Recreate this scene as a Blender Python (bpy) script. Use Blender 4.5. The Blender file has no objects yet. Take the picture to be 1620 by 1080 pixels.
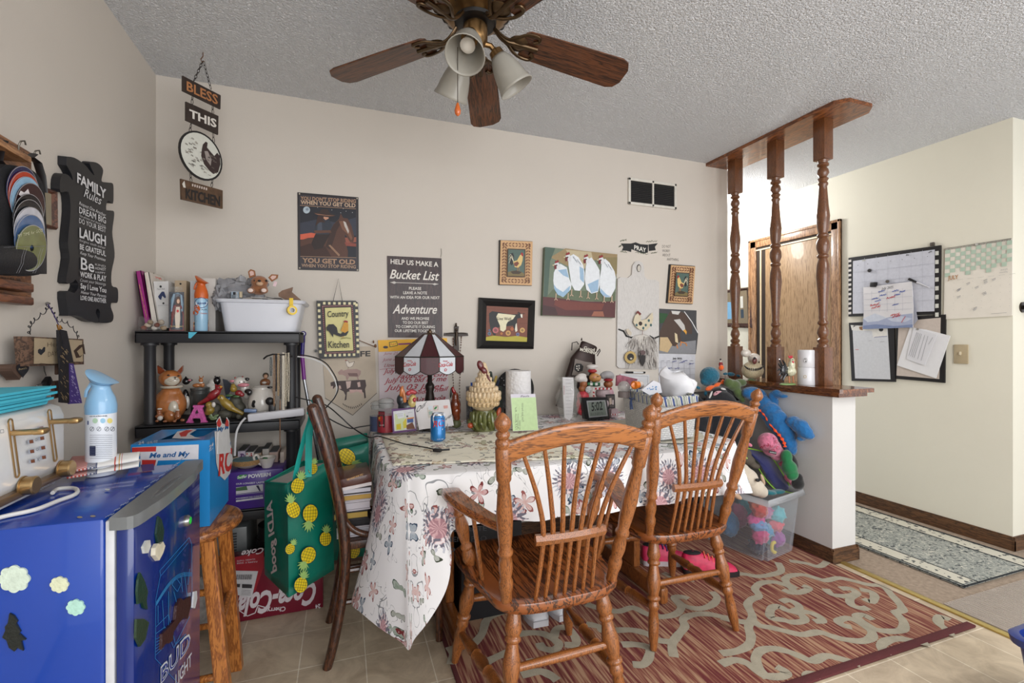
import bpy,bmesh,math,random
from mathutils import Vector,Matrix,noise
random.seed(7)
S=bpy.context.scene
COL=S.collection
# ---------------------------------------------------------------- camera, sky, exposure
EYE=Vector((0,0,1.177)); YAW=.3457; FPX=741.0
cd=bpy.data.cameras.new('camera'); cam=bpy.data.objects.new('camera',cd); COL.objects.link(cam)
cam.location=EYE; cam.rotation_euler=(math.pi/2,0,-YAW)
cd.sensor_width=36; cd.lens=36*FPX/1620; cd.clip_start=.02
S.camera=cam
S.view_settings.view_transform='Standard'; S.view_settings.look='None'
S.view_settings.exposure=-0.02; S.view_settings.gamma=1
S.view_settings.use_curve_mapping=False
w=bpy.data.worlds.new('daylight'); S.world=w; w.use_nodes=True
w.node_tree.nodes['Background'].inputs[0].default_value=(.93,.96,1,1)
w.node_tree.nodes['Background'].inputs[1].default_value=1.2
def lamp(name,kind,loc,energy,color=(1,1,1),size=.3,rot=(0,0,0),size_y=None):
    l=bpy.data.lights.new(name,kind); o=bpy.data.objects.new(name,l); COL.objects.link(o)
    o.location=loc; o.rotation_euler=rot; l.energy=energy; l.color=color
    if kind == 'AREA':
        l.size=size
        if size_y: l.shape='RECTANGLE'; l.size_y=size_y
    else: l.shadow_soft_size=size
    return o
lamp('kitchen_daylight','AREA',(1.4,-1.6,1.30),76,(1,1,1),3.4,(math.radians(96),0,math.radians(-4)),1.6)
lamp('kitchen_ceiling_light','AREA',(2.5,-.2,2.40),32,(1,.985,.96),.9,(0,0,0),.9)
lamp('hall_ceiling_light','POINT',(3.08,3.25,2.22),27,(1,.98,.95),.10)

# ---------------------------------------------------------------- geometry of the view
def ray(u,v):
    s,c=math.sin(YAW),math.cos(YAW); a=(u-810)/FPX
    return Vector((s+a*c,c-a*s,-(v-540)/FPX))
def plane(P,n):
    P=Vector(P); n=Vector(n).normalized()
    def f(u,v,lift=0):
        r=ray(u,v); t=((P-EYE).dot(n)+lift)/r.dot(n); return EYE+r*t
    return f
def cylwall(cx,cy,R):
    def f(u,v,lift=0):
        r=ray(u,v); q=R+lift
        a=r.x*r.x+r.y*r.y; b=2*(r.x*(EYE.x-cx)+r.y*(EYE.y-cy)); c=(EYE.x-cx)**2+(EYE.y-cy)**2-q*q
        D=b*b-4*a*c
        t=(-b-math.sqrt(D))/(2*a) if D > 0 else -b/(2*a)
        return EYE+r*t
    return f
XL,YB,XH,YH,CZ=-.8354,2.6595,3.5486,1.5263,2.44
BACK=plane((0,YB,0),(0,-1,0)); LEFT=plane((XL,0,0),(1,0,0)); HALL=plane((XH,0,0),(-1,0,0))
def onY(u,v,Y): return plane((0,Y,0),(0,-1,0))(u,v)
def onX(u,v,X): return plane((X,0,0),(1,0,0))(u,v)
def onZ(u,v,Z): return plane((0,0,Z),(0,0,1))(u,v)
def R3(z=0,x=0,y=0): return Matrix.Rotation(z,3,'Z') @ Matrix.Rotation(y,3,'Y') @ Matrix.Rotation(x,3,'X')
rad=math.radians

# ---------------------------------------------------------------- materials
def lin(c):
    r=[]
    for x in c[:3]:
        x /= 255.0; r.append(x/12.92 if x <= .04045 else ((x+.055)/1.055)**2.4)
    return (*r,1)
MC={}
def newmat(name):
    m=bpy.data.materials.new(name); m.use_nodes=True
    return m,m.node_tree.nodes,m.node_tree.links,m.node_tree.nodes['Principled BSDF']
def C(r,g,b,rough=.55,metal=0,var=.06,vs=30,bump=0,bs=80,coat=0,trans=0,alpha=1,sheen=0,kind='noise'):
    k=(r,g,b,rough,metal,var,vs,bump,bs,coat,trans,alpha,sheen,kind)
    if k in MC: return MC[k]
    m,N,L,P=newmat('mat_%d_%d_%d' % (r,g,b)); MC[k]=m
    P.inputs['Roughness'].default_value=rough; P.inputs['Metallic'].default_value=metal
    P.inputs['Coat Weight'].default_value=coat; P.inputs['Transmission Weight'].default_value=trans
    P.inputs['Alpha'].default_value=alpha; P.inputs['Sheen Weight'].default_value=sheen
    base=lin((r,g,b)); P.inputs['Base Color'].default_value=base
    tc=None
    if var or bump:
        tc=N.new('ShaderNodeTexCoord')
    if var:
        n=N.new('ShaderNodeTexNoise'); n.inputs['Scale'].default_value=vs; n.inputs['Detail'].default_value=3
        L.new(tc.outputs['Object'],n.inputs['Vector'])
        mr=N.new('ShaderNodeMix'); mr.data_type='RGBA'
        mr.inputs[6].default_value=tuple(max(0,x*(1-2.2*var)) for x in base[:3])+(1,)
        mr.inputs[7].default_value=tuple(min(1,x*(1+2.2*var)) for x in base[:3])+(1,)
        L.new(n.outputs['Fac'],mr.inputs[0]); L.new(mr.outputs[2],P.inputs['Base Color'])
    if bump:
        if kind == 'noise':
            n=N.new('ShaderNodeTexNoise'); n.inputs['Detail'].default_value=4; o=n.outputs['Fac']
        elif kind == 'dots':
            n=N.new('ShaderNodeTexVoronoi'); o=n.outputs['Distance']
        else:
            n=N.new('ShaderNodeTexWave'); o=n.outputs['Fac']; n.inputs['Distortion'].default_value=2
        n.inputs['Scale'].default_value=bs; L.new(tc.outputs['Object'],n.inputs['Vector'])
        b=N.new('ShaderNodeBump'); b.inputs['Strength'].default_value=abs(bump); b.inputs['Distance'].default_value=.004
        b.invert=bump < 0
        L.new(o,b.inputs['Height']); L.new(b.outputs[0],P.inputs['Normal'])
    return m
def glass(r=235,g=240,b=240,rough=.05,alpha=.3):
    alpha *= .45 if alpha < .4 else .8
    return C(r,g,b,rough,0,0,alpha=alpha,coat=.5)
def wood(name,c1,c2,scale=(1,1,1),freq=18,rough=.38,coat=.25,dark=.5,sw=.2):
    if name in MC: return MC[name]
    m,N,L,P=newmat(name); MC[name]=m
    tc=N.new('ShaderNodeTexCoord'); mp=N.new('ShaderNodeMapping'); mp.inputs['Scale'].default_value=scale
    L.new(tc.outputs['Object'],mp.inputs['Vector'])
    w1=N.new('ShaderNodeTexNoise'); w1.inputs['Scale'].default_value=freq; w1.inputs['Detail'].default_value=4; w1.inputs['Distortion'].default_value=1.6
    L.new(mp.outputs[0],w1.inputs['Vector'])
    mul=N.new('ShaderNodeMath'); mul.operation='MULTIPLY'; mul.inputs[1].default_value=22; L.new(w1.outputs['Fac'],mul.inputs[0])
    sn=N.new('ShaderNodeMath'); sn.operation='SINE'; L.new(mul.outputs[0],sn.inputs[0])
    w2=N.new('ShaderNodeTexNoise'); w2.inputs['Scale'].default_value=freq*9; w2.inputs['Detail'].default_value=2
    L.new(mp.outputs[0],w2.inputs['Vector'])
    ad=N.new('ShaderNodeMath'); ad.operation='MULTIPLY_ADD'; ad.inputs[1].default_value=sw; ad.inputs[2].default_value=0
    L.new(sn.outputs[0],ad.inputs[0])
    a2=N.new('ShaderNodeMath'); a2.operation='ADD'; L.new(ad.outputs[0],a2.inputs[0]); L.new(w2.outputs['Fac'],a2.inputs[1])
    cr=N.new('ShaderNodeValToRGB'); e=cr.color_ramp.elements
    e[0].position=.33; e[0].color=lin(c2); e[1].position=dark+.08; e[1].color=lin(c1)
    L.new(a2.outputs[0],cr.inputs[0]); L.new(cr.outputs[0],P.inputs['Base Color'])
    P.inputs['Roughness'].default_value=rough; P.inputs['Coat Weight'].default_value=coat
    return m

# ---------------------------------------------------------------- mesh building
class MB:
    def __init__(s): s.bm=bmesh.new(); s.mi=0
    def _tag(s,faces):
        for f in faces: f.material_index=s.mi
    def box(s,c,d,rot=None,bev=0,seg=2):
        r=bmesh.ops.create_cube(s.bm,size=1); vs=r['verts']
        for v in vs: v.co=Vector((v.co.x*d[0],v.co.y*d[1],v.co.z*d[2]))
        fs=list({f for v in vs for f in v.link_faces})
        if bev:
            es=list({e for v in vs for e in v.link_edges})
            rr=bmesh.ops.bevel(s.bm,geom=es,offset=min(bev,min(d)*.49),segments=seg,affect='EDGES',profile=.5)
            vs=list({v for f in rr['faces'] for v in f.verts} | {v for v in vs if v.is_valid})
            fs=list({f for v in vs for f in v.link_faces})
        for v in vs:
            if rot is not None: v.co=rot @ v.co
            v.co += Vector(c)
        s._tag(fs); return s
    def b2(s,p0,p1,bev=0,rot=None):
        p0,p1=Vector(p0),Vector(p1)
        return s.box((p0+p1)/2,[abs(x) for x in (p1-p0)],rot,bev)
    def lathe(s,p0,p1,prof,n=20,caps=True):
        p0,p1=Vector(p0),Vector(p1); ax=p1-p0; q=ax.to_track_quat('Z','Y').to_matrix(); rings=[]
        for t,r in prof:
            c=p0+ax*t
            if r < 1e-6: rings.append([s.bm.verts.new(c)]); continue
            rings.append([s.bm.verts.new(c+q @ Vector((r*math.cos(2*math.pi*i/n),r*math.sin(2*math.pi*i/n),0))) for i in range(n)])
        fs=[]
        for a,b in zip(rings,rings[1:]):
            if len(a) == 1 and len(b) == 1: continue
            if len(a) == 1: fs += [s.bm.faces.new((a[0],b[i],b[(i+1) % n])) for i in range(n)]
            elif len(b) == 1: fs += [s.bm.faces.new((a[i],a[(i+1) % n],b[0])) for i in range(n)]
            else: fs += [s.bm.faces.new((a[i],a[(i+1) % n],b[(i+1) % n],b[i])) for i in range(n)]
        if caps:
            if len(rings[0]) > 1: fs.append(s.bm.faces.new(rings[0][::-1]))
            if len(rings[-1]) > 1: fs.append(s.bm.faces.new(rings[-1]))
        s._tag(fs); return s
    def cone(s,p0,p1,r0,r1=None,n=14): return s.lathe(p0,p1,[(0,r0),(1,r0 if r1 is None else r1)],n)
    def tube(s,pts,r,n=8,closed=False,flat=1):
        pts=[Vector(p) for p in pts]; k=len(pts); rings=[]; up=Vector((0,0,1))
        for i,p in enumerate(pts):
            a=pts[i-1] if (i or closed) else p; b=pts[(i+1) % k] if (i < k-1 or closed) else p
            t=(b-a).normalized()
            if i == 0:
                sd=t.cross(up)
                if sd.length < .05: sd=t.cross(Vector((1,0,0)))
            else: sd=sd-t*sd.dot(t)
            sd.normalize(); u=sd.cross(t)
            rr=r[i] if isinstance(r,(list,tuple)) else r
            rings.append([s.bm.verts.new(p+sd*(rr*math.cos(2*math.pi*j/n))+u*(rr*flat*math.sin(2*math.pi*j/n))) for j in range(n)])
        fs=[]
        for a,b in list(zip(rings,rings[1:]))+([(rings[-1],rings[0])] if closed else []):
            fs += [s.bm.faces.new((a[j],a[(j+1) % n],b[(j+1) % n],b[j])) for j in range(n)]
        if not closed: fs += [s.bm.faces.new(rings[0][::-1]),s.bm.faces.new(rings[-1])]
        s._tag(fs); return s
    def ball(s,c,r,rot=None,n=16,m=10):
        if not isinstance(r,(list,tuple)): r=(r,r,r)
        q=bmesh.ops.create_uvsphere(s.bm,u_segments=n,v_segments=m,radius=1)
        for v in q['verts']:
            p=Vector((v.co.x*r[0],v.co.y*r[1],v.co.z*r[2])); v.co=(rot @ p if rot is not None else p)+Vector(c)
        s._tag({f for v in q['verts'] for f in v.link_faces}); return s
    def prism(s,pts,ext):
        pts=[Vector(p) for p in pts]; ext=Vector(ext)
        a=[s.bm.verts.new(p) for p in pts]; b=[s.bm.verts.new(p+ext) for p in pts]; n=len(a)
        fs=[s.bm.faces.new(a),s.bm.faces.new(b[::-1])]+[s.bm.faces.new((a[i],b[i],b[(i+1) % n],a[(i+1) % n])) for i in range(n)]
        s._tag(fs); return s
    def poly(s,pts):
        s._tag([s.bm.faces.new([s.bm.verts.new(Vector(p)) for p in pts])]); return s
    def grid(s,fn,nu,nv,closeu=False):
        g=[[s.bm.verts.new(Vector(fn(i/(nu if closeu else nu-1),j/(nv-1)))) for j in range(nv)] for i in range(nu)]
        fs=[]
        for i in range(nu if closeu else nu-1):
            for j in range(nv-1): fs.append(s.bm.faces.new((g[i][j],g[(i+1) % nu][j],g[(i+1) % nu][j+1],g[i][j+1])))
        s._tag(fs); return s
    def text(s,txt,f,shear=0,bold=0,res=2):
        me=textmesh(txt,shear,bold,res); vs=[s.bm.verts.new(Vector(f(v.co.x,v.co.y))) for v in me.vertices]
        fs=[]
        for p in me.polygons:
            try: fs.append(s.bm.faces.new([vs[i] for i in p.vertices]))
            except ValueError: pass
        s._tag(fs); return s
TX={}
def textmesh(txt,shear=0,bold=0,res=2):
    k=(txt,shear,bold,res)
    if k not in TX:
        c=bpy.data.curves.new('lettering','FONT'); c.body=txt; c.shear=shear; c.offset=bold; c.resolution_u=res; c.size=1; c.space_line=.9
        o=bpy.data.objects.new('lettering',c); me=bpy.data.meshes.new_from_object(o)
        xs=[v.co.x for v in me.vertices] or [0,1]; x0,x1=min(xs),max(xs)
        for v in me.vertices: v.co.x=(v.co.x-x0)/max(1e-6,x1-x0); v.co.y /= .70
        TX[k]=me
    return TX[k]
def put(name,mb,mats,parent=None,smooth=40,remesh=0,sub=0,solid=0,recalc=True,smooth_it=0):
    bm=mb.bm
    if recalc: bmesh.ops.recalc_face_normals(bm,faces=bm.faces)
    me=bpy.data.meshes.new(name); bm.to_mesh(me); bm.free()
    for m in (mats if isinstance(mats,(list,tuple)) else [mats]): me.materials.append(m)
    o=bpy.data.objects.new(name,me); COL.objects.link(o)
    if parent: o.parent=parent
    if smooth:
        me.polygons.foreach_set('use_smooth',[True]*len(me.polygons)); me.set_sharp_from_angle(angle=rad(smooth))
    if solid:
        k=o.modifiers.new('thickness','SOLIDIFY'); k.thickness=solid; k.offset=0
    if remesh:
        k=o.modifiers.new('merge','REMESH'); k.mode='VOXEL'; k.voxel_size=remesh; k.use_smooth_shade=True
        k=o.modifiers.new('soft','SMOOTH'); k.factor=.6; k.iterations=smooth_it or 4
    if sub:
        k=o.modifiers.new('round','SUBSURF'); k.levels=sub; k.render_levels=sub
    return o
def info(o,label,cat,group=None,kind=None):
    o['label']=label; o['category']=cat
    if group: o['group']=group
    if kind: o['kind']=kind
    return o
def thing(name,label,cat,group=None):
    o=bpy.data.objects.new(name,None); COL.objects.link(o); o.empty_display_size=.05
    return info(o,label,cat,group)
def single(name,mb,mats,label,cat,group=None,**k):
    bm=mb.bm; xs=[v.co for v in bm.verts]
    c=Vector(((min(v.x for v in xs)+max(v.x for v in xs))/2,(min(v.y for v in xs)+max(v.y for v in xs))/2,min(v.z for v in xs)))
    for v in bm.verts: v.co -= c
    o=put(name,mb,mats,None,**k); o.location=c
    return info(o,label,cat,group)
def struct(name,mb,mats,label=None,**k):
    o=put(name,mb,mats,None,**k); o['kind']='structure'
    if label: o['label']=label
    return o
def dup(root,label=None,group=None):
    r=root.copy(); COL.objects.link(r)
    if label: r['label']=label
    if group: r['group']=group
    for ch in list(root.children):
        c=ch.copy(); COL.objects.link(c); c.parent=r
        for g in list(ch.children):
            d=g.copy(); COL.objects.link(d); d.parent=c
    return r
class Paint:
    """flat coloured shapes printed on a real surface; u, v give the spot on that surface"""
    def __init__(s,fn,lift=.0006,rough=.5,step=.00012): s.f=fn; s.lift=lift; s.cols=[]; s.mb=MB(); s.rough=rough; s.step=step
    def _c(s,col):
        if col not in s.cols: s.cols.append(col)
        s.mb.mi=s.cols.index(col); s.lift += s.step
    def poly(s,col,pts): s._c(col); s.mb.poly([s.f(u,v,s.lift) for u,v in pts]); return s
    def rect(s,col,u0,v0,u1,v1,du=0,dv=0):  # dv: rise of the right side
        return s.poly(col,[(u0,v0),(u1,v0+dv),(u1+du,v1+dv),(u0+du,v1)])
    def quad4(s,col,*p): return s.poly(col,list(p))
    def ell(s,col,cx,cy,rx,ry,rot=0,n=20):
        c,q=math.cos(rot),math.sin(rot)
        return s.poly(col,[(cx+rx*math.cos(a)*c-ry*math.sin(a)*q,cy+rx*math.cos(a)*q+ry*math.sin(a)*c) for a in [2*math.pi*i/n for i in range(n)]])
    def line(s,col,pts,w=1.0):
        s._c(col)
        for (a,b),(c,d) in zip(pts,pts[1:]):
            dx,dy=c-a,d-b; l=math.hypot(dx,dy) or 1; nx,ny=-dy/l*w/2,dx/l*w/2
            ex,ey=dx/l*w*.25,dy/l*w*.25
            s.mb.poly([s.f(x,y,s.lift) for x,y in ((a-ex+nx,b-ey+ny),(c+ex+nx,d+ey+ny),(c+ex-nx,d+ey-ny),(a-ex-nx,b-ey-ny))])
        return s
    def text(s,col,txt,L,R,h,shear=0,bold=0,res=2):
        s._c(col); l=s.lift
        s.mb.text(txt,lambda x,y: s.f(L[0]+(R[0]-L[0])*x,L[1]+(R[1]-L[1])*x-y*h,l),shear,bold,res); return s
    def scribble(s,col,L,R,h,n=14,w=.7,seed=1):
        r=random.Random(seed); pts=[]
        for i in range(n+1):
            t=i/n; pts.append((L[0]+(R[0]-L[0])*t+r.uniform(-.3,.3)*h,L[1]+(R[1]-L[1])*t-(h if i % 2 else 0)*r.uniform(.4,1)))
        return s.line(col,pts,w)
    def done(s,name,parent):
        return put(name,s.mb,[C(*c,rough=s.rough,var=.05,vs=60) for c in s.cols],parent,smooth=0,recalc=False)
def spl(pts,n=6):
    """smooth curve through points"""
    P=[Vector(p) for p in pts]; out=[]
    for i in range(len(P)-1):
        a,b,c,d=P[max(0,i-1)],P[i],P[i+1],P[min(len(P)-1,i+2)]
        for k in range(n):
            t=k/n; out.append(.5*((2*b)+(c-a)*t+(2*a-5*b+4*c-d)*t*t+(3*b-a-3*c+d)*t**3))
    return out+[P[-1]]
# ================================================================ THE ROOM
def wallmat(name,col,bs=260,bump=.12,rough=.85,blotch=.05):
    m,N,L,P=newmat(name); P.inputs['Roughness'].default_value=rough
    tc=N.new('ShaderNodeTexCoord')
    n=N.new('ShaderNodeTexNoise'); n.inputs['Scale'].default_value=1.7; n.inputs['Detail'].default_value=5
    L.new(tc.outputs['Object'],n.inputs['Vector'])
    mx=N.new('ShaderNodeMix'); mx.data_type='RGBA'; b=lin(col)
    mx.inputs[6].default_value=tuple(x*(1-blotch) for x in b[:3])+(1,); mx.inputs[7].default_value=tuple(min(1,x*(1+blotch)) for x in b[:3])+(1,)
    L.new(n.outputs['Fac'],mx.inputs[0]); L.new(mx.outputs[2],P.inputs['Base Color'])
    n2=N.new('ShaderNodeTexNoise'); n2.inputs['Scale'].default_value=bs; n2.inputs['Detail'].default_value=2
    L.new(tc.outputs['Object'],n2.inputs['Vector'])
    bp=N.new('ShaderNodeBump'); bp.inputs['Strength'].default_value=bump; bp.inputs['Distance'].default_value=.004
    L.new(n2.outputs['Fac'],bp.inputs['Height']); L.new(bp.outputs[0],P.inputs['Normal'])
    return m
M_WALL=wallmat('painted_wall',(208,200,190)); M_HALF=wallmat('grey_white_wall',(212,210,207)); M_HALL=wallmat('cream_wall',(224,220,204))
def popcorn():
    m,N,L,P=newmat('popcorn_ceiling'); P.inputs['Roughness'].default_value=.95
    P.inputs['Base Color'].default_value=lin((240,242,246))
    tc=N.new('ShaderNodeTexCoord')
    a=N.new('ShaderNodeTexNoise'); a.inputs['Scale'].default_value=105; a.inputs['Detail'].default_value=3; a.inputs['Roughness'].default_value=.65
    b=N.new('ShaderNodeTexVoronoi'); b.inputs['Scale'].default_value=130
    L.new(tc.outputs['Object'],a.inputs['Vector']); L.new(tc.outputs['Object'],b.inputs['Vector'])
    mr=N.new('ShaderNodeMapRange'); mr.inputs[1].default_value=.42; mr.inputs[2].default_value=.62; L.new(a.outputs['Fac'],mr.inputs[0])
    s=N.new('ShaderNodeMath'); s.operation='SUBTRACT'; L.new(mr.outputs[0],s.inputs[0]); L.new(b.outputs['Distance'],s.inputs[1])
    bp=N.new('ShaderNodeBump'); bp.inputs['Strength'].default_value=1; bp.inputs['Distance'].default_value=.006
    L.new(s.outputs[0],bp.inputs['Height']); L.new(bp.outputs[0],P.inputs['Normal'])
    return m
def tilefloor():
    m,N,L,P=newmat('vinyl_tile'); P.inputs['Roughness'].default_value=.32
    tc=N.new('ShaderNodeTexCoord'); mp=N.new('ShaderNodeMapping'); mp.inputs['Location'].default_value=(-.078,-1.842,0)
    L.new(tc.outputs['Object'],mp.inputs['Vector'])
    br=N.new('ShaderNodeTexBrick'); br.offset=0; br.squash=1
    br.inputs['Scale'].default_value=1; br.inputs['Brick Width'].default_value=.2286; br.inputs['Row Height'].default_value=.2286
    br.inputs['Mortar Size'].default_value=.0022; br.inputs['Mortar Smooth'].default_value=.3; br.inputs['Bias'].default_value=0
    br.inputs['Color1'].default_value=lin((204,188,164)); br.inputs['Color2'].default_value=lin((196,180,158)); br.inputs['Mortar'].default_value=lin((236,228,210))
    L.new(mp.outputs[0],br.inputs['Vector'])
    n=N.new('ShaderNodeTexNoise'); n.inputs['Scale'].default_value=7; n.inputs['Detail'].default_value=8; n.inputs['Distortion'].default_value=1.2; n.inputs['Roughness'].default_value=.65
    L.new(tc.outputs['Object'],n.inputs['Vector'])
    cr=N.new('ShaderNodeValToRGB'); e=cr.color_ramp.elements; e[0].position=.3; e[0].color=(.62,.56,.5,1); e[1].position=.62; e[1].color=(1.12,1.1,1.05,1)
    L.new(n.outputs['Fac'],cr.inputs[0])
    mx=N.new('ShaderNodeMix'); mx.data_type='RGBA'; mx.blend_type='MULTIPLY'; mx.inputs[0].default_value=.75
    L.new(br.outputs['Color'],mx.inputs[6]); L.new(cr.outputs[0],mx.inputs[7]); L.new(mx.outputs[2],P.inputs['Base Color'])
    bp=N.new('ShaderNodeBump'); bp.inputs['Strength'].default_value=.25; bp.inputs['Distance'].default_value=.002; bp.invert=True
    L.new(br.outputs['Fac'],bp.inputs['Height']); L.new(bp.outputs[0],P.inputs['Normal'])
    return m
M_CARPET=C(160,142,124,.98,var=.22,vs=55,bump=.8,bs=420)
OAKTRIM=wood('honey_oak_trim',(148,88,46),(94,52,26),(3,.6,3),9,.35,.3)
DARKBASE=wood('brown_baseboard',(104,72,46),(66,44,28),(.6,.6,6),9,.5,.1)
T=.12
mb=MB(); mb.b2((XL-T,-1.7,-.1),(2.49,YB+.3,0)); struct('floor',mb,tilefloor())
mb=MB(); mb.b2((2.49,-1.7,-.1),(6.0,YH,-.001)); mb.b2((2.49,YH,-.1),(XH+.3,5.4,-.001)); struct('floor_hall',mb,M_CARPET)
mb=MB(); mb.b2((XL-T,-1.7,CZ),(6.0,5.4,CZ+.1)); struct('ceiling',mb,popcorn())
mb=MB(); mb.b2((XL-T,-1.7,0),(XL,YB+T,CZ)); struct('wall_left',mb,M_WALL)
mb=MB(); mb.b2((XL,YB,0),(2.6145,YB+T,CZ)); struct('wall_back',mb,M_WALL)
mb=MB(); mb.b2((XH,YH,0),(XH+T,5.3,CZ)); struct('wall_hall',mb,M_HALL)
mb=MB(); mb.b2((XH+T,YH,0),(6.0,YH+T,CZ)); W_R=struct('wall_right',mb,M_HALL)
mb=MB(); mb.b2((1.5,5.3,0),(XH+T,5.4,CZ)); struct('wall_hall_end',mb,M_HALL)
HX0,HX1,HY=2.4383,2.6145,1.7599
mb=MB(); mb.b2((HX0,HY,0),(HX1,YB,.882)); struct('wall_partition',mb,M_HALF)
# baseboards with a stepped top
def baseboard(name,pts,n,m=DARKBASE,h=.078):
    mb=MB(); (a,b)=[Vector((*p,0)) for p in pts]; n=Vector((*n,0))
    for t,z0,z1 in ((.013,0,h*.72),(.010,h*.72,h*.86),(.006,h*.86,h)):
        mb.b2(a+Vector((0,0,z0)),b+n*t+Vector((0,0,z1)))
    return struct(name,mb,m)
baseboard('baseboard_left',((XL,-1.7),(XL,YB)),(1,0)); baseboard('baseboard_back',((XL,YB),(HX0,YB)),(0,-1))
baseboard('baseboard_partition_side',((HX0,HY-.013),(HX0,YB)),(-1,0)); baseboard('baseboard_partition_end',((HX0-.013,HY),(HX1+.013,HY)),(0,-1))
baseboard('baseboard_partition_hall',((HX1,HY-.013),(HX1,YB)),(1,0))
baseboard('baseboard_hall',((XH,YH-.013),(XH,2.48)),(-1,0)); baseboard('baseboard_right',((XH-.013,YH),(6.0,YH)),(0,-1))
# ledge on the partition and plate on the ceiling, both with cut corners
def slab(x0,x1,y0,y1,z0,z1,cut):
    mb=MB(); mb.prism([(x0,y1,z0),(x0,y0+cut,z0),(x0+cut,y0,z0),(x1-cut,y0,z0),(x1,y0+cut,z0),(x1,y1,z0)],(0,0,z1-z0)); return mb
lx0,lx1,ly0=HX0-.035,HX1+.045,HY-.075
mb=slab(lx0,lx1,ly0,YB,.908,.930,.012)
mb.prism([(lx0+.02,YB,.885),(lx0+.02,ly0+.03,.885),(lx1-.02,ly0+.03,.885),(lx1-.02,YB,.885)],(0,0,.024))
struct('trim_1',mb,wood('ledge_oak',(140,86,48),(90,52,28),(3,.6,3),9,.22,.5),'brown oak ledge along the top of the low wall')
mb=slab(HX0-.02,HX1+.075,HY-.07,YB+.03,CZ-.022,CZ-.0005,.05); struct('trim_2',mb,OAKTRIM,'brown oak plate on the ceiling over the turned posts')
# gold threshold strip between tile and carpet
mb=MB(); mb.box((2.497,.03,.004),(.034,3.44,.008),bev=.003); struct('trim_3',mb,C(214,190,116,.3,.75,.1),'brass threshold strip between tile and carpet')
# closet door in the hall wall
D0,D1,DZ=2.486,3.336,2.104
M_DOORTRIM=wood('light_oak_casing',(168,128,92),(116,82,54),(4,4,.5),10,.4,.2)
d=MB(); cw=.075
d.b2((XH-.018,D0,0),(XH,D0+cw,DZ),.004); d.b2((XH-.018,D1-cw,0),(XH,D1,DZ),.004); d.b2((XH-.018,D0,DZ-cw),(XH,D1,DZ),.004)
d.b2((XH-.026,D0,0),(XH,D0+.02,DZ),.003); d.b2((XH-.026,D1-.02,0),(XH,D1,DZ),.003); d.b2((XH-.026,D0,DZ-.02),(XH,D1,DZ),.003)
door=struct('door_1',d,M_DOORTRIM,'light oak closet door with wide casing in the hallway wall')
mb=MB(); mb.b2((XH-.004,D0+cw,.0),(XH-.002,D1-cw,DZ-cw)); put('opening',mb,C(44,32,24,.8),door)  # flat dark sheet on the solid wall paints the shade inside the closet
mb=MB(); mb.b2((XH-.012,D0+cw+.001,.012),(XH-.0045,D1-cw-.10,DZ-cw-.035),.002)
put('panel',mb,wood('bleached_oak_panel',(158,128,94),(126,98,66),(3,3,.3),6,.5,.1,.45,.07),door)
mb=MB(); mb.b2((XH-.010,D1-cw-.055,.012),(XH-.0045,D1-cw-.04,DZ-cw-.02)); mb.b2((XH-.012,D0+cw,DZ-cw-.03),(XH-.0045,D1-cw,DZ-cw-.018)); put('track',mb,C(206,186,150,.4),door)
# air vent on the back wall
a=BACK(993,281); b=BACK(1069,332)
vt=thing('air_vent','white rectangular air vent with dark slats high on the beige wall','vent')
mb=MB(); x0,x1,z1,z0=a.x,b.x,a.z,b.z; bw=.018; y0,y1=YB-.012,YB-.0005
mb.b2((x0,y0,z0),(x1,y1,z0+bw),.003); mb.b2((x0,y0,z1-bw),(x1,y1,z1),.003); mb.b2((x0,y0,z0),(x0+bw,y1,z1),.003); mb.b2((x1-bw,y0,z0),(x1,y1,z1),.003)
mb.b2(((x0+x1)/2-.006,y0,z0),((x0+x1)/2+.006,y1,z1)); put('frame',mb,C(214,210,200,.5),vt)
mb=MB(); mb.b2((x0+.01,YB-.003,z0+.01),(x1-.01,YB-.001,z1-.01)); put('duct_shade',mb,C(18,18,20,.8),vt)  # near-black sheet on the wall paints the shade behind the slats
mb=MB()
for i in range(11):
    z=z0+bw+.008+i*(z1-z0-2*bw-.01)/11
    mb.box(((x0+x1)/2,YB-.007,z),(x1-x0-2*bw,.007,.0012),R3(x=rad(35)))
put('slats',mb,C(70,68,66,.5),vt)
# turned posts
M_POST=wood('turned_post_oak',(118,72,40),(76,46,26),(7,7,.6),12,.3,.4,.45,.07)
def post(y,label):
    t=thing('turned_post',label,'post','turned wooden posts above the low wall'); x=2.535
    zb,zt=.930,CZ-.022; h=zt-zb; q=.034
    mb=MB(); mb.b2((x-q,y-q,zb),(x+q,y+q,zb+.215),.002); put('lower_block',mb,M_POST,t)
    mb=MB(); mb.b2((x-q,y-q,zt-.225),(x+q,y+q,zt),.002); put('upper_block',mb,M_POST,t)
    z0,z1=zb+.215,zt-.225; L=z1-z0
    pr=[(0,.030),(.010,.031),(.02,.022),(.03,.029),(.04,.030),(.05,.019),(.075,.030),(.095,.026),(.115,.017),(.125,.027),(.135,.027),(.145,.019),(.16,.022),(.168,.020),(.28,.026),(.38,.034),(.44,.031),
          (.475,.022),(.482,.029),(.492,.029),(.498,.022),(.53,.033),(.56,.033),(.585,.022),(.592,.029),(.602,.029),(.61,.022),(.64,.029),(.70,.034),(.76,.027),(.84,.021),(.86,.020),(.868,.025),(.876,.025),(.884,.019),
          (.90,.028),(.91,.018),(.93,.030),(.95,.026),(.962,.017),(.97,.029),(.98,.029),(.985,.022),(1,.027)]
    mb=MB(); mb.lathe((x,y,z0),(x,y,z1),pr,24); put('turned_shaft',mb,M_POST,t,smooth=50)
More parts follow.
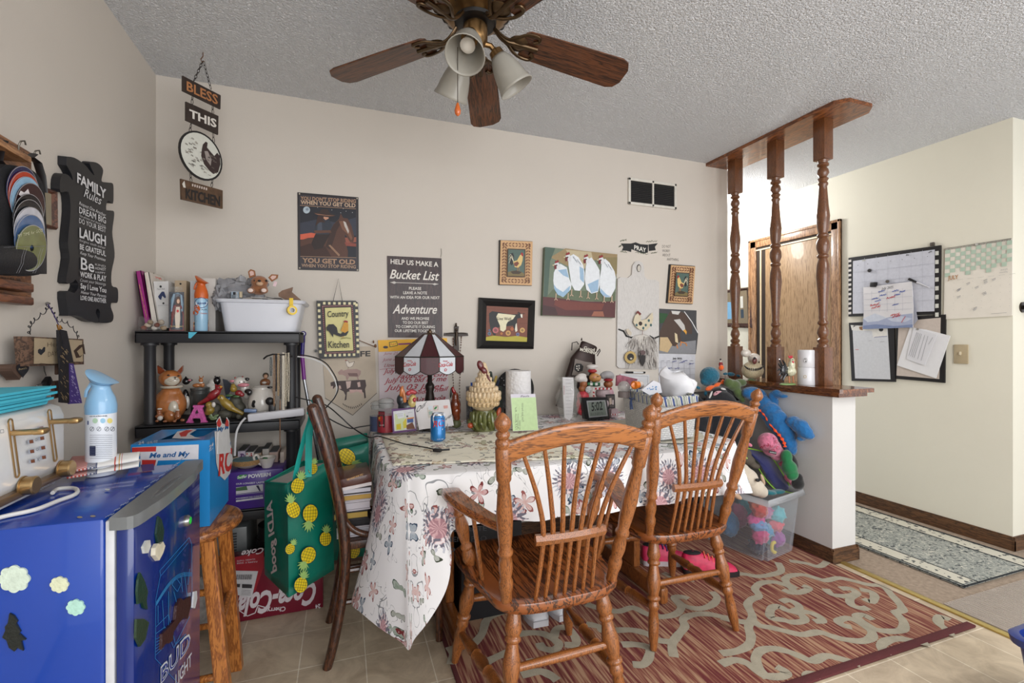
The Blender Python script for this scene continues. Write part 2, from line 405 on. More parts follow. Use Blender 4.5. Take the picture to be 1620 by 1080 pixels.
for (u,lb) in ((1163,'turned wooden post nearest the back wall on the ledge'),(1227,'middle turned wooden post, between the fat chicken and the rooster'),(1302,'turned wooden post at the open end of the ledge, beside the white canister')):
    post(onX(u,540,2.535).y,lb)
# light switch and door knob
P=HALL(1521,560); t=thing('light_switch','almond light switch plate on the cream hallway wall','light switch')
mb=MB(); mb.box((XH-.004,P.y,P.z),(.007,.072,.117),bev=.003); put('plate',mb,C(176,160,130,.4),t)
mb=MB(); mb.box((XH-.012,P.y,P.z+.004),(.012,.009,.022),R3(y=rad(20)),bev=.002); put('toggle',mb,C(196,184,158,.4),t)
P=onY(1617,486,YH); t=W_R
mb=MB(); mb.lathe((P.x,YH,P.z),(P.x,YH-.06,P.z),[(0,.030),(.12,.030),(.16,.012),(.5,.012),(.6,.026),(.85,.030),(1,.018)],24); put('knob',mb,C(58,50,44,.3,.8),t,smooth=50)
# ================================================================ RUGS AND MATS
def rugmat():
    m,N,L,P=newmat('striped_red_rug'); P.inputs['Roughness'].default_value=.95
    tc=N.new('ShaderNodeTexCoord'); mp=N.new('ShaderNodeMapping'); mp.inputs['Scale'].default_value=(95,5,1)
    L.new(tc.outputs['Object'],mp.inputs['Vector'])
    n=N.new('ShaderNodeTexNoise'); n.inputs['Scale'].default_value=1; n.inputs['Detail'].default_value=3; L.new(mp.outputs[0],n.inputs['Vector'])
    cr=N.new('ShaderNodeValToRGB'); e=cr.color_ramp.elements
    e[0].position=.40; e[0].color=lin((112,46,46)); e[1].position=.60; e[1].color=lin((182,144,114))
    k=e.new(.50); k.color=lin((148,94,76))
    L.new(n.outputs['Fac'],cr.inputs[0]); L.new(cr.outputs[0],P.inputs['Base Color'])
    n2=N.new('ShaderNodeTexNoise'); n2.inputs['Scale'].default_value=420; L.new(tc.outputs['Object'],n2.inputs['Vector'])
    b=N.new('ShaderNodeBump'); b.inputs['Strength'].default_value=.7; b.inputs['Distance'].default_value=.004; L.new(n2.outputs['Fac'],b.inputs['Height']); L.new(b.outputs[0],P.inputs['Normal'])
    return m
t=thing('area_rug','large red and tan striped rug with cream scrollwork under the table','rug')
mb=MB(); mb.b2((.38,1.195,.0005),(2.42,2.62,.008)); put('pile',mb,rugmat(),t)
mb=MB(); mb.b2((.38,1.165,.0005),(2.45,1.197,.011),.004); mb.b2((2.42,1.18,.0005),(2.424,2.6,.009)); mb.b2((.365,1.18,.0005),(.382,2.6,.009),.003)
put('binding',mb,C(92,40,42,.95,bump=.6,bs=400),t)
rz=.0086
def rib(pts,w=.030,z=rz):
    mbr=RB; P=spl(pts,5); a=[]; b=[]
    for i,p in enumerate(P):
        d=(P[min(i+1,len(P)-1)]-P[max(0,i-1)]); d.z=0; d.normalize(); n=Vector((-d.y,d.x,0))
        k=w/2*(.97+.06*math.sin(i*.9)); a.append(p+n*k); b.append(p-n*k)
    for i in range(len(P)-1): mbr.poly([a[i],a[i+1],b[i+1],b[i]])
RB=MB(); n_=0
def c1(*p): return [(1140+x/3.857,840+y/3.857) for x,y in p]
def c2(*p): return [(700+x/3.522,880+y/3.522) for x,y in p]
SCROLLS=[c1((60,255),(150,262),(230,275),(320,262),(370,240),(350,190)),c1((420,180),(520,195),(600,215),(650,185)),
 c1((0,745),(100,730),(170,695),(185,640),(170,580),(195,520),(165,450),(190,415),(235,395),(210,350),(250,315),(330,310),(400,330),(440,355),(430,375),(380,355)),
 c1((460,350),(410,320),(395,290),(430,270),(500,265),(580,285),(640,300),(720,285),(800,300),(900,325),(990,335),(1040,385),(1090,440),(1110,480),(1060,495)),
 c1((1060,490),(1115,550),(1110,600),(1040,610),(950,600),(880,560),(830,520),(870,510),(930,540)),c1((500,330),(540,350),(470,375),(400,370)),
 c1((800,585),(740,570),(720,545),(780,530),(850,560),(920,610),(920,650),(860,670),(760,660),(680,640),(600,615),(500,630),(400,610),(320,590),(240,575),(195,540)),
 c1((300,500),(310,530),(380,540),(440,555),(510,545),(500,515),(460,495),(400,480),(350,455),(310,470),(300,500)),c1((440,490),(480,470),(460,440),(410,420),(370,430)),
 c1((480,490),(540,495),(600,520),(620,545),(570,550)),c1((640,350),(680,385),(760,395),(830,380),(790,350),(730,350)),c1((830,380),(790,410),(800,450),(860,470),(900,465)),
 c1((850,355),(920,370),(940,400),(920,430),(870,410)),c1((1400,540),(1340,520),(1330,560),(1380,600),(1400,635)),c1((1010,750),(980,700),(1020,665),(1100,655),(1180,670),(1270,685)),
 c1((290,900),(240,840),(215,780),(240,730),(310,715),(400,730),(480,760),(560,790),(640,760),(740,780),(850,812)),c1((0,810),(80,785),(150,800),(210,840),(270,880),(370,885),(400,860),(340,825)),
 c1((530,895),(540,870),(600,880)),c1((0,525),(80,545),(160,555)),
 c2((800,265),(880,290),(980,305),(1060,285),(1140,320),(1220,335),(1300,320),(1330,280),(1290,230),(1340,225),(1370,235)),c2((1300,240),(1350,275),(1430,290),(1500,270),(1530,230),(1500,195)),
 c2((1290,560),(1280,490),(1310,440),(1350,390),(1340,350),(1390,325),(1480,320),(1600,345)),c2((800,375),(870,390),(900,415),(980,410),(1060,410),(1140,430),(1200,465),(1290,475)),
 c2((1000,490),(1080,490),(1150,510),(1150,560),(1120,600),(1060,600)),c2((380,490),(420,440),(480,425),(560,430),(620,460),(650,490),(620,520),(560,510),(540,480)),
 c2((620,450),(640,400),(700,400),(740,450),(740,490),(680,490)),c2((240,590),(300,560),(370,530)),c2((40,500),(60,540),(50,600)),c2((170,490),(220,430),(250,350),(330,310)),
 c2((440,660),(540,640),(600,660),(640,690)),c2((470,590),(540,580)),c2((1000,80),(1060,40),(1140,25)),c2((1230,90),(1300,120),(1400,130))]
for sc in SCROLLS:
    n_ += 1; rib([onZ(u,v,rz+n_*.00002) for u,v in sc],.036)
    for f in RB.bm.faces: pass
RB.bm.faces.ensure_lookup_table()
put('scrollwork',RB,C(176,168,148,.95,var=.1,bump=.8,bs=380),t,smooth=0,recalc=False)
# hallway runner
def runnermat():
    m,N,L,P=newmat('grey_persian_runner'); P.inputs['Roughness'].default_value=.95
    tc=N.new('ShaderNodeTexCoord')
    n=N.new('ShaderNodeTexNoise'); n.inputs['Scale'].default_value=38; n.inputs['Detail'].default_value=5; n.inputs['Distortion'].default_value=2; L.new(tc.outputs['Object'],n.inputs['Vector'])
    cr=N.new('ShaderNodeValToRGB'); e=cr.color_ramp.elements; e[0].position=.37; e[0].color=lin((46,52,58)); e[1].position=.66; e[1].color=lin((206,202,188)); k=e.new(.44); k.color=lin((142,146,140)); k=e.new(.58); k.color=lin((158,160,152))
    L.new(n.outputs['Fac'],cr.inputs[0]); L.new(cr.outputs[0],P.inputs['Base Color'])
    return m
def bordermat():
    m,N,L,P=newmat('runner_border'); P.inputs['Roughness'].default_value=.95
    tc=N.new('ShaderNodeTexCoord')
    n=N.new('ShaderNodeTexVoronoi'); n.inputs['Scale'].default_value=34; L.new(tc.outputs['Object'],n.inputs['Vector'])
    q=N.new('ShaderNodeTexNoise'); q.inputs['Scale'].default_value=70; L.new(tc.outputs['Object'],q.inputs['Vector'])
    a=N.new('ShaderNodeMath'); a.operation='ADD'; L.new(n.outputs['Distance'],a.inputs[0]); L.new(q.outputs['Fac'],a.inputs[1])
    cr=N.new('ShaderNodeValToRGB'); e=cr.color_ramp.elements; e[0].position=.72; e[0].color=lin((64,68,70)); e[1].position=.80; e[1].color=lin((200,196,180))
    L.new(a.outputs[0],cr.inputs[0]); L.new(cr.outputs[0],P.inputs['Base Color'])
    return m
t=thing('hall_runner','faded grey and black patterned runner on the hallway carpet','rug')
mb=MB(); mb.b2((2.78,1.37,.002),(3.45,4.6,.008)); put('field',mb,runnermat(),t)
mb=MB()
for x in (2.80,3.33): mb.b2((x,1.39,.0082),(x+.10,4.6,.0092))
put('border',mb,bordermat(),t)
mb=MB()
for x in (2.778,2.80,2.90,3.325,3.43,3.445): mb.b2((x,1.365,.0090),(x+.008,4.6,.0100))
mb.b2((2.778,1.365,.009),(3.453,1.375,.010)); put('lines',mb,C(34,38,42,.95),t)
t=thing('floor_mat','clear ribbed plastic mat on the carpet beyond the brass strip','mat')
mb=MB(); mb.b2((2.53,-.6,.001),(3.9,1.32,.004))
put('sheet',mb,C(196,184,172,.25,var=.05,bump=.9,bs=16,alpha=.55,kind='wave'),t)
# ================================================================ TABLE
TOPZ=.7285; TABLE_TOP=.7385; SCK=1.0468   # table height
t=thing('dining_table','oak dining table under the flowered cloth, only its trestle feet showing','table')
M_OAK=wood('chair_oak',(158,96,48),(88,50,24),(7,7,.5),10,.32,.4,.45,.045)
M_OAKX=wood('seat_oak',(146,82,40),(72,38,18),(5,.45,3),5,.28,.45,.36,.22)
mb=MB()
def rrect(x0,x1,y0,y1,r,z,n=5):
    o=[]
    for cx,cy,a0 in ((x1-r,y1-r,0),(x0+r,y1-r,90),(x0+r,y0+r,180),(x1-r,y0+r,270)):
        o += [(cx+r*math.cos(rad(a0+90*i/n)),cy+r*math.sin(rad(a0+90*i/n)),z) for i in range(n+1)]
    return o
mb.prism(rrect(.155,1.66,1.60,2.60,.15,TOPZ-.030),(0,0,.028)); put('tabletop',mb,M_OAKX,t)
for x in (.42,1.34):
    mb=MB(); mb.b2((x-.02,1.72,.0115),(x+.02,2.34,.085),.012); put('foot',mb,M_OAK,t)
    mb=MB(); mb.b2((x-.018,1.93,.085),(x+.018,2.13,TOPZ-.031),.006); put('trestle_post',mb,M_OAK,t)
mb=MB(); mb.b2((.44,2.01,.46),(1.32,2.05,.54),.004); put('crossbar',mb,M_OAK,t)
# ---- printed cloth
def floral(name,base,mums=True,dens=1.0,cols=None):
    m,N,L,P=newmat(name); P.inputs['Roughness'].default_value=.8
    uv=N.new('ShaderNodeUVMap'); cur=None
    def math_(op,a,b=None,c=None,clamp=False):
        n=N.new('ShaderNodeMath'); n.operation=op; n.use_clamp=clamp
        for i,x in enumerate((a,b,c)):
            if x is None: continue
            if isinstance(x,(int,float)): n.inputs[i].default_value=x
            else: L.new(x,n.inputs[i])
        return n.outputs[0]
    def mix(f,a,b):
        n=N.new('ShaderNodeMix'); n.data_type='RGBA'
        if isinstance(f,float): n.inputs[0].default_value=f
        else: L.new(f,n.inputs[0])
        for i,x in ((6,a),(7,b)):
            if isinstance(x,tuple): n.inputs[i].default_value=x
            else: L.new(x,n.inputs[i])
        return n.outputs[2]
    def cells(scale,off):
        mp=N.new('ShaderNodeMapping'); mp.inputs['Scale'].default_value=(scale,)*3; mp.inputs['Location'].default_value=off
        L.new(uv.outputs[0],mp.inputs['Vector'])
        v=N.new('ShaderNodeTexVoronoi'); v.voronoi_dimensions='2D'; v.inputs['Scale'].default_value=1; v.inputs['Randomness'].default_value=.75
        L.new(mp.outputs[0],v.inputs['Vector'])
        s=N.new('ShaderNodeVectorMath'); s.operation='SUBTRACT'; L.new(mp.outputs[0],s.inputs[0]); L.new(v.outputs['Position'],s.inputs[1])
        sx=N.new('ShaderNodeSeparateXYZ'); L.new(s.outputs[0],sx.inputs[0])
        r=math_('SQRT',math_('ADD',math_('MULTIPLY',sx.outputs[0],sx.outputs[0]),math_('MULTIPLY',sx.outputs[1],sx.outputs[1])))
        th=math_('ARCTAN2',sx.outputs[1],sx.outputs[0])
        c=N.new('ShaderNodeSeparateColor'); L.new(v.outputs['Color'],c.inputs[0])
        return r,th,c,sx
    def noise(scale,det=2,dist=0.):
        n=N.new('ShaderNodeTexNoise'); n.inputs['Scale'].default_value=scale; n.inputs['Detail'].default_value=det; n.inputs['Distortion'].default_value=dist
        L.new(uv.outputs[0],n.inputs['Vector']); return n.outputs['Fac']
    cur=lin(base)
    # thin ink stems
    for sc,wd,c in ((6,.008,(92,98,104)),(9,.006,(120,124,128))):
        f=noise(sc,1,2.); d=math_('ABSOLUTE',math_('SUBTRACT',f,.5)); k=math_('LESS_THAN',d,wd)
        g=math_('GREATER_THAN',noise(sc*.8+1,0),.52); cur=mix(math_('MULTIPLY',math_('MULTIPLY',k,g),.75),cur,lin(c))
    palette=cols or [((78,120,74),(46,74,52)),((190,92,84),(120,44,44)),((86,122,146),(40,66,92)),((214,156,144),(150,84,80)),((112,124,92),(58,66,50))]
    # leaves and small blossoms
    for i,(ca,cb) in enumerate(palette):
        sc=(9.5,8.0,7.2,8.6,11)[i % 5]*dens; pet=(2,5,4,5,2)[i % 5]
        r,th,c,sx=cells(sc,(3.7*i+1.3,7.1*i,0))
        w=math_('ABSOLUTE',math_('COSINE',math_('ADD',math_('MULTIPLY',th,pet/2),math_('MULTIPLY',c.outputs[1],6))))
        w=math_('POWER',w,1.0 if pet > 2 else 2.6)
        R=math_('MULTIPLY',math_('MULTIPLY',math_('ADD',math_('MULTIPLY',w,.85),.10),math_('MULTIPLY_ADD',c.outputs[2],.16,.22)),math_('MULTIPLY_ADD',noise(34,3),1.0,.5))
        on=math_('MULTIPLY',math_('LESS_THAN',r,R),math_('GREATER_THAN',c.outputs[0],.60))
        edge=math_('GREATER_THAN',r,math_('MULTIPLY',R,.82)); vein=math_('GREATER_THAN',math_('SINE',math_('MULTIPLY',th,19)),.45)
        inner=mix(math_('MULTIPLY',vein,.55),lin(ca),lin(cb)); inner=mix(math_('MULTIPLY',noise(60),.8),inner,lin(base))
        cur=mix(on,cur,mix(edge,inner,lin(cb)))
    if mums:
        for off,th_ in (((.35,.2,0),.40),((4.6,9.2,0),.62)):
            r,th,c,sx=cells(4.3*dens,off)
            a=math_('ADD',math_('MULTIPLY',th,11),math_('MULTIPLY',r,7))
            sp=math_('MULTIPLY_ADD',math_('SINE',math_('ADD',math_('MULTIPLY',th,27),math_('MULTIPLY',noise(30),9))),.16,.82)
            R=math_('MULTIPLY',sp,.31); R=math_('MULTIPLY',R,math_('MULTIPLY_ADD',noise(22),.5,.75))
            on=math_('MULTIPLY',math_('LESS_THAN',r,R),math_('GREATER_THAN',c.outputs[0],th_))
            ln=math_('SINE',math_('ADD',a,math_('MULTIPLY',noise(46),13)))
            q=mix(math_('GREATER_THAN',ln,-.1),lin((112,110,124)),lin((214,186,188)))
            q=mix(math_('GREATER_THAN',ln,.72),q,lin((236,226,228)))
            core=math_('LESS_THAN',r,.13); q=mix(math_('MULTIPLY',core,.65),q,lin((196,138,144)))
            out=math_('GREATER_THAN',r,.2); q=mix(math_('MULTIPLY',out,math_('GREATER_THAN',ln,.1)),q,lin((196,198,208)))
            cur=mix(on,cur,q)
    L.new(cur,P.inputs['Base Color'])
    nz=noise(700,1); b=N.new('ShaderNodeBump'); b.inputs['Strength'].default_value=.12; b.inputs['Distance'].default_value=.001; L.new(nz,b.inputs['Height']); L.new(b.outputs[0],P.inputs['Normal'])
    return m
def uvset(o,fn):
    me=o.data; l=me.uv_layers.new(name='UVMap')
    for lp in me.loops: l.data[lp.index].uv=fn(me.vertices[lp.vertex_index].co,lp.vertex_index)
HEM=[((.13,2.48),(.118,2.48,.62)),((.13,2.3),(.115,2.31,.62)),((.13,2.1),(.118,2.12,.62)),((.13,1.95),(.115,1.97,.62)),((.13,1.80),(.110,1.81,.60)),((.13,1.72),(.060,1.73,.36)),((.135,1.67),(.035,1.70,.285)),((.145,1.62),(.06,1.62,.285)),
       ((.165,1.575),(.11,1.53,.275)),((.185,1.55),(.168,1.448,.268)),((.195,1.54),(.185,1.415,.262)),((.205,1.535),(.200,1.41,.292)),((.235,1.515),(.24,1.40,.345)),((.275,1.505),(.295,1.405,.43)),((.305,1.498),(.318,1.44,.50)),((.325,1.495),(.325,1.485,.555)),((.36,1.49),(.36,1.455,.59)),
       ((.5,1.488),(.5,1.475,.585)),((.62,1.488),(.62,1.452,.575)),((.74,1.488),(.74,1.476,.57)),((.88,1.488),(.88,1.45,.567)),((1.02,1.488),(1.02,1.476,.566)),((1.15,1.488),(1.15,1.45,.566)),((1.28,1.49),(1.28,1.476,.566)),
       ((1.42,1.492),(1.43,1.455,.565)),((1.52,1.51),(1.54,1.46,.555)),((1.585,1.55),(1.63,1.50,.54)),((1.61,1.62),(1.66,1.61,.56)),((1.612,1.8),(1.635,1.8,.58)),((1.612,2.0),(1.66,2.0,.58)),((1.612,2.25),(1.635,2.25,.58)),((1.61,2.47),(1.64,2.47,.58)),
       ((1.3,2.495),(1.3,2.505,.6)),((.8,2.495),(.8,2.505,.6)),((.3,2.495),(.3,2.505,.55))]
HEM=[((a[0]*SCK,a[1]*SCK+max(0,a[0]-.9)*.03),(b[0]*SCK,b[1]*SCK+max(0,b[0]-.9)*.045,1.177-(1.177-b[2])*SCK)) for a,b in HEM]
top=spl([(a[0],a[1],0) for a,b in HEM]+[(*HEM[0][0],0)],6)[:-1]; hem=spl([b for a,b in HEM]+[HEM[0][1]],6)[:-1]
zc=TOPZ+.003; nn=len(top); cen=Vector((.91,2.1,0)); NV=16; vv=[]; uvs=[]; mb=MB(); rings=[]
arc=0
for i in range(nn):
    a=top[i]; h=hem[i]; nx=top[(i+1) % nn]; arc += (nx-a).length
    outw=Vector(((nx-top[i-1]).y,-(nx-top[i-1]).x,0)).normalized(); outw=outw if outw.dot(a-cen) > 0 else -outw
    drop=zc-h.z; row=[]
    for j in range(NV):
        if j < 3:   # on the top, near the edge
            p=a-outw*(.012*(3-j)); p.z=zc-(0,0,.0015)[j]; ql=0
        else:
            k=(j-3)/(NV-4); z=zc-.004-k*(drop-.004); s=k**1.25
            p=Vector((a.x+(h.x-a.x)*s,a.y+(h.y-a.y)*s,z)); p += outw*(.006*min(1,k*6)+.003*math.sin(arc*31)*k); ql=k*drop
        row.append(mb.bm.verts.new(p)); vv.append((a.x+outw.x*ql,a.y+outw.y*ql) if j >= 3 else (p.x,p.y))
    rings.append(row)
for i in range(nn):
    for j in range(NV-1): mb.bm.faces.new((rings[i][j],rings[(i+1) % nn][j],rings[(i+1) % nn][j+1],rings[i][j+1]))
cv=mb.bm.verts.new((cen.x,cen.y,zc)); vv.append((cen.x,cen.y))
for i in range(nn): mb.bm.faces.new((rings[i][0],cv,rings[(i+1) % nn][0]))
M_FLORAL=floral('flowered_cloth',(240,239,240))
o=put('tablecloth',mb,M_FLORAL,smooth=60,recalc=False)
uvset(o,lambda co,i: vv[i])
info(o,'white tablecloth printed with pink mums, leaves and butterflies, long corner hanging down','tablecloth')
# cream cloth over it
def flatcloth(name,corners,z,m,label,cat,sag=None,nu=24,nv=20):
    mb=MB(); u_=[]
    A,B,Cc,D=[Vector((*c,0)) for c in corners]
    def f(s,t_):
        p=A.lerp(B,s).lerp(D.lerp(Cc,s),t_); u_.append((p.x,p.y)); zz=z+.0012*math.sin(p.x*37+p.y*21)+.0008*math.sin(p.y*61)
        if sag: zz=sag(p,zz)
        return (p.x,p.y,zz)
    mb.grid(f,nu,nv); o=put(name,mb,m,smooth=60,solid=.0015); uvset(o,lambda co,i: u_[i]); info(o,label,cat); return o
CREAM=floral('cream_print',(246,241,222),False,1.15,[((170,112,70),(120,76,50)),((150,70,92),(90,36,50)),((150,150,96),(96,92,52)),((196,170,120),(150,110,64)),((84,72,78),(52,44,50))])
flatcloth('table_topper',[(a*SCK,b*SCK) for a,b in ((.16,1.64),(.84,1.50),(.90,2.10),(.16,2.19))],zc+.0045,CREAM,'cream cloth with small leaf print over the left half of the flowered tablecloth','cloth')
mb=MB(); mb.lathe((1.42,1.96,zc+.0045),(1.42,1.96,zc+.008),[(0,.0),(0,.30),(1,.30),(1,0)],40)
for v in mb.bm.verts: v.co.x=1.42+(v.co.x-1.42)*.75
single('placemat',mb,C(206,202,186,.8,var=.15,vs=60,bump=.8,bs=200),'pale oval placemat under the white wicker basket','placemat')
# ================================================================ SPINDLE CHAIRS
def turned(p0,p1,prof,m,name,parent,n=16):
    mb=MB(); mb.lathe(p0,p1,prof,n); return put(name,mb,m,parent,smooth=50)
LEGP=[(0,.012),(.03,.017),(.10,.022),(.16,.026),(.20,.019),(.215,.024),(.235,.024),(.25,.017),(.30,.020),(.38,.027),(.46,.024),(.52,.018),(.535,.025),(.555,.025),(.57,.018),(.60,.022),(.63,.022),(.65,.016),(.75,.020),(.87,.019),(1,.012)]
POSTP=[(0,.016),(.07,.017),(.10,.021),(.13,.021),(.15,.016),(.20,.021),(.24,.020),(.27,.016),(.285,.022),(.30,.022),(.315,.017),(.38,.021),(.48,.024),(.60,.019),(.66,.016),(.675,.021),(.69,.021),(.70,.0215),(.83,.0215),(.835,.019),(.85,.021),(.862,.021),(.875,.014),(.89,.019),(.90,.019),(.912,.013),(.93,.021),(.955,.023),(.975,.016),(.99,.008),(1,.0)]
def spindle_chair(label,arms):
    t=thing('spindle_chair',label,'chair'); ZS=.430
    prof=[(0,-.232),(.09,-.230),(.155,-.215),(.20,-.178),(.217,-.11),(.232,-.02),(.246,.08),(.250,.15),(.235,.205),(.18,.235),(.09,.240),(0,.232)]
    out=spl([(x,y,0) for x,y in prof],3); out=out+[Vector((-p.x,p.y,0)) for p in out[-2:0:-1]]
    mb=MB(); rr=[]
    for z,k in ((ZS-.036,.955),(ZS-.024,.99),(ZS-.012,1.0),(ZS-.002,.985),(ZS,.955),(ZS-.006,.80),(ZS-.010,.5)):
        rr.append([mb.bm.verts.new((p.x*k,p.y*k,z)) for p in out])
    for a,b in zip(rr,rr[1:]):
        for i in range(len(out)): mb.bm.faces.new((a[i],a[(i+1) % len(out)],b[(i+1) % len(out)],b[i]))
    mb.bm.faces.new(rr[0][::-1]); mb.bm.faces.new(rr[-1]); put('seat',mb,M_OAKX,t,smooth=35)
    b_=ZS-.030
    fl={}
    for s in (-1,1):
        for nm,tp,ft in (('f',(s*.175,.155,b_),(s*.233,.216,.0105)),('r',(s*.145,-.165,b_),(s*.196,-.235,.0105))):
            turned(tp,ft,LEGP,M_OAK,'leg',t); fl[nm,s]=(Vector(tp),Vector(ft))
    def at(k,z): a,b=fl[k]; return a+(b-a)*((b_-z)/(b_-.0105))
    STR=[(0,.010),(.08,.013),(.2,.017),(.3,.020),(.36,.014),(.38,.019),(.40,.014),(.5,.021),(.6,.014),(.62,.019),(.64,.014),(.7,.020),(.8,.017),(.92,.013),(1,.010)]
    for s in (-1,1): turned(at(('r',s),.155),at(('f',s),.125),STR,M_OAK,'side_stretcher',t)
    turned(at(('r',-1),.235),at(('r',1),.235),[(0,.011),(.5,.0145),(1,.011)],M_OAK,'rear_stretcher',t,10)
    turned(at(('f',-1),.25),at(('f',1),.25),STR,M_OAK,'front_stretcher',t)
    for s in (-1,1): turned((s*.175,-.178,ZS-.012),(s*.234,-.311,.994),POSTP,M_OAK,'back_post',t,20)
    # crest rail, arched and bowed backwards
    def crest(k,v):    # k -1..1, v 0 bottom 1 top
        x=k*.222; y=-.292-.030*(1-k*k)-(v-.5)*.012
        zt=.912+.046*math.cos(k*math.pi/2)**.9; zb=.848+.050*math.cos(k*math.pi/2)**.8
        return Vector((x,y,zb+(zt-zb)*v))
    mb=MB()
    def cf(i,j):
        k=-1+2*i; a=j*2*math.pi; c,s_=math.cos(a),math.sin(a)
        v=.5+.5*max(-1,min(1,s_*1.25)); p=crest(k,v); p.y += .0115*max(-1,min(1,c*1.25)); return p
    mb.grid(cf,25,17); put('crest_rail',mb,wood('crest_oak',(166,102,50),(98,56,28),(.45,6,8),7,.32,.4,.42,.14),t,smooth=60)
    mb=MB(); mb.tube([(x,-.243-.008*(1-(x/.11)**2),.617) for x in [-.112+.028*i for i in range(9)]],.013,6,flat=1.25); put('back_stay',mb,M_OAK,t,smooth=30)
    for i in range(7):
        k=(i-3)/3; p0=Vector((k*.094,-.200,ZS-.012)); p1=Vector((k*.088,-.245,.617)); p3=crest(k*.76,.02); p2=Vector((k*.115,-.270,.74))
        mb=MB(); pts=spl([p0,p1,p2,p3],6); mb.tube(pts,[.0058+.0018*math.sin(math.pi*j/(len(pts)-1)) for j in range(len(pts))],8); put('spindle',mb,M_OAK,t)
    if arms:
        for s in (-1,1):
            path=spl([(s*.200,-.235,.664),(s*.230,-.15,.664),(s*.268,-.06,.676),(s*.286,.02,.682),(s*.280,.075,.677)],6); wd=[.016,.022,.030,.032,.031]; mb=MB()
            L_=[]; n=len(path)
            for i,p in enumerate(path):
                d=(path[min(i+1,n-1)]-path[max(i-1,0)]).normalized(); q=Vector((d.y,-d.x,0)).normalized(); x=i/(n-1)*4; w_=wd[int(x)]+(wd[min(4,int(x)+1)]-wd[int(x)])*(x-int(x))
                if i == n-1: w_ *= .7
                h_=.013; L_.append([mb.bm.verts.new(p+q*(w_*a)+Vector((0,0,h_*b))) for a,b in ((-1,-.5),(-.85,-1),(.85,-1),(1,-.5),(1,.5),(.85,1),(-.85,1),(-1,.5))])
            for a,b in zip(L_,L_[1:]):
                for j in range(8): mb.bm.faces.new((a[j],a[(j+1) % 8],b[(j+1) % 8],b[j]))
            mb.bm.faces.new(L_[0][::-1]); mb.bm.faces.new(L_[-1]); put('armrest',mb,wood('arm_oak',(156,92,46),(84,46,22),(7,.5,7),7,.3,.45,.42,.14),t,smooth=40)
            turned((s*.213,.075,ZS-.012),(s*.274,.035,.672),[(0,.014),(.06,.017),(.12,.022),(.2,.020),(.26,.015),(.28,.020),(.31,.020),(.34,.014),(.45,.019),(.6,.023),(.7,.017),(.74,.014),(.76,.019),(.79,.019),(.82,.014),(.9,.019),(1,.013)],M_OAK,'arm_post',t)
            mb=MB(); mb.tube([(s*.205,-.04,ZS-.012),(s*.250,-.08,.668)],.0068,8); put('arm_spindle',mb,M_OAK,t)
    return t
ch=spindle_chair('oak spindle-back armchair with turned posts, nearest in front of the table',True); ch.location=(.618,1.464,0); ch.rotation_euler.z=.012
ch=spindle_chair('armless oak spindle-back chair at the right end of the table, beside the toy bin',False); ch.location=(1.305,1.715,0); ch.rotation_euler.z=-.025
# ================================================================ DARK BENTWOOD CHAIR
M_DARK=wood('dark_bentwood',(92,54,34),(44,25,16),(5,5,.8),12,.32,.4)
t=thing('bentwood_chair','dark brown wooden chair with curved posts, loaded with notebooks and hung with bags','chair')
for y,yb in ((1.825,1.813),(2.125,2.111)):
    mb=MB(); pts=spl([(-.055,yb,0),(-.03,yb,.10),(.0,y,.28),(.005,y,.44),(-.02,y,.62),(-.062,y,.80),(-.103,y,.935)],6)
    mb.tube(pts,[.0165+.004*min(1,i/18) for i in range(len(pts))],12); mb.ball(pts[-1],.0205); put('back_post',mb,M_DARK,t)
mb=MB(); mb.grid(lambda i,j: Vector((-.058-.035*j-.02*math.sin(i*math.pi),1.845+.26*i,.775+.125*j+.02*math.sin(i*math.pi)*(j-.2))),12,5); put('back_panel',mb,M_DARK,t,solid=.012)
mb=MB(); mb.b2((.0,1.83,.405),(.40,2.12,.438),.008); put('seat',mb,M_DARK,t)
for y in (1.835,2.115):
    mb=MB(); mb.tube(spl([(.345,y,.41),(.35,y,.2),(.356,y,0)],4),[.017-.0004*i for i in range(9)],10); put('leg',mb,M_DARK,t)
    mb=MB(); s=1 if y < 2 else -1
    mb.tube(spl([(-.045,y-.006*s,.70),(-.03,y-.010*s,.62),(-.005,y-.012*s,.54),(.04,y-.012*s,.48),(.11,y-.010*s,.452),(.18,y-.004*s,.446)],6),.0115,10); put('hoop_brace',mb,M_DARK,t)
    mb=MB(); mb.tube([(.0,y,.215),(.35,y,.215)],.010,8); put('stretcher',mb,M_DARK,t)
    mb=MB(); mb.tube([(.0,y,.33),(.35,y,.33)],.010,8); put('stretcher',mb,M_DARK,t)
mb=MB(); mb.tube([(.353,1.835,.25),(.353,2.115,.25)],.010,8); put('stretcher',mb,M_DARK,t)
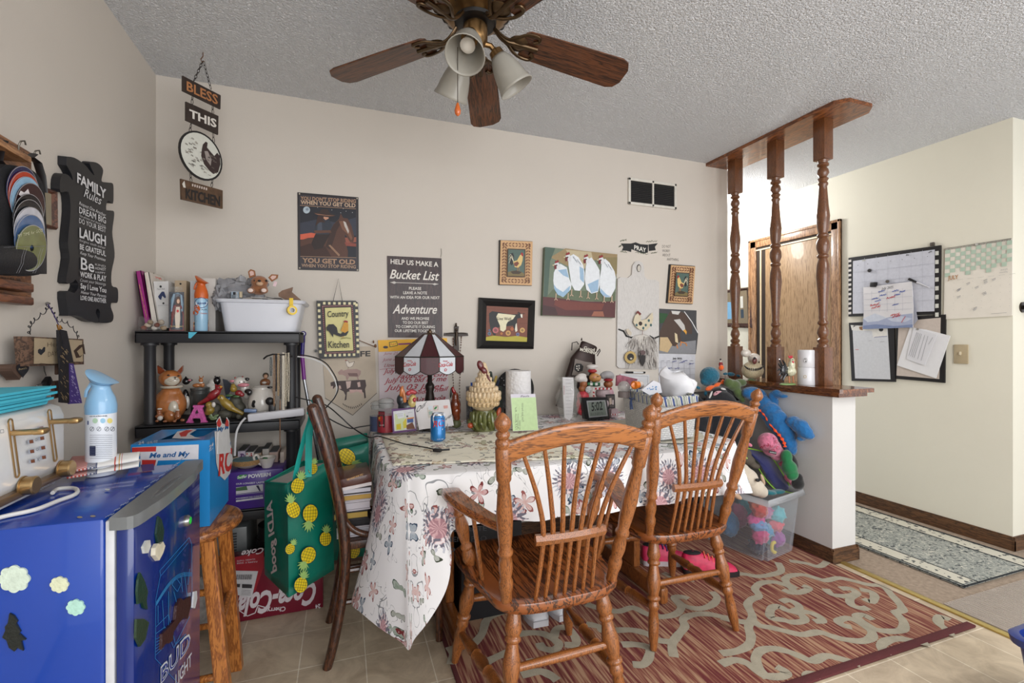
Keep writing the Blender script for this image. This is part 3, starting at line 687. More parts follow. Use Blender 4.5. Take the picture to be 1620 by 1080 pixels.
# ================================================================ THINGS ON THE WALLS
NB,NL,NH=Vector((0,-1,0)),Vector((1,0,0)),Vector((-1,0,0))
def K(s,ox,oy): return lambda *p: [(ox+x/s,oy+y/s) for x,y in p]
def slabp(name,fn,n,pts,th,m,parent,lift=.001,smooth=0):
    mb=MB(); n=Vector(n).normalized(); mb.prism([fn(u,v,lift+th) for u,v in pts],n*(-th)); return put(name,mb,m,parent,smooth=smooth)
def frame(name,fn,n,o,i,th,m,parent,lift=.001,inner=None):
    """mitred frame between outer and inner outlines (4 px corners each)"""
    mb=MB(); n=Vector(n).normalized()
    O=[fn(u,v,lift+th*.6) for u,v in o]; Ob=[p-n*th*.6 for p in O]; I=[fn(u,v,lift+(inner or th*.5)) for u,v in i]; Md=[a.lerp(b,.4)+n*th*.45 for a,b in zip(O,I)]
    V=lambda q: [mb.bm.verts.new(p) for p in q]
    a,b,c,d=V(Ob),V(O),V(Md),V(I)
    for r0,r1 in ((a,b),(b,c),(c,d)):
        for k in range(4): mb.bm.faces.new((r0[k],r0[(k+1) % 4],r1[(k+1) % 4],r1[k]))
    mb.bm.faces.new(a); return put(name,mb,m,parent,smooth=0)
BLK=C(24,22,24,.4,var=.1)
# ---- metal sign: rider and horse
t=thing('metal_sign','dark metal sign of a hatted rider on a horse, lettered YOU GET OLD','sign')
k=K(4,440,290)
slabp('panel',BACK,NB,k((122,56),(508,88),(511,556),(126,546)),.003,C(38,34,38,.4),t)
p=Paint(BACK,.0045)
p.poly((58,52,58),k((134,70),(498,100),(500,546),(138,536))); p.poly((30,32,42),k((138,140),(492,162),(494,470),(140,462)))
for x,y in ((135,66),(500,96),(502,548),(137,535)): p.ell((190,180,160),*k((x,y))[0],1.2,1.2,n=8)
p.poly((52,56,70),k((140,250),(260,225),(380,250),(492,215),(492,330),(140,330))); p.poly((206,96,70),k((140,322),(210,312),(300,330),(200,350),(140,356))); p.poly((150,84,66),k((380,345),(494,340),(494,372),(380,380)))
p.ell((176,190,200),*k((180,168))[0],5.5,5.5); p.ell((130,144,158),*k((184,164))[0],2.5,2.2)
for x,y in ((250,152),(340,168),(430,176),(396,186),(470,184),(412,160)): p.ell((230,230,230),*k((x,y))[0],.5,.5,n=6)
p.poly((86,54,42),k((140,360),(190,345),(250,340),(300,350),(330,300),(350,260),(385,225),(396,190),(412,218),(440,222),(465,270),(482,340),(476,372),(455,370),(430,330),(420,325),(430,380),(442,430),(440,468),(142,462)))
p.poly((58,36,30),k((330,300),(350,262),(382,232),(392,262),(370,300),(352,360),(330,420),(300,400))); p.poly((122,82,62),k((385,240),(420,236),(448,280),(470,345),(462,362),(440,320),(405,290)))
p.poly((196,188,182),k((412,238),(428,246),(448,300),(444,318),(420,270))); p.poly((60,34,26),k((140,400),(200,380),(300,400),(340,468),(142,462))); p.poly((40,26,24),k((236,320),(330,318),(280,410),(230,420),(210,380)))
p.poly((44,50,62),k((232,300),(240,245),(280,228),(322,232),(340,262),(330,300),(320,322),(240,322))); p.poly((70,76,90),k((250,250),(276,238),(280,300),(248,306))); p.poly((96,62,48),k((226,298),(330,296),(338,312),(232,316)))
p.poly((198,146,120),k((288,196),(318,200),(320,222),(300,232),(286,220))); p.poly((60,36,30),k((250,208),(290,192),(286,232),(300,246),(262,246),(236,270),(244,236)))
p.poly((54,38,34),k((222,186),(262,182),(274,164),(312,162),(328,188),(366,202),(330,216),(260,206))); p.poly((150,104,80),k((230,190),(300,200),(360,204),(320,206),(250,198)))
p.poly((150,116,92),k((318,392),(330,388),(392,452),(384,462))); p.poly((140,70,58),k((420,372),(494,380),(494,400),(430,395))); p.text((226,150,110),'',(0,0),(1,1),1) if False else None
ORG=(172,138,112)
p.text(ORG,"YOU DON'T STOP RIDING",*k((142,104),(492,124)),5.6,bold=.03); p.text((200,172,146),"WHEN YOU GET OLD",*k((142,130),(490,152)),6.0,bold=.03)
p.rect(ORG,*k((138,138))[0],*k((492,141))[0],dv=5.5); p.rect(ORG,*k((140,460))[0],*k((494,463))[0],dv=2.2)
p.text(ORG,"YOU GET OLD",*k((152,500),(488,512)),7.2,bold=.04); p.text((168,140,118),"WHEN YOU STOP RIDING",*k((148,528),(492,538)),5.0,bold=.03); p.done('print',t)
# ---- bucket list sign
t=thing('wall_sign','dark brown wood-grain sign reading HELP US MAKE A Bucket List','sign')
slabp('panel',BACK,NB,k((690,458),(1034,474),(1040,976),(696,974)),.004,wood('bucket_board',(70,50,50),(44,32,34),(6,6,.5),12,.5,.1),t)
p=Paint(BACK,.0055); W_=(226,220,212)
for s_,a,b,h,sh,bo in (("HELP US MAKE A",(712,508),(1014,528),7.5,0,.02),("Bucket List",(706,600),(1020,614),14,.35,.015),("PLEASE",(828,672),(906,674),4.4,0,.015),("LEAVE A NOTE",(792,700),(942,702),4.4,0,.015),
        ("WITH AN IDEA FOR OUR NEXT",(708,728),(1022,732),4.4,0,.015),("Adventure",(724,822),(1006,824),14,.35,.015),("AND WE PROMISE",(780,862),(956,864),4.2,0,.015),("TO DO OUR BEST",(788,888),(950,890),4.2,0,.015),("TO COMPLETE IT DURING",(744,914),(992,916),4.2,0,.015),("OUR LIFETIME TOGETHER",(738,940),(996,942),4.2,0,.015)):
    p.text(W_,s_,*k(a,b),h,sh,bo,3)
p.line((196,190,184),k((712,626),(1012,637)),1.0); p.poly((196,190,184),k((712,626),(735,619),(752,628),(735,636))); p.poly((196,190,184),k((1014,637),(990,630),(975,637),(990,645))); p.done('lettering',t)
mb=MB(); mb.tube([BACK(698,393,.004),BACK(698.5,400,.006),BACK(697.5,407,.006)],.0012,6); put('hanging_chain',mb,C(150,148,140,.4,.8),t)
# ---- country kitchen sign
t=thing('kitchen_sign','black checked Country Kitchen plaque with a rooster, hung on a grey cord','sign')
k=K(4,490,430)
TILT=plane((0,YB-.012,0),(0,-1,0))
slabp('panel',TILT,NB,k((42,182),(290,182),(306,196),(316,540),(62,550),(56,500)),.014,BLK,t)
p=Paint(TILT,.0165); CR=(222,212,170)
for i in range(9):
    for sx,a in ((50,0),(288,1)):
        x=sx+i*1.2; y=200+i*37; p.rect(CR,*k((x,y))[0],*k((x+16,y+18))[0])
for i in range(7): p.rect(CR,*k((84+i*32,190+i*.3))[0],*k((100+i*32,206+i*.3))[0]); p.rect(CR,*k((92+i*30,520-i*.8))[0],*k((108+i*30,536-i*.8))[0])
p.poly((96,34,42),k((76,212),(272,208),(290,510),(98,520))); p.poly((24,22,24),k((88,222),(264,218),(280,502),(104,508))); p.poly((212,204,140),k((96,228),(260,224),(276,496),(108,502)))
for i in range(22):
    p.ell((220,200,190),*k((84+i*8.6,217-i*.2))[0],.5,.5,n=5); p.ell((220,200,190),*k((100+i*8.6,513-i*.4))[0],.5,.5,n=5); p.ell((220,200,190),*k((82+i*.8,222+i*13.3))[0],.5,.5,n=5); p.ell((220,200,190),*k((268+i*.8,218+i*13.3))[0],.5,.5,n=5)
p.text((24,24,22),'Country',*k((112,286),(246,280)),9.5,bold=.01,res=3); p.text((24,24,22),'Kitchen',*k((118,480),(250,478)),10.5,bold=.01,res=3)
p.poly((26,24,28),k((104,352),(120,332),(150,330),(172,352),(178,384),(196,392),(236,362),(246,378),(232,402),(196,410),(172,402),(150,392),(148,414),(132,390),(118,372),(108,372)))
p.poly((206,148,40),k((196,372),(216,322),(234,312),(244,330),(244,372),(222,386))); p.poly((150,30,32),k((212,316),(222,306),(240,310),(242,322),(226,318))); p.line((190,130,40),k((206,408),(208,420),(200,422)),.7); p.line((190,130,40),k((214,408),(217,418),(222,420)),.7)
p.line((120,130,60),k((196,424),(230,416),(260,420)),.8); p.done('painting',t)
mb=MB(); mb.tube([TILT(*k((148,184))[0],.010),TILT(*k((182,42))[0],.003),TILT(*k((206,184))[0],.010)],.0016,6); put('cord',mb,C(92,90,88,.7),t)
mb=MB(); mb.cone(BACK(*k((40,500))[0],.0),BACK(*k((40,500))[0],.02),.007); single('wall_peg',mb,BLK,'black round peg on the wall left of the checked kitchen plaque','peg')
# ---- pennant banner
t=thing('pennant','beige farm pennant with hen, pig and cow stacked, partly behind the kitchen plaque','banner')
slabp('cloth',BACK,NB,k((78,478),(412,470),(424,766),(272,906),(98,798)),.002,C(198,184,166,.9,var=.08,vs=12,bump=.3,bs=500),t)
p=Paint(BACK,.0034); p.text((40,34,32),'LIFE',*k((268,536),(384,532)),8.2,bold=.03)
p.line((70,58,50),k((98,798),(272,906),(424,766)),.8)
p.poly((226,214,200),k((226,566),(242,560),(250,576),(262,572),(284,566),(272,594),(256,604),(238,600),(230,584))); p.line((70,50,46),k((226,566),(242,560),(250,576),(262,572),(284,566),(272,594),(256,604),(238,600),(226,566)),.5); p.line((120,60,50),k((246,602),(242,614)),.5); p.poly((150,60,50),k((222,562),(228,554),(238,560)))
p.poly((168,138,130),k((178,636),(196,618),(204,616),(212,624),(240,616),(300,614),(324,626),(322,646),(306,668),(316,690),(306,692),(298,664),(250,662),(240,684),(232,682),(228,660),(206,650),(186,650))); p.poly((120,90,86),k((240,640),(300,640),(306,660),(250,660)))
p.poly((64,46,44),k((132,700),(146,694),(176,690),(230,688),(300,684),(352,682),(358,720),(350,740),(352,760),(356,796),(346,800),(342,764),(320,752),(296,742),(236,760),(232,808),(220,814),(226,780),(214,756),(186,740),(170,716),(150,740),(134,726)))
p.poly((206,180,170),k((228,692),(262,690),(256,730),(236,740))); p.poly((206,176,166),k((300,700),(318,694),(322,726),(306,730))); p.poly((206,176,166),k((176,716),(196,720),(200,740),(184,738))); p.poly((206,170,162),k((250,744),(330,744),(340,796),(330,770),(300,756),(256,770))); p.poly((206,180,170),k((134,722),(148,722),(146,736),(136,736)))
for i in range(11): p.line((60,52,48),k((210+i*11.5,832+math.sin(i/10*math.pi)*22),(214+i*11.5,842+math.sin(i/10*math.pi)*22)),1)
p.done('print',t)
mb=MB(); mb.tube([BACK(*k(q)[0],.008) for q in ((300,428),(360,452),(416,474))],.0022,6); mb.ball(BACK(*k((416,468))[0],.012),(.006,.006,.010)); mb.ball(BACK(*k((404,442))[0],.012),(.004,.004,.008)); put('cord',mb,C(122,88,62,.8),t)
# ---- sticky easel pad
t=thing('easel_pad','white easel pad with yellow top and red handwritten dates behind the lamp','pad')
slabp('sheets',BACK,NB,k((434,500),(870,486),(880,800),(900,1010),(446,1010)),.006,C(214,202,206,.8,var=.02),t)
slabp('header',BACK,NB,k((432,432),(668,424),(868,418),(872,486),(436,506)),.008,C(236,178,34,.5,var=.03),t)
p=Paint(BACK,.0098); p.ell((60,50,60),*k((480,476))[0],4,2); p.ell((60,50,60),*k((680,462))[0],4,2); p.poly((244,206,40),k((504,446),(550,440),(556,464),(508,474))); p.line((30,30,30),k((504,446),(550,440),(556,464),(508,474),(504,446)),1.0); p.rect((136,60,110),*k((560,452))[0],*k((640,462))[0],dv=-1)
p.text((200,60,50),'Post-it',*k((512,466),(548,458)),3.5,bold=.02); p.done('header_print',t)
p=Paint(BACK,.0078); RI=(168,44,62)
for s_,a,b,h,bo in (("June 25",(466,524),(560,520),4.0,-.01),("June 26",(458,566),(560,556),5.0,-.01),("Llowee",(470,602),(570,598),5.5,-.005),("July 0 Appt Skatepark",(464,642),(880,628),7.5,.01),("Janice from",(540,672),(876,660),6.0,.01),("July 035 bkf by me",(470,704),(866,690),8,.01),("July 03 Janet",(474,748),(850,738),8.5,.01),("no holiday mail",(560,790),(880,748),6.5,.01),("7 Amanda",(600,824),(860,806),6.5,.01)):
    p.text(RI,s_,*k(a,b),h,.4,bo,3)
p.line(RI,k((444,618),(500,610),(545,612)),.5); p.done('handwriting',t)
# ---- crucifix with rosary
t=thing('crucifix','dark metal crucifix hanging on the wall right of the lamp shade','crucifix')
mb=MB(); c0=BACK(*k((928,400))[0],.012); 
mb.prism([BACK(*q,.010) for q in k((916,344),(944,344),(940,386),(1000,386),(1004,404),(942,408),(946,500),(912,500),(914,408),(850,404),(852,386),(914,386))],(0,.008,0)); put('cross',mb,C(44,36,32,.4,.5),t)
mb=MB(); q=lambda x,y,l=.016: BACK(*k((x,y))[0],l)
mb.ball(q(928,366),.008); mb.tube([q(928,376),q(930,400),q(926,440),q(928,466)],[.006,.009,.006,.004],8); mb.tube([q(926,388),q(896,386),q(866,390)],.003,6); mb.tube([q(930,388),q(960,386),q(990,388)],.003,6); mb.tube([q(926,330),q(926,346)],[.004,.008],8); mb.ball(q(926,328),.005); put('figure',mb,C(70,58,48,.35,.6),t,smooth=50)
mb=MB()
for xs,ys in (((908,908,912,906,910,908),(420,480,560,640,720,800)),((960,956,948,952,948,950),(410,470,560,640,720,800))):
    pts=spl([q(x,y,.010) for x,y in zip(xs,ys)],9)
    mb.tube(pts,.0006,4)
    for i,p_ in enumerate(pts):
        if i % 2 == 0: mb.ball(p_,.0036,n=8,m=6)
single('rosary',mb,C(92,52,34,.35),'brown bead rosary draped over the dark crucifix','rosary')
# ---- framed pictures
k=K(4.908,740,360)
def rooster_frame(label,o,i,back,art,facing):
    t=thing('picture_frame',label,'picture',None)
    slabp('backing',BACK,NB,back,.012,C(30,30,30,.5),t)
    slabp('frame',BACK,NB,o,.018,C(206,166,122,.6,var=.06),t)
    p=Paint(BACK,.0200); (a,b,c,d)=o
    def bl(s,q): x=(a[0]+(b[0]-a[0])*s)*(1-q)+(d[0]+(c[0]-d[0])*s)*q; y=(a[1]+(b[1]-a[1])*s)*(1-q)+(d[1]+(c[1]-d[1])*s)*q; return x,y
    BR=(104,58,38)
    for n_,f in ((9,lambda e: (e,.09)),(9,lambda e: (e,.91)),(13,lambda e: (.13,e)),(13,lambda e: (.87,e))):
        for j in range(n_):
            e=.09+.82*j/(n_-1); x,y=bl(*f(e)); hz=n_ == 9; sg=1 if e < .5 else -1
            for w in (-1,1):
                if hz: p.ell(BR,x,y+w*1.9,2.2,.75,rot=sg*w*.6+(0 if w > 0 else 0),n=7)
                else: p.ell(BR,x+w*1.9,y,.75,2.2,rot=-w*.6*1,n=7)
    p.poly((60,40,30),[bl(s,q) for s,q in ((.22,.18),(.78,.18),(.78,.82),(.22,.82))]); p.poly((78,100,92),[bl(s,q) for s,q in ((.245,.20),(.755,.20),(.755,.80),(.245,.80))])
    F=(lambda s: s) if facing > 0 else (lambda s: 1-s)
    g=lambda *P: [bl(F(.245+.51*s),.20+.60*q) for s,q in P]
    p.poly((120,104,62),g((0,.86),(.3,.80),(.8,.82),(1,.9),(1,1),(0,1))); p.poly((64,50,34),g((.15,.84),(.5,.78),(.85,.84),(.7,.92),(.3,.92)))
    p.poly((32,34,36),g((.05,.30),(.12,.16),(.28,.12),(.36,.24),(.34,.42),(.30,.56),(.20,.60),(.10,.52)))
    for m_ in range(3): p.line((214,206,178),g((.34,.46),(.26-.05*m_,.26),(.14,.18+.1*m_),(.06,.28+.12*m_)),.6)
    p.poly((216,186,120),g((.30,.46),(.55,.40),(.72,.20),(.82,.16),(.90,.22),(.88,.40),(.80,.58),(.62,.68),(.42,.66))); p.poly((120,62,46),g((.36,.50),(.58,.44),(.68,.52),(.52,.64),(.38,.60)))
    p.poly((160,40,38),g((.76,.16),(.82,.08),(.92,.14),(.92,.24),(.86,.24))); p.line((180,120,60),g((.56,.66),(.60,.80)),.7); p.line((180,120,60),g((.66,.66),(.70,.78)),.7); p.done('painting',t); return t
rooster_frame('tan leaf-bordered rooster picture above the framed cow',k((256,98),(504,108),(498,448),(248,440)),None,k((246,96),(502,106),(498,450),(242,444)),0,1)
k=K(4.155,960,360)
rooster_frame('tan leaf-bordered rooster picture above the eagle calendar',k((424,246),(582,256),(566,500),(404,492)),None,k((414,240),(580,252),(564,503),(394,495)),0,-1)
k=K(4.908,740,360)
t=thing('framed_cow_picture','black framed Live Well cow and flowers print on the wall','picture')
frame('frame',BACK,NB,k((88,542),(524,566),(512,942),(76,938)),k((148,608),(468,624),(458,884),(142,874)),.028,C(22,20,20,.35,var=.1),t,inner=.008)
p=Paint(BACK,.0095); p.poly((118,62,40),k((146,606),(470,622),(460,886),(140,876)))
for y in (630,680,730): p.line((96,48,32),k((150,y),(466,y+14)),.6)
p.poly((178,166,48),k((142,850),(200,838),(300,848),(380,840),(462,852),(459,886),(141,877)))
p.poly((20,18,20),k((166,664),(190,648),(230,654),(330,672),(384,672),(400,660),(420,676),(410,700),(384,706),(382,760),(380,806),(366,806),(352,760),(300,766),(280,806),(262,804),(250,770),(226,780),(216,836),(200,836),(176,790),(166,720)))
p.poly((226,218,184),k((236,664),(330,674),(372,680),(352,710),(312,730),(300,750),(296,790),(276,808),(252,796),(250,760),(232,720),(222,690))); p.poly((226,218,200),k((380,740),(386,800),(372,810),(366,790),(372,750))); p.poly((230,226,210),k((408,672),(424,672),(424,700),(414,696)))
p.line((20,18,20),k((386,664),(396,656),(410,668)),1.0); p.line((20,18,20),k((426,668),(440,666)),1.0)
for x,y,r,c in ((216,796,24,(186,104,104)),(168,822,14,(96,116,140)),(314,818,20,(206,156,90)),(344,786,12,(206,110,60)),(388,828,14,(110,112,150)),(424,796,20,(206,162,96)),(262,822,9,(206,130,60)),(168,796,8,(90,110,140))):
    p.ell(c,*k((x,y))[0],r/4.9,r/4.9,n=12); p.ell(tuple(int(a*.7) for a in c),*k((x,y))[0],r/9,r/9,n=8)
p.text((40,34,30),'Live Well',*k((232,716),(336,720)),4.8,bold=0,res=3); p.done('print',t)
# ---- four hens canvas
t=thing('canvas_painting','square canvas painting of four white hens on a red beam','painting')
slabp('canvas',BACK,NB,k((600,150),(1162,207),(1142,700),(580,680)),.032,C(112,122,104,.8),t)
p=Paint(BACK,.0335)
p.poly((112,124,104),k((600,150),(1162,207),(1144,698),(580,678))); p.poly((150,128,90),k((640,230),(760,160),(900,180),(1162,207),(1152,380),(1040,240),(780,300),(700,260))); p.poly((186,172,140),k((760,170),(960,190),(980,290),(900,320),(800,230)))
p.poly((70,92,80),k((600,150),(680,158),(640,260),(620,540),(590,540))); p.poly((92,104,78),k((660,480),(1146,500),(1146,580),(600,550))); p.poly((132,118,78),k((1040,230),(1162,230),(1158,360),(1060,300)))
p.poly((86,40,40),k((584,536),(700,545),(800,560),(900,572),(1040,574),(1148,570),(1144,698),(580,678))); p.poly((112,52,42),k((680,560),(860,576),(1060,590),(1040,640),(760,640),(670,600))); p.poly((62,30,32),k((584,600),(680,620),(700,678),(580,676))); p.poly((150,92,70),k((980,650),(1050,650),(1060,690),(960,686)))
def hen(pts,sh,head,legs):
    p.poly((222,226,230),k(*pts)); p.poly((150,180,206),k(*sh)); x,y=head
    p.poly((214,216,218),k((x-14,y-10),(x+14,y-22),(x+34,y+2),(x+30,y+34),(x-4,y+30))); p.poly((140,30,34),k((x-10,y-12),(x-6,y-34),(x+4,y-30),(x+14,y-42),(x+22,y-26),(x+12,y-18))); p.poly((108,26,30),k((x-16,y+2),(x+4,y-4),(x+4,y+30),(x-12,y+34))); p.ell((60,40,36),*k((x+4,y+2))[0],1.3,1.1,n=8); p.poly((206,190,150),k((x-16,y-6),(x-32,y+2),(x-14,y+8)))
    for a,b in legs: p.line((206,176,150),k((a,b),(a-2,b+40)),1.3); p.line((206,176,150),k((a-12,b+50),(a-2,b+38),(a+10,b+50)),1.1)
hen(((668,350),(690,300),(720,280),(770,310),(790,400),(806,440),(800,480),(760,520),(740,540),(700,520),(670,470),(664,410)),((700,330),(766,320),(786,390),(740,370)),(686,290),((686,512),(780,510)))
p.poly((150,182,208),k((668,440),(690,470),(740,500),(796,450),(790,490),(744,538),(700,522),(674,480)))
hen(((780,230),(820,205),(860,230),(896,290),(908,350),(904,440),(870,490),(830,486),(804,440),(792,360),(782,290)),((868,300),(900,320),(902,430),(872,400)),(772,228),((808,480),(878,490)))
hen(((916,300),(930,250),(960,230),(990,270),(1024,330),(1026,440),(1010,500),(960,512),(920,480),(908,400)),((930,440),(1016,400),(1012,490),(960,508)),(914,244),((936,500),(1002,506)))
hen(((1034,330),(1040,270),(1066,240),(1100,270),(1140,340),(1150,390),(1146,470),(1110,540),(1060,540),(1026,490),(1024,400)),((1030,470),(1080,520),(1110,536),(1060,540),(1028,500)),(1030,250),((1060,530),(1120,530)))
for a in ((820,230),(850,250),(1060,270),(1090,290)): p.scribble((70,84,110),*k(a,(a[0]+30,a[1]+40)),2,10,.4,a[0])
p.done('painting',t)
# ---- wall decals
p=Paint(BACK,.0006); k=K(4.155,960,360)
p.poly((22,22,24),k((98,150),(108,128),(92,104),(120,104),(166,104),(160,160),(130,152))); p.poly((22,22,24),k((160,104),(190,96),(220,108),(272,112),(270,164),(236,170),(200,156),(158,140))); p.poly((22,22,24),k((274,110),(336,102),(316,126),(322,148),(276,154)))
p.text((232,228,220),'PRAY',*k((180,142),(258,162)),6.8,bold=.02)
for a,b in (((86,92),(130,84)),((90,160),(130,166)),((260,96),(330,92)),((290,170),(330,166)),((190,164),(270,178)),((80,130),(96,120))): p.scribble((84,96,70),*k(a,b),2.6,9,.6,a[0])
single('banner_decal',p.mb,[C(*c,var=0) for c in p.cols],'black ribbon decal reading PRAY stuck high on the back wall','decal',smooth=0,recalc=False)
p=Paint(BACK,.0006)
for s_,a,b in (('DO NOT',(364,132),(420,132)),('WORRY',(364,160),(416,162)),('ABOUT',(366,188),(418,190)),('ANYTHING',(396,216),(472,220))): p.text((60,56,54),s_,*k(a,b),4.4,bold=-.01)
single('lettering_decal',p.mb,[C(*c,var=0) for c in p.cols],'small lettering decal DO NOT WORRY ABOUT ANYTHING beside the ribbon decal','decal',smooth=0,recalc=False)
# ---- highland cow board
t=thing('cutting_board','white paddle-shaped board printed with a highland cow and a hen','board')
slabp('board',BACK,NB,k((72,336),(90,326),(140,330),(164,310),(170,250),(186,224),(212,218),(236,230),(244,262),(248,320),(268,340),(330,346),(344,358),(342,920),(332,930),(80,922),(66,908)),.012,wood('white_washed_board',(206,202,198),(188,184,180),(8,8,.6),10,.5,.1,.45,.03),t)
p=Paint(BACK,.0135); p.ell((60,54,50),*k((210,266))[0],3.6,6.2); p.ell((196,190,180),*k((212,268))[0],2.6,5.0)
p.line((30,26,26),k((78,668),(110,680),(128,712),(160,722),(186,718)),2.6); p.line((30,26,26),k((282,712),(310,728),(344,714)),2.6)
p.poly((176,170,164),k((140,756),(180,706),(236,696),(282,712),(330,756),(310,800),(330,860),(336,926),(120,922),(130,850),(160,800))); p.poly((200,194,186),k((186,716),(236,700),(270,716),(260,760),(210,770),(196,740)))
rr=random.Random(3)
for i in range(120): x=rr.uniform(140,326); y=rr.uniform(712,900); p.line(rr.choice(((120,112,106),(214,208,200),(70,62,60),(160,152,146))),k((x,y),(x+rr.uniform(-10,10)+(x-236)*.12,y+rr.uniform(20,50))),.6)
p.poly((96,76,76),k((218,812),(238,804),(256,814),(250,836),(226,836))); p.poly((40,34,34),k((212,838),(254,838),(252,880),(236,914),(220,880)))
p.ell((186,158,96),*k((156,852))[0],9.5,10,n=14); p.ell((36,30,26),*k((156,850))[0],5.6,5.8,n=12); p.ell((206,196,170),*k((160,860))[0],2,1.5,n=6)
p.poly((206,194,168),k((174,620),(184,580),(206,560),(226,576),(222,610),(260,600),(300,556),(306,590),(296,640),(256,676),(216,670),(190,650))); p.poly((110,40,34),k((188,566),(204,544),(228,566),(216,578),(204,562)))
p.ell((52,36,30),*k((221,630))[0],3,3.4,n=10)
for x,y in ((256,640),(276,610),(240,660),(196,640),(290,640)): p.ell((56,92,96),*k((x,y))[0],1.8,2.4,n=7)
p.line((110,60,44),k((234,676),(234,704)),.7); p.poly((196,184,166),k((126,670),(142,662),(164,690),(158,712),(138,700))); p.done('print',t)
# ---- eagle calendar
t=thing('eagle_calendar','wall calendar with an eagle photograph over a July page','calendar')
slabp('lower_page',BACK,NB,k((342,826),(582,832),(578,1045),(342,1040)),.003,C(204,204,210,.7),t)
slabp('upper_page',BACK,NB,k((344,532),(590,544),(588,640),(600,700),(594,760),(586,830),(342,826)),.004,C(60,60,62,.5),t)
p=Paint(BACK,.0055); p.poly((64,64,66),k((346,534),(586,546),(592,700),(582,828),(344,824))); p.poly((134,134,138),k((346,770),(586,740),(584,828),(344,824))); p.poly((36,76,40),k((346,560),(400,565),(396,620),(348,630)))
p.poly((74,56,46),k((420,545),(470,548),(510,560),(540,600),(560,650),(560,700),(520,690),(500,660),(480,700),(490,740),(450,780),(400,770),(350,740),(346,690),(380,610))); p.poly((206,204,200),k((424,546),(484,550),(470,572),(430,566))); p.poly((196,194,190),k((440,606),(480,600),(510,640),(520,690),(498,676),(470,640)))
p.poly((220,160,60),k((500,676),(516,668),(526,684),(522,704),(514,690))); p.poly((196,170,130),k((350,720),(400,720),(430,770),(400,820),(346,806))); p.poly((214,196,160),k((446,690),(462,700),(470,760),(450,750))); p.line((206,130,60),k((460,770),(466,792)),1.6); p.line((206,130,60),k((486,750),(520,760),(526,776)),1.6); p.line((206,130,60),k((490,752),(484,776)),1.6); p.line((230,230,230),k((510,552),(560,620),(598,690)),1.2)
p.text((40,40,40),'July 2025',*k((434,864),(494,866)),2.8,bold=.02)
for i in range(6): x=358+i*38; p.line((170,170,176),k((x,872),(x-2,1040)),.35); p.scribble((120,120,126),*k((x+4,876),(x+20,876)),.8,4,.4,i)
for y in (884,920,960): p.line((170,170,176),k((344,y),(580,y+6)),.35)
for i,(x,y) in enumerate(((430,884),(480,890),(500,880),(396,930),(450,930),(540,900))): p.scribble((60,70,150),*k((x,y),(x+30,y-6)),2,6,.5,i)
p.done('print',t)
# ---- small whiteboard and marker
t=thing('whiteboard','small white-framed dry erase board low on the back wall behind the basket','whiteboard')
slabp('board',BACK,NB,k((90,960),(280,966),(278,1040),(88,1040)),.008,C(212,212,214,.3,var=.02),t); p=Paint(BACK,.0095); p.line((150,150,154),k((100,1036),(100,972),(270,978),(268,1036)),.5); p.done('inner_edge',t)
t=thing('marker','black and white marker clipped to the top of the small whiteboard','marker')
mb=MB(); mb.cone(q0 := BACK(*k((126,950))[0],.018),BACK(*k((172,951))[0],.018),.006); put('cap',mb,BLK,t)
mb=MB(); mb.cone(BACK(*k((172,951))[0],.018),BACK(*k((248,952))[0],.018),.0062,.0052); put('barrel',mb,C(220,220,220,.3),t); mb=MB(); mb.cone(BACK(*k((238,952))[0],.018),BACK(*k((250,952))[0],.018),.0068); put('end',mb,BLK,t)
# ================================================================ LEFT WALL
k=K(3.79,100,235)
t=thing('family_rules_sign','black puzzle-piece shaped wooden sign reading FAMILY Rules in white','sign')
P1=spl([(x,y,0) for x,y in ((12,48),(60,55),(120,95),(158,140),(180,160),(150,90),(175,80),(210,95),(232,130),(222,185),(230,200),(262,205),(290,210),(294,260),(290,330),(262,310),(250,340),(255,380),(290,372),(298,400),(286,500),(296,580),(300,650),(282,740),(284,820),(316,835),(322,880),(316,924),(284,922),(278,950),(294,1000),(280,1040),(210,1040),(214,985),(198,958),(188,985),(206,1036),(150,1035),(90,1005),(20,1000),(22,990),(10,860),(60,864),(84,820),(66,785),(50,800),(10,800),(30,660),(20,560),(36,380),(24,262),(-24,262),(-26,190),(-8,152),(24,160),(50,190),(40,150),(12,100))],3)
slabp('board',LEFT,NL,k(*[(a.x+8,a.y) for a in P1]),.022,C(26,27,32,.45,var=.08),t)
p=Paint(LEFT,.0245); W2=(222,222,224)
for s_,a,b,h,sh,bo in (('FAMILY',(84,200),(258,304),15,0,.03),('Rules',(124,286),(230,340),14,.4,.0),('Respect One Another',(96,335),(256,410),5.5,.3,0),('DREAM BIG',(96,385),(256,450),10,0,.01),('Say please and thank you',(98,405),(254,470),3.4,.2,-.01),('DO YOUR BEST',(96,445),(256,504),8,0,0),('LAUGH',(98,530),(256,582),15,0,.03),('forgive each other',(98,555),(254,604),4,.2,-.01),('BE GRATEFUL',(100,602),(256,646),8.4,0,.015),
        ('Keep Your Promises',(102,632),(254,676),5,.35,0),('Be',(106,722),(186,742),19,0,.01),('KIND',(192,700),(254,712),3.4,0,-.01),('HONEST',(192,724),(256,732),4.2,0,0),('HAPPY',(194,746),(252,753),3.2,0,-.01),('WORK & PLAY',(102,768),(258,796),8.6,0,.02),('Count your blessings',(102,796),(256,822),5,.3,-.01),('Say I Love You',(104,836),(258,864),8,0,.02),('Honor Your Parents',(106,868),(258,894),5,.35,0),('LOVE ONE ANOTHER',(104,906),(258,926),7,0,.02)):
    p.text(W2,s_,*k(a,b),h,sh,bo,2)
p.done('lettering',t)
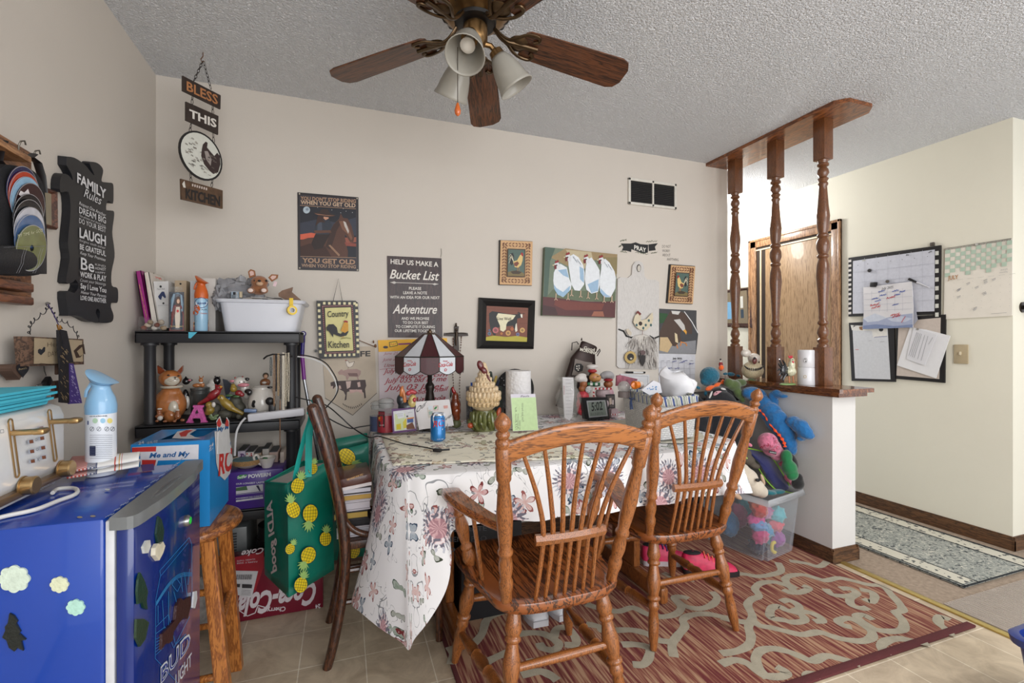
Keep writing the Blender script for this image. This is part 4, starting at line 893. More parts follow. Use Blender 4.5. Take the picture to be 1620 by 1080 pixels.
# small brown frame half hidden
k=K(3.375,0,180)
t=thing('small_picture_frame','small brown wooden picture frame half hidden behind the black disc pouch','picture')
frame('frame',LEFT,NL,k((206,380),(298,412),(300,620),(206,600)),k((226,412),(272,430),(274,594),(226,580)),.02,wood('brown_frame',(112,70,50),(70,42,30),(3,3,3),9),t); p=Paint(LEFT,.013); p.poly((150,140,118),k((224,410),(274,428),(276,596),(224,582))); p.done('picture',t)
# wooden rack
WR=wood('rack_wood',(158,106,66),(110,68,38),(4,.6,4),10,.45,.1); WR2=wood('rack_dark',(132,80,50),(92,52,32),(4,.6,4),10,.45,.1)
t=thing('wooden_rack','light and dark wooden rack with brass hooks at the left edge','rack')
L2=lambda x,y,l=0: LEFT(*k((x,y))[0],l)
mb=MB(); a=L2(0,240,.04); mb.b2((XL+.001,a.y-.2,L2(0,1000).z),(XL+.012,L2(140,900).y,L2(130,200).z),.002); put('back_board',mb,WR,t)
a=L2(0,160,.075); b=L2(172,235,.075)
mb=MB(); mb.b2((XL+.012,a.y-.25,L2(110,250,.06).z),(XL+.075,b.y,L2(60,165,.075).z),.004); put('top_rail',mb,wood('rack_pale',(184,136,92),(140,94,56),(4,.6,4),10,.45,.1),t)
for x,y in ((100,150),(180,200)):
    c=L2(x,y+20,.05); mb=MB(); mb.tube([c+Vector((0,0,-.02)),c,c+Vector((.004,0,.012)),c+Vector((.012,0,.014)),c+Vector((.014,0,.004))],.002,6); put('hook',mb,C(90,84,76,.3,.8),t)
for y0,y1 in ((900,950),(975,1020)):
    mb=MB(); z1=L2(150,y0,.05).z; z0=L2(150,y1,.05).z; mb.b2((XL+.012,L2(0,y0).y-.25,z0),(XL+.05,L2(186,y0,.05).y,z1),.005); put('lower_rail',mb,WR2,t)
mb=MB(); mb.b2((XL+.014,L2(0,870).y-.2,L2(130,905,.03).z),(XL+.03,L2(134,870,.03).y,L2(130,868,.03).z)); put('number_block',mb,WR,t)
p=Paint(plane((XL+.0305,0,0),(1,0,0)),.001); p.text((60,40,28),'24 | 28-28',*k((8,888),(110,896)),5,bold=.02); p.text((70,50,36),'25',*k((108,205),(134,222)),5); p.done('numbers',t)
# disc pouch
t=thing('disc_pouch','black padded visor pouch filled with discs, hanging on the wooden rack','pouch')
PP=plane((XL+.06,0,0),(1,0,0)); NP=Vector((1,0,0))
P2=spl([(x,y,0) for x,y in ((-60,330),(0,290),(40,272),(100,280),(170,300),(215,345),(240,420),(246,560),(252,690),(246,800),(225,850),(150,866),(60,862),(10,830),(-60,820))],3)
o=slabp('back_panel',PP,NP,k(*[(a.x,a.y) for a in P2]),.022,C(28,28,32,.8,bump=.4,bs=400),t)
mb=MB(); f=lambda i,j: PP(*k((-60+310*i,705+j*150-i*(1-j)*8))[0],.026+.022*math.sin(math.pi*min(1,i*1.02))**.5*math.sin(math.pi*(.15+.8*j)))
mb.grid(f,14,8); put('pocket',mb,C(30,30,33,.5,bump=.3,bs=300),t)
p=Paint(PP,.049,step=.0001)
for x in (118,205):
    for d_ in (0,12): p.line((150,150,156),k((x+d_+14,718),(x+d_,760),(x+d_-6,800),(x+d_-30,850)),.45)
p.line((120,120,126),k((20,712),(240,706)),.5); p.done('stitching',t)
mb=MB(); mb.tube([PP(*k(q)[0],-.004) for q in ((30,285),(0,250),(14,180),(30,145))],.006,6,flat=.4); mb.tube([PP(*k(q)[0],-.004) for q in ((232,420),(222,330),(200,260),(160,230),(180,215))],.010,6,flat=.3); put('strap',mb,BLK,t)
DISC=[((120,345),(40,44,84),'navy disc topmost in the black pouch'),((130,372),(184,66,36),'orange disc near the top of the black pouch'),((140,400),(150,190,220),'pale blue edged disc under the orange one'),((160,432),(60,34,34),'dark brown disc with a white butterfly mark'),((150,490),(26,26,28),'black disc above the middle of the pouch'),((152,520),(34,34,36),'second black disc, just above the white one'),((158,560),(206,206,214),'white disc in the lower half of the pouch'),((160,600),(74,104,150),'blue mottled disc above the olive one'),((168,655),(112,118,66),'olive green disc reading MY TIME, lowest in the pouch')]
for i,((x,y),c,lb) in enumerate(DISC):
    l=.0275+.0016*i
    c0=PP(*k((x,y+62))[0],l+.002); mb=MB(); R_=.058; n=36
    ax=Vector((1,0,-.14)).normalized()
    mb.lathe(c0,c0+ax*.0012,[(0,.008),(0,R_),(1,R_),(1,.008)],40,caps=False)
    t2=thing('disc',lb,'disc','discs in the black pouch'); put('disc_face',mb,C(*c,.2,coat=.5,var=.12,vs=40),t2)
    mb=MB(); mb.lathe(c0+ax*.0013,c0+ax*.0016,[(0,R_-.0015),(0,R_),(1,R_),(1,R_-.0015)],40,caps=False); put('rim',mb,C(206,206,210,.2,.6),t2)
    if i == 8:
        q_=Paint(plane(c0+ax*.002,ax),0); q_.text((206,206,170),'MY TIME for GOD',*k((96,660),(230,628)),5,bold=.0); q_.done('lettering',t2)
    if i == 3:
        q_=Paint(plane(c0+ax*.002,ax),0); q_.poly((230,224,226),k((110,410),(130,420),(150,400),(160,430),(140,440),(120,445),(100,430))); q_.done('mark',t2)
# wooden hanging sign with coiled wire
k=K(4.154,0,440); SG=plane((XL+.03,0,0),(1,0,0))
t=thing('wood_block_sign','rustic cream and brown wooden block sign hung by curly black wire','sign')
slabp('block',SG,NL,k((180,382),(548,400),(552,566),(196,578)),.028,wood('rustic_wood',(112,84,66),(66,48,38),(4,1,4),9,.7,0),t)
p=Paint(SG,.0305); p.poly((176,158,130),k((224,392),(394,400),(394,562),(222,562))); p.poly((176,158,130),k((452,402),(540,408),(546,548),(470,548)))
p.poly((30,34,42),k((250,470),(262,462),(274,470),(288,450),(298,454),(296,480),(270,506),(250,490))); p.poly((60,40,28),k((484,476),(520,440),(552,432),(562,500),(548,496),(528,520),(500,524))); p.poly((166,146,116),k((506,480),(540,450),(548,500),(524,512)))
for s_,a,b,h in (('Her',(312,450),(384,446),7),('DAY',(316,516),(374,508),8)): p.text((70,56,44),s_,*k(a,b),h,0,-.015)
p.line((50,40,34),k((222,572),(270,560),(330,566),(394,562)),.8); p.done('painting',t)
mb=MB(); pts=[]
for seg in (((190,370),(196,310),(230,270),(300,210),(312,170)),((320,170),(350,220),(380,270),(440,290),(500,350),(515,392))):
    base=spl([SG(*k(q)[0],.018) for q in seg],12); n=len(base)
    cp=[b_+Vector((0,math.cos(i*.9)*.006,math.sin(i*.9)*.006)) for i,b_ in enumerate(base)]; mb.tube(cp,.0011,5)
put('wire',mb,C(26,26,30,.3,.6),t)
mb=MB(); mb.lathe(SG(*k((312,166))[0],-.03),SG(*k((312,166))[0],.02),[(0,.002),(.8,.002),(.81,.005),(1,.004)],10); put('nail',mb,C(50,46,44,.3,.8),t)
def heart(name,fn,cx,cy,sx,sy,th,n=24):
    pts=[]
    for i in range(n):
        a=2*math.pi*i/n; pts.append((cx+sx*16*math.sin(a)**3/16,cy-sy*(13*math.cos(a)-5*math.cos(2*a)-2*math.cos(3*a)-math.cos(4*a))/16))
    return pts
t=thing('heart_block','small wooden heart with a black painted face at the left end of the block sign','ornament')
slabp('heart',SG,NL,[(u,v) for u,v in heart('',0,*k((130,606))[0],13,14,0)],.028,C(92,70,58,.7),t,lift=-.02)
p=Paint(SG,.0095); p.poly((30,32,40),heart('',0,*k((150,602))[0],10,13,0)); p.text((200,180,140),'bath',*k((122,604),(176,596)),3.5,.2,-.01); p.done('face',t)
t=thing('binder_clip','black binder clip hanging below the block sign','clip')
mb=MB(); c=SG(*k((310,682))[0],.01); mb.b2(c-Vector((.008,.013,.012)),c+Vector((.008,.013,.012)),.003,R3(x=.5)) if False else mb.box(c,(.014,.028,.022),R3(x=.6),.003); put('body',mb,BLK,t)
mb=MB(); mb.tube([SG(*k(q)[0],.012) for q in ((286,690),(240,702),(236,722),(262,724),(300,706))],.0012,6); mb.tube([SG(*k(q)[0],.004) for q in ((296,696),(280,716),(300,720),(330,706))],.0012,6); put('handles',mb,C(150,150,150,.25,.9),t)
mb=MB(); mb.tube([SG(*k(q)[0],.006) for q in ((288,576),(292,610),(304,640))],.0008,5); put('wire',mb,BLK,t)
mb=MB(); mb.box(SG(*k((368,730))[0],.005),(.012,.034,.052),None,.006); mb.box(SG(*k((380,600))[0],.005),(.008,.022,.03),None,.003); single('wooden_tag',mb,C(96,70,56,.7,var=.15),'brown wooden tag hanging behind the black strap','tag')
t=thing('decorated_strap','black and purple strap with brass snap clip hanging over the block sign','strap')
SG2=plane((XL+.072,0,0),(1,0,0))
slabp('black_band',SG2,NL,k((386,340),(440,352),(452,480),(456,820),(400,815),(402,600),(390,460)),.006,C(24,22,26,.7,bump=.4,bs=300),t)
slabp('purple_band',SG2,NL,k((438,556),(484,562),(540,820),(456,826)),.004,C(72,52,128,.7,bump=.4,bs=250),t); slabp('upper_band',SG2,NL,k((400,336),(440,346),(484,552),(436,556)),.005,C(26,24,30,.8),t,lift=.004)
p=Paint(SG2,.0085); rr=random.Random(5)
for i in range(26): x=398+rr.uniform(0,40); y=rr.uniform(430,800); p.scribble((176,150,110),*k((x,y),(x+12,y+14)),2,4,.5,i)
for i in range(40): s_=rr.random(); x=450+s_*60*rr.random()+14; y=570+s_*240; p.scribble((190,180,220),*k((x,y),(x+10,y+8)),1.6,3,.45,i+60)
p.done('pattern',t)
mb=MB(); mb.tube([SG2(*k(q)[0],.004) for q in ((376,304),(388,350),(398,352),(394,310),(408,330))],.0022,6); put('snap_clip',mb,C(196,140,70,.3,.9),t); mb=MB(); mb.tube([SG2(*k(q)[0],0) for q in ((316,172),(350,230),(384,306))],.0014,6); put('cord',mb,C(60,44,96,.7),t)
# ================================================================ HANGING SIGN IN THE CORNER
HP=Vector((-.58,2.386,0)); HN=Vector((.729,-.685,0)); HS=plane(HP,HN); k=K(3.857,270,60)
def chain(mb,a,b,pitch=.014,r=.0013,w=.0045):
    a,b=Vector(a),Vector(b); n=max(2,int((b-a).length/pitch)); d=(b-a)/n; dn=d.normalized(); s0=dn.cross(HN).normalized()
    for i in range(n):
        c=a+d*(i+.5); sd=s0 if i % 2 else dn.cross(s0)
        mb.tube([c+sd*(w*math.cos(q))+dn*(d.length*.62*math.sin(q)) for q in [2*math.pi*j/8 for j in range(8)]],r,4,closed=True)
t=thing('hanging_sign','chained rusty signs reading BLESS THIS KITCHEN with a round rooster disc, hung in the corner','sign')
DM=C(48,36,30,.5,var=.25,vs=40)
for nm,pts in (('bless_plank',((74,230),(306,350),(304,434),(74,322))),('this_plank',((94,388),(292,476),(290,590),(94,502))),('kitchen_plank',((62,858),(318,930),(318,1042),(66,984)))):
    slabp(nm,HS,HN,k(*pts),.008,DM if nm != 'kitchen_plank' else C(84,60,40,.6,var=.35,vs=40),t)
slabp('disc',HS,HN,k(*[(184+ (132*math.cos(a)),718+144*math.sin(a)+52*math.cos(a)) for a in [2*math.pi*i/32 for i in range(32)]]),.008,C(30,26,26,.5),t)
p=Paint(HS,.0105)
p.text((176,118,74),'BLESS',*k((98,318),(288,408)),14.5,0,.02); p.text((218,212,204),'THIS',*k((114,482),(280,548)),12.5,0,.03); p.text((26,20,18),'KITCHEN',*k((92,976),(302,1026)),15,0,.035)
p.poly((206,206,196),k(*[(184+(122*math.cos(a)),718+133*math.sin(a)+48*math.cos(a)) for a in [2*math.pi*i/32 for i in range(32)]]))
p.poly((54,38,36),k((196,650),(214,632),(226,640),(222,668),(240,690),(266,720),(284,700),(300,720),(304,770),(290,820),(260,830),(236,810),(204,770),(186,720),(190,680))); p.poly((150,140,134),k((206,690),(226,690),(250,740),(244,780),(216,740)))
for i in range(60):
    a=rr.uniform(0,6.28); q_=math.sqrt(rr.random())*.95
    x=184+112*q_*math.cos(a); y=718+120*q_*math.sin(a)+44*q_*math.cos(a)
    if y > 690 or x < 150: p.scribble(rr.choice(((60,50,46),(110,100,92),(150,140,130))),*k((x,y),(x+16,y+8)),2.4,4,.6,i)
for x in range(130,220,14): p.rect((196,180,170),*k((x,890+(x-130)*.28))[0],*k((x+9,905+(x-130)*.28))[0])
p.poly((206,200,190),k((70,890),(84,870),(92,914),(78,912))); p.done('lettering',t)
mb=MB(); h=lambda x,y: HS(*k((x,y))[0],.004)
top=Vector((HP.x,HP.y,CZ-.06))
chain(mb,h(196,142),h(142,262)); chain(mb,h(200,142),h(246,312)); chain(mb,h(134,352),h(130,402)); chain(mb,h(256,412),h(258,462)); chain(mb,h(124,524),h(118,576)); chain(mb,h(258,578),h(264,636)); chain(mb,h(120,826),h(126,880)); chain(mb,h(256,862),h(250,908)); put('chain',mb,C(44,36,34,.35,.8),t,smooth=60)
mb=MB(); c=h(197,140); zt=CZ-.0005; mb.tube([c+Vector((.006,0,0)),c+Vector((-.004,0,-.006)),c+Vector((-.008,0,.006)),(c.x,c.y,c.z+.02),(c.x,c.y,zt)],.002,6); put('ceiling_hook',mb,C(120,90,70,.4,.6),t)
# ================================================================ HALLWAY WALL
k=K(3.6,1320,340)
t=thing('whiteboard_calendar','large framed whiteboard calendar with black and white checked side borders','whiteboard')
slabp('frame',HALL,NH,k((80,244),(604,172),(600,566),(80,578)),.014,BLK,t)
p=Paint(HALL,.0162); p.poly((196,198,208),k((106,262),(572,196),(570,548),(104,562)))
for i in range(12): y=256+i*27; p.rect((214,208,204),*k((80,y))[0],*k((96,y+13))[0],dv=-.6)
for i in range(8): y=214+i*50; p.rect((206,206,198),*k((574,y-8))[0],*k((594,y+16))[0],dv=-.5)
for i in range(1,7): x=106+i*66; p.line((178,180,190),k((x,254-i*9),(x,558-i*2)),.4)
for i in range(1,5): p.line((178,180,190),k((106,270+i*58),(572,204+i*70)),.4)
for x,y in ((134,286),(190,278),(252,270),(320,262),(386,254),(456,246),(530,236)): p.ell((60,60,66),*k((x,y))[0],.6,.6,n=6)
p.scribble((160,160,120),*k((160,262),(176,258)),1.5,5,.6,4); p.scribble((60,60,60),*k((408,232),(424,228)),2,6,.7,5); p.scribble((60,60,60),*k((536,216),(556,210)),2,6,.7,6); p.done('grid_print',t)
mb=MB(); mb.cone(HALL(*k((200,316))[0],.018),HALL(*k((200,316))[0],.030),.013,.010); single('round_magnet',mb,BLK,'round black magnet alone on the large whiteboard calendar','magnet')
mb=MB(); mb.box(HALL(*k((558,166))[0],.008),(.016,.022,.022),None,.003); single('wall_hanger',mb,C(96,90,84,.4,.5),'small grey hanger over the top right of the whiteboard calendar','hanger')
t=thing('marker','thin white marker with black cap slanting across the large whiteboard','marker')
a=HALL(*k((424,364))[0],.024); b=HALL(*k((540,412))[0],.024); mb=MB(); mb.cone(a,a.lerp(b,.4),.008,.006); put('cap',mb,BLK,t); mb=MB(); mb.cone(a.lerp(b,.4),b,.0055,.003); put('barrel',mb,C(210,210,214,.3),t)
t=thing('july_calendar','cream wall calendar headed JULY with green checkerboard top','calendar')
slabp('pages',HALL,NH,k((630,192),(1014,134),(1012,570),(1006,574),(622,594)),.006,C(226,220,208,.7,var=.02),t)
p=Paint(HALL,.0078)
def blq(s,q): 
    a,b,c,d=k((632,196),(1012,138),(1010,568),(622,590)); x=(a[0]+(b[0]-a[0])*s)*(1-q)+(d[0]+(c[0]-d[0])*s)*q; y=(a[1]+(b[1]-a[1])*s)*(1-q)+(d[1]+(c[1]-d[1])*s)*q; return x,y
for i in range(13):
    for j in range(7):
        if (i+j) % 2 == 0 and (j < 6 or i % 4 == 0) and not (i > 9 and j > 5): p.poly((176,196,178),[blq(i/13,.01+j*.056),blq((i+1)/13,.01+j*.056),blq((i+1)/13,.01+(j+1)*.056),blq(i/13,.01+(j+1)*.056)])
p.text((170,120,70),'JULY',*k((646,370),(706,362)),6.2,0,.02); p.text((150,150,150),'2025',*k((946,318),(986,312)),2.6,0,-.01); p.text((150,150,150),'monthly',*k((940,332),(988,326)),2.6,0,-.01)
for i in range(7):
    p.line((190,186,178),[blq(.03+i*.155,.46),blq(.12+i*.155,.457)],.4)
    for j in range(5): p.ell((170,166,160),*blq(.14+i*.138,.50+j*.095),.5,.4,n=5)
for i,(x,y) in enumerate(((696,430),(698,468),(752,392),(850,374),(852,386),(898,368),(800,414),(842,446),(788,540),(792,532),(846,452),(702,424))): p.line((96,98,110),k((x,y),(x+20,y-9)),.6); p.line((130,132,140),k((x+2,y+7),(x+20,y-3)),.5)
p.line((150,148,146),k((892,562),(980,556)),.5); p.done('print',t)
mb=MB()
for i in range(44): c=HALL(*blq(.005+i/44,-.002),.006); mb.tube([c+Vector((.006*math.cos(a),0,.006*math.sin(a))) for a in [2*math.pi*j/6 for j in range(6)]],.001,4,closed=True)
put('spiral_binding',mb,C(60,60,60,.4,.6),t); mb=MB(); mb.cone(HALL(*k((810,168))[0],.004),HALL(*k((810,168))[0],.022),.010,.006,8); put('pin',mb,C(170,166,160,.3),t)
t=thing('corkboard','black framed beige pin board at the lower right of the board group','board')
slabp('frame',HALL,NH,k((350,582),(634,566),(628,956),(350,932)),.010,BLK,t); p=Paint(HALL,.0115); p.poly((196,184,174),k((366,606),(606,584),(598,934),(354,914))); p.done('surface',t)
t=thing('memo_board','tall narrow black framed white board at the lower left of the board group','board')
slabp('frame',HALL,NH,k((82,614),(340,598),(346,950),(98,944)),.012,BLK,t); p=Paint(HALL,.0138); p.poly((204,206,210),k((102,632),(302,622),(320,936),(118,930))); p.poly((222,220,214),k((92,626),(300,640),(302,690),(220,696),(214,660),(100,656))); p.poly((146,108,74),k((140,636),(170,634),(160,656),(144,652))); p.ell((36,36,40),*k((266,652))[0],3.6,3)
p.line((60,70,140),k((228,696),(300,690)),.7); p.line((190,60,60),k((120,766),(138,766)),.7); p.scribble((60,60,60),*k((108,640),(124,630)),3,6,.6,3); p.scribble((150,150,156),*k((196,718),(210,716)),1,4,.5,4); p.scribble((150,150,156),*k((260,724),(284,722)),1,4,.5,5); p.done('surface',t)
t=thing('cloud_calendar','cloud-patterned July calendar clipped over the whiteboard, scribbled in red and blue','calendar')
CP=plane((XH-.02,0,0),(-1,0,0))
slabp('back_pages',CP,NH,k((172,410),(430,374),(474,596),(440,640),(170,646)),.003,C(150,152,164,.7),t)
slabp('front_page',CP,NH,k((164,412),(440,378),(450,520),(446,640),(160,650),(168,540)),.006,C(214,212,214,.7,var=.05,vs=9),t)
p=Paint(CP,.0075); p.poly((160,168,192),k((164,590),(230,560),(300,585),(360,570),(445,560),(446,638),(162,648))); p.poly((196,202,214),k((164,590),(230,560),(300,585),(250,604),(190,610))); p.poly((190,196,212),k((300,590),(380,575),(445,590),(400,610),(330,606))); p.poly((120,134,168),k((162,630),(240,622),(340,632),(446,622),(446,640),(162,650)))
p.text((60,60,66),'July 2025',*k((268,426),(336,416)),4.0,.2,-.005)
for i in range(1,6): p.line((176,178,188),k((168+i*44,438-i*4),(168+i*44,556-i*2)),.35)
for j in range(4): p.line((176,178,188),k((168,450+j*32),(444,426+j*36)),.35)
for i,(x,y,c) in enumerate(((250,440,0),(214,482,0),(230,494,0),(260,462,0),(330,438,0),(370,442,0),(340,460,0),(330,516,0),(300,478,1),(206,520,1),(212,534,1),(320,576,1),(330,586,1))): p.scribble(((70,96,180),(196,40,48))[c],*k((x,y),(x+(34 if not c else 48),y-8-(4 if c else 0))),3.0 if c else 2,9,.8,i)
p.line((190,40,50),k((382,612),(404,576)),.9); p.done('print',t)
mb=MB(); mb.box(CP(*k((224,396))[0],.008),(.02,.040,.034),R3(x=.1),.003); single('binder_clip',mb,BLK,'black binder clip at the top left of the cloud calendar','clip')
mb=MB(); mb.cone(CP(*k((302,378))[0],-.004),CP(*k((302,378))[0],.022),.012,.009,12); single('push_pin',mb,C(86,80,74,.3,.4),'dark pin holding the cloud calendar at its top middle','pin')
t=thing('pinned_papers','white printed papers pinned crooked over the beige board','papers')
slabp('rear_sheet',HALL,NH,k((430,640),(520,652),(660,688),(578,930),(356,856)),.004,C(226,226,228,.7,var=.02),t,lift=.014)
slabp('front_sheet',HALL,NH,k((450,640),(584,682),(514,856),(410,820)),.003,C(216,216,220,.7,var=.02),t,lift=.021); p=Paint(HALL,.0255)
for i in range(9): p.scribble((130,130,136),*k((470+i*9,668+i*3),(424+i*10,800+i*4)),.4,12,.5,i) if i in (0,1,2,3,5,7) else None
p.text((110,110,116),'Notice',*k((536,740),(560,700)),2.6,0,.01); p.done('print',t)
mb=MB(); mb.cone(HALL(*k((474,650))[0],.02),HALL(*k((474,650))[0],.032),.008,.005,10); single('push_pin',mb,C(130,126,120,.3,.4),'grey pin in the crooked white papers','pin')
# framed picture in the hallway, seen past the post
t=thing('hall_picture','dark brown multi-opening picture frame on the hallway wall beyond the posts','picture'); k=K(6.75,1160,340); k2=K(3.375,1120,300)
frame('frame',HALL,NH,k2((60,540),(226,518),(240,740),(60,730)),k2((70,556),(206,536),(214,712),(70,712)),.025,wood('mahogany_frame',(74,42,34),(44,24,20),(3,3,3),9,.25,.4),t,inner=.012); p=Paint(HALL,.0136); p.poly((126,112,90),k2((64,550),(212,530),(218,716),(66,716))); p.poly((120,170,206),k2((64,600),(124,600),(126,690),(66,692))); p.poly((206,204,196),k2((172,570),(186,568),(188,630),(174,632))); p.poly((50,64,78),k2((174,640),(190,638),(192,684),(176,686))); p.done('photographs',t)
# ================================================================ CEILING FAN
FC=Vector((.412,1.503,0)); BR=C(120,92,58,.28,.85,.15,30); BRD=C(86,68,48,.3,.8,.2,40)
fan=thing('ceiling_fan','ceiling fan with five brown oak blades, antique brass body and three frosted glass shades','ceiling fan')
def at_(r,az,z): return FC+Vector((r*math.cos(rad(az)),r*math.sin(rad(az)),z))
mb=MB(); mb.lathe(FC+Vector((0,0,2.235)),FC+Vector((0,0,CZ-.0005)),[(0,.030),(.02,.085),(.10,.108),(.22,.122),(.32,.126),(.42,.116),(.50,.124),(.62,.132),(.75,.120),(.9,.085),(1,.080)],48); put('motor_housing',mb,BR,fan,smooth=40)
mb=MB()
for i in range(20):
    a=i*18; mb.tube([at_(.088,a,2.246),at_(.112,a,2.258),at_(.126,a,2.285)],.0045,6,flat=.6)
put('vent_slots',mb,C(26,22,20,.6),fan)
mb=MB(); mb.lathe(FC+Vector((0,0,2.225)),FC+Vector((0,0,2.25)),[(0,.05),(.1,.068),(.9,.072),(1,.06)],32); put('flywheel',mb,C(22,20,20,.4),fan)
mb=MB(); mb.lathe(FC+Vector((0,0,2.150)),FC+Vector((0,0,2.23)),[(0,.012),(.08,.030),(.25,.037),(.32,.041),(.85,.041),(.9,.036),(1,.036)],32); put('switch_housing',mb,BR,fan,smooth=40)
BLW=wood('blade_oak',(104,62,38),(54,32,20),(1,1,1),7,.42,.2)
def blade_mesh():
    mb=MB(); out=[(.165,-.045),(.18,-.056),(.30,-.062),(.52,-.068),(.545,-.058),(.560,-.030),(.560,.030),(.545,.058),(.52,.068),(.30,.062),(.18,.056),(.165,.045)]
    mb.prism([(x,y,-.003) for x,y in out],(0,0,.006)); return mb
blade_mat=wood('fan_blade_oak',(104,62,36),(46,27,16),(.5,10,10),6,.4,.15,.45,.16)
for i in range(5):
    az=69.5+72*i; M_=Matrix.Translation(FC+Vector((0,0,2.213))) @ Matrix.Rotation(rad(az),4,'Z') @ Matrix.Rotation(rad(6.5),4,'Y') @ Matrix.Rotation(rad(-11),4,'X')
    o=put('blade',blade_mesh(),blade_mat,fan); o.matrix_local=M_
    mb=MB()
    for s in (-1,1):
        mb.tube(spl([(.055,.0,.035),(.085,s*.006,.005),(.115,s*.010,-.010),(.14,s*.030,-.012),(.17,s*.048,-.008),(.205,s*.050,-.007),(.215,s*.034,-.007),(.200,s*.022,-.007)],5),.006,8,flat=.7)
    mb.tube(spl([(.055,0,.035),(.08,0,.008),(.11,0,-.012),(.15,0,-.010),(.22,0,-.008)],5),[.008]*21,8,flat=.7); mb.lathe((.15,0,-.013),(.15,0,-.004),[(0,.012),(.5,.03),(1,.034)],14)
    k_=put('blade_iron',mb,BRD,fan); k_.matrix_local=M_
FG=C(168,164,154,.45,0,.03,20,alpha=.80,coat=.3)
for az in (-118,-4,112):
    c0=at_(.030,az,2.168); c1_=at_(.068,az,2.150); d=Vector((math.cos(rad(az))*.56,math.sin(rad(az))*.56,-.83)).normalized()
    mb=MB(); mb.tube([c0,at_(.052,az,2.166),c1_],.009,8); mb.lathe(c1_-d*.008,c1_+d*.026,[(0,.010),(.2,.022),(.8,.026),(1,.027)],20); put('light_fitter',mb,BR,fan)
    mb=MB(); pr=[(0,.024),(.08,.029),(.2,.036),(.4,.044),(.6,.049),(.8,.053),(.92,.057),(1,.060)]
    a_,b_=c1_+d*.018,c1_+d*.135; N_=64; ax=(b_-a_); q=ax.to_track_quat('Z','Y').to_matrix(); rings=[]
    for t_,r_ in pr: rings.append([mb.bm.verts.new(a_+ax*t_+q @ Vector(((r_*(1+.012*(j % 2)))*math.cos(2*math.pi*j/N_),(r_*(1+.012*(j % 2)))*math.sin(2*math.pi*j/N_),0))) for j in range(N_)])
    for r0,r1 in zip(rings,rings[1:]):
        for j in range(N_): mb.bm.faces.new((r0[j],r0[(j+1) % N_],r1[(j+1) % N_],r1[j]))
    sh=put('glass_shade',mb,FG,fan,solid=.003)
    mb=MB(); mb.lathe(c1_+d*.02,c1_+d*.085,[(0,.013),(.3,.013),(.5,.020),(.8,.024),(.95,.014),(1,.0)],16); put('bulb',mb,C(236,232,224,.3),sh)
p0=onY(724,100,1.43); p1=onY(724,163,1.43)
mb=MB(); mb.tube([p0+Vector((0,0,.05)),p1],.0012,6); put('pull_chain',mb,C(60,46,36,.4,.7),fan)
mb=MB(); mb.lathe(p1-Vector((0,0,.040)),p1,[(0,.003),(.15,.0085),(.4,.010),(.8,.006),(1,.003)],14); put('wooden_pull',mb,C(196,96,34,.3,coat=.5),fan)
# ================================================================ BLUE MINI FRIDGE
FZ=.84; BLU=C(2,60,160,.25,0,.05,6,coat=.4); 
fr=thing('mini_fridge','blue mini fridge with grey top handle and beer can artwork on its door','fridge')
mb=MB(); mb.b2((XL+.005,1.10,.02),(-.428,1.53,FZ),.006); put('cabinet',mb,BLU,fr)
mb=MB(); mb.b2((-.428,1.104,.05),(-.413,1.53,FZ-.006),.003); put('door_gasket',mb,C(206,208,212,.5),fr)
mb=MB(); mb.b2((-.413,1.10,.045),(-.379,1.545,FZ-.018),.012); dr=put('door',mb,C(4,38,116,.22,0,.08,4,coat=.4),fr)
mb=MB(); GR=C(112,116,118,.3,coat=.3)
hp=spl([(-.418,1.095,0),(-.38,1.095,0),(-.368,1.16,0),(-.362,1.22,0),(-.360,1.32,0),(-.360,1.42,0),(-.370,1.48,0),(-.376,1.55,0),(-.418,1.55,0)],4)
mb.prism([(p.x,p.y,FZ-.022) for p in hp],(0,0,.024)); hd=put('door_top_trim',mb,GR,fr,smooth=30)
mb=MB(); mb.ball((-.385,1.30,FZ+.001),(.010,.10,.003)); put('grip_recess',mb,C(92,96,98,.25),hd)
DP=plane((-.379,0,0),(1,0,0)); k=K(3.6,0,780)
mb=MB(); c=DP(*k((1052,158))[0],0); mb.lathe(c,c+Vector((.012,0,0)),[(0,.014),(.6,.014),(1,.011)],20); put('badge',mb,C(150,150,150,.25,.8),dr)
mb=MB(); c=c+Vector((.0125,0,0)); mb.lathe(c,c+Vector((.001,0,0)),[(0,.009),(1,.008)],20); put('green_light',mb,C(40,220,70,.3),dr)
p=Paint(DP,.0008,step=.00004); CY=(40,128,190)
p.line(CY,k((1078,252),(910,440),(914,468),(888,600),(884,940),(1010,1078)),.7); p.line(CY,k((1078,252),(1092,290),(1094,560)),.7); p.line(CY,k((1072,282),(916,470)),.6)
for j in range(5): p.line(CY,k(*[(890+x*40,640-j*9-60*math.sin(x*.6)-x*32+j*4) for x in [q/2 for q in range(11)]]),.6)
for j,(a,b) in enumerate((((900,640),(900,740)),((925,610),(935,770)),((960,560),(960,760)),((990,560),(1010,640)),((1030,470),(1040,560)),((1050,450),(1068,600)),((1080,430),(1070,520)))): p.line(CY,k(a,b),.8)
p.line(CY,k((1000,480),(980,520),(1010,560),(1030,520),(1010,490)),.7); p.line(CY,k((888,760),(960,690),(1000,860),(1060,800)),.7); p.line(CY,k((886,800),(940,760),(990,880),(1080,700)),.7)
for j in range(6): p.line(CY,k((888,830+j*18),(930,810+j*14)),.6)
p.text((200,206,214),'BUD',*k((915,1085),(1085,870)),26,0,.03); p.text((20,44,132),'BUD',*k((919,1079),(1081,874)),23.5,0,-.005); p.text((200,206,214),'LIGHT',*k((1000,1105),(1092,975)),20,0,.01); p.done('can_artwork',dr)
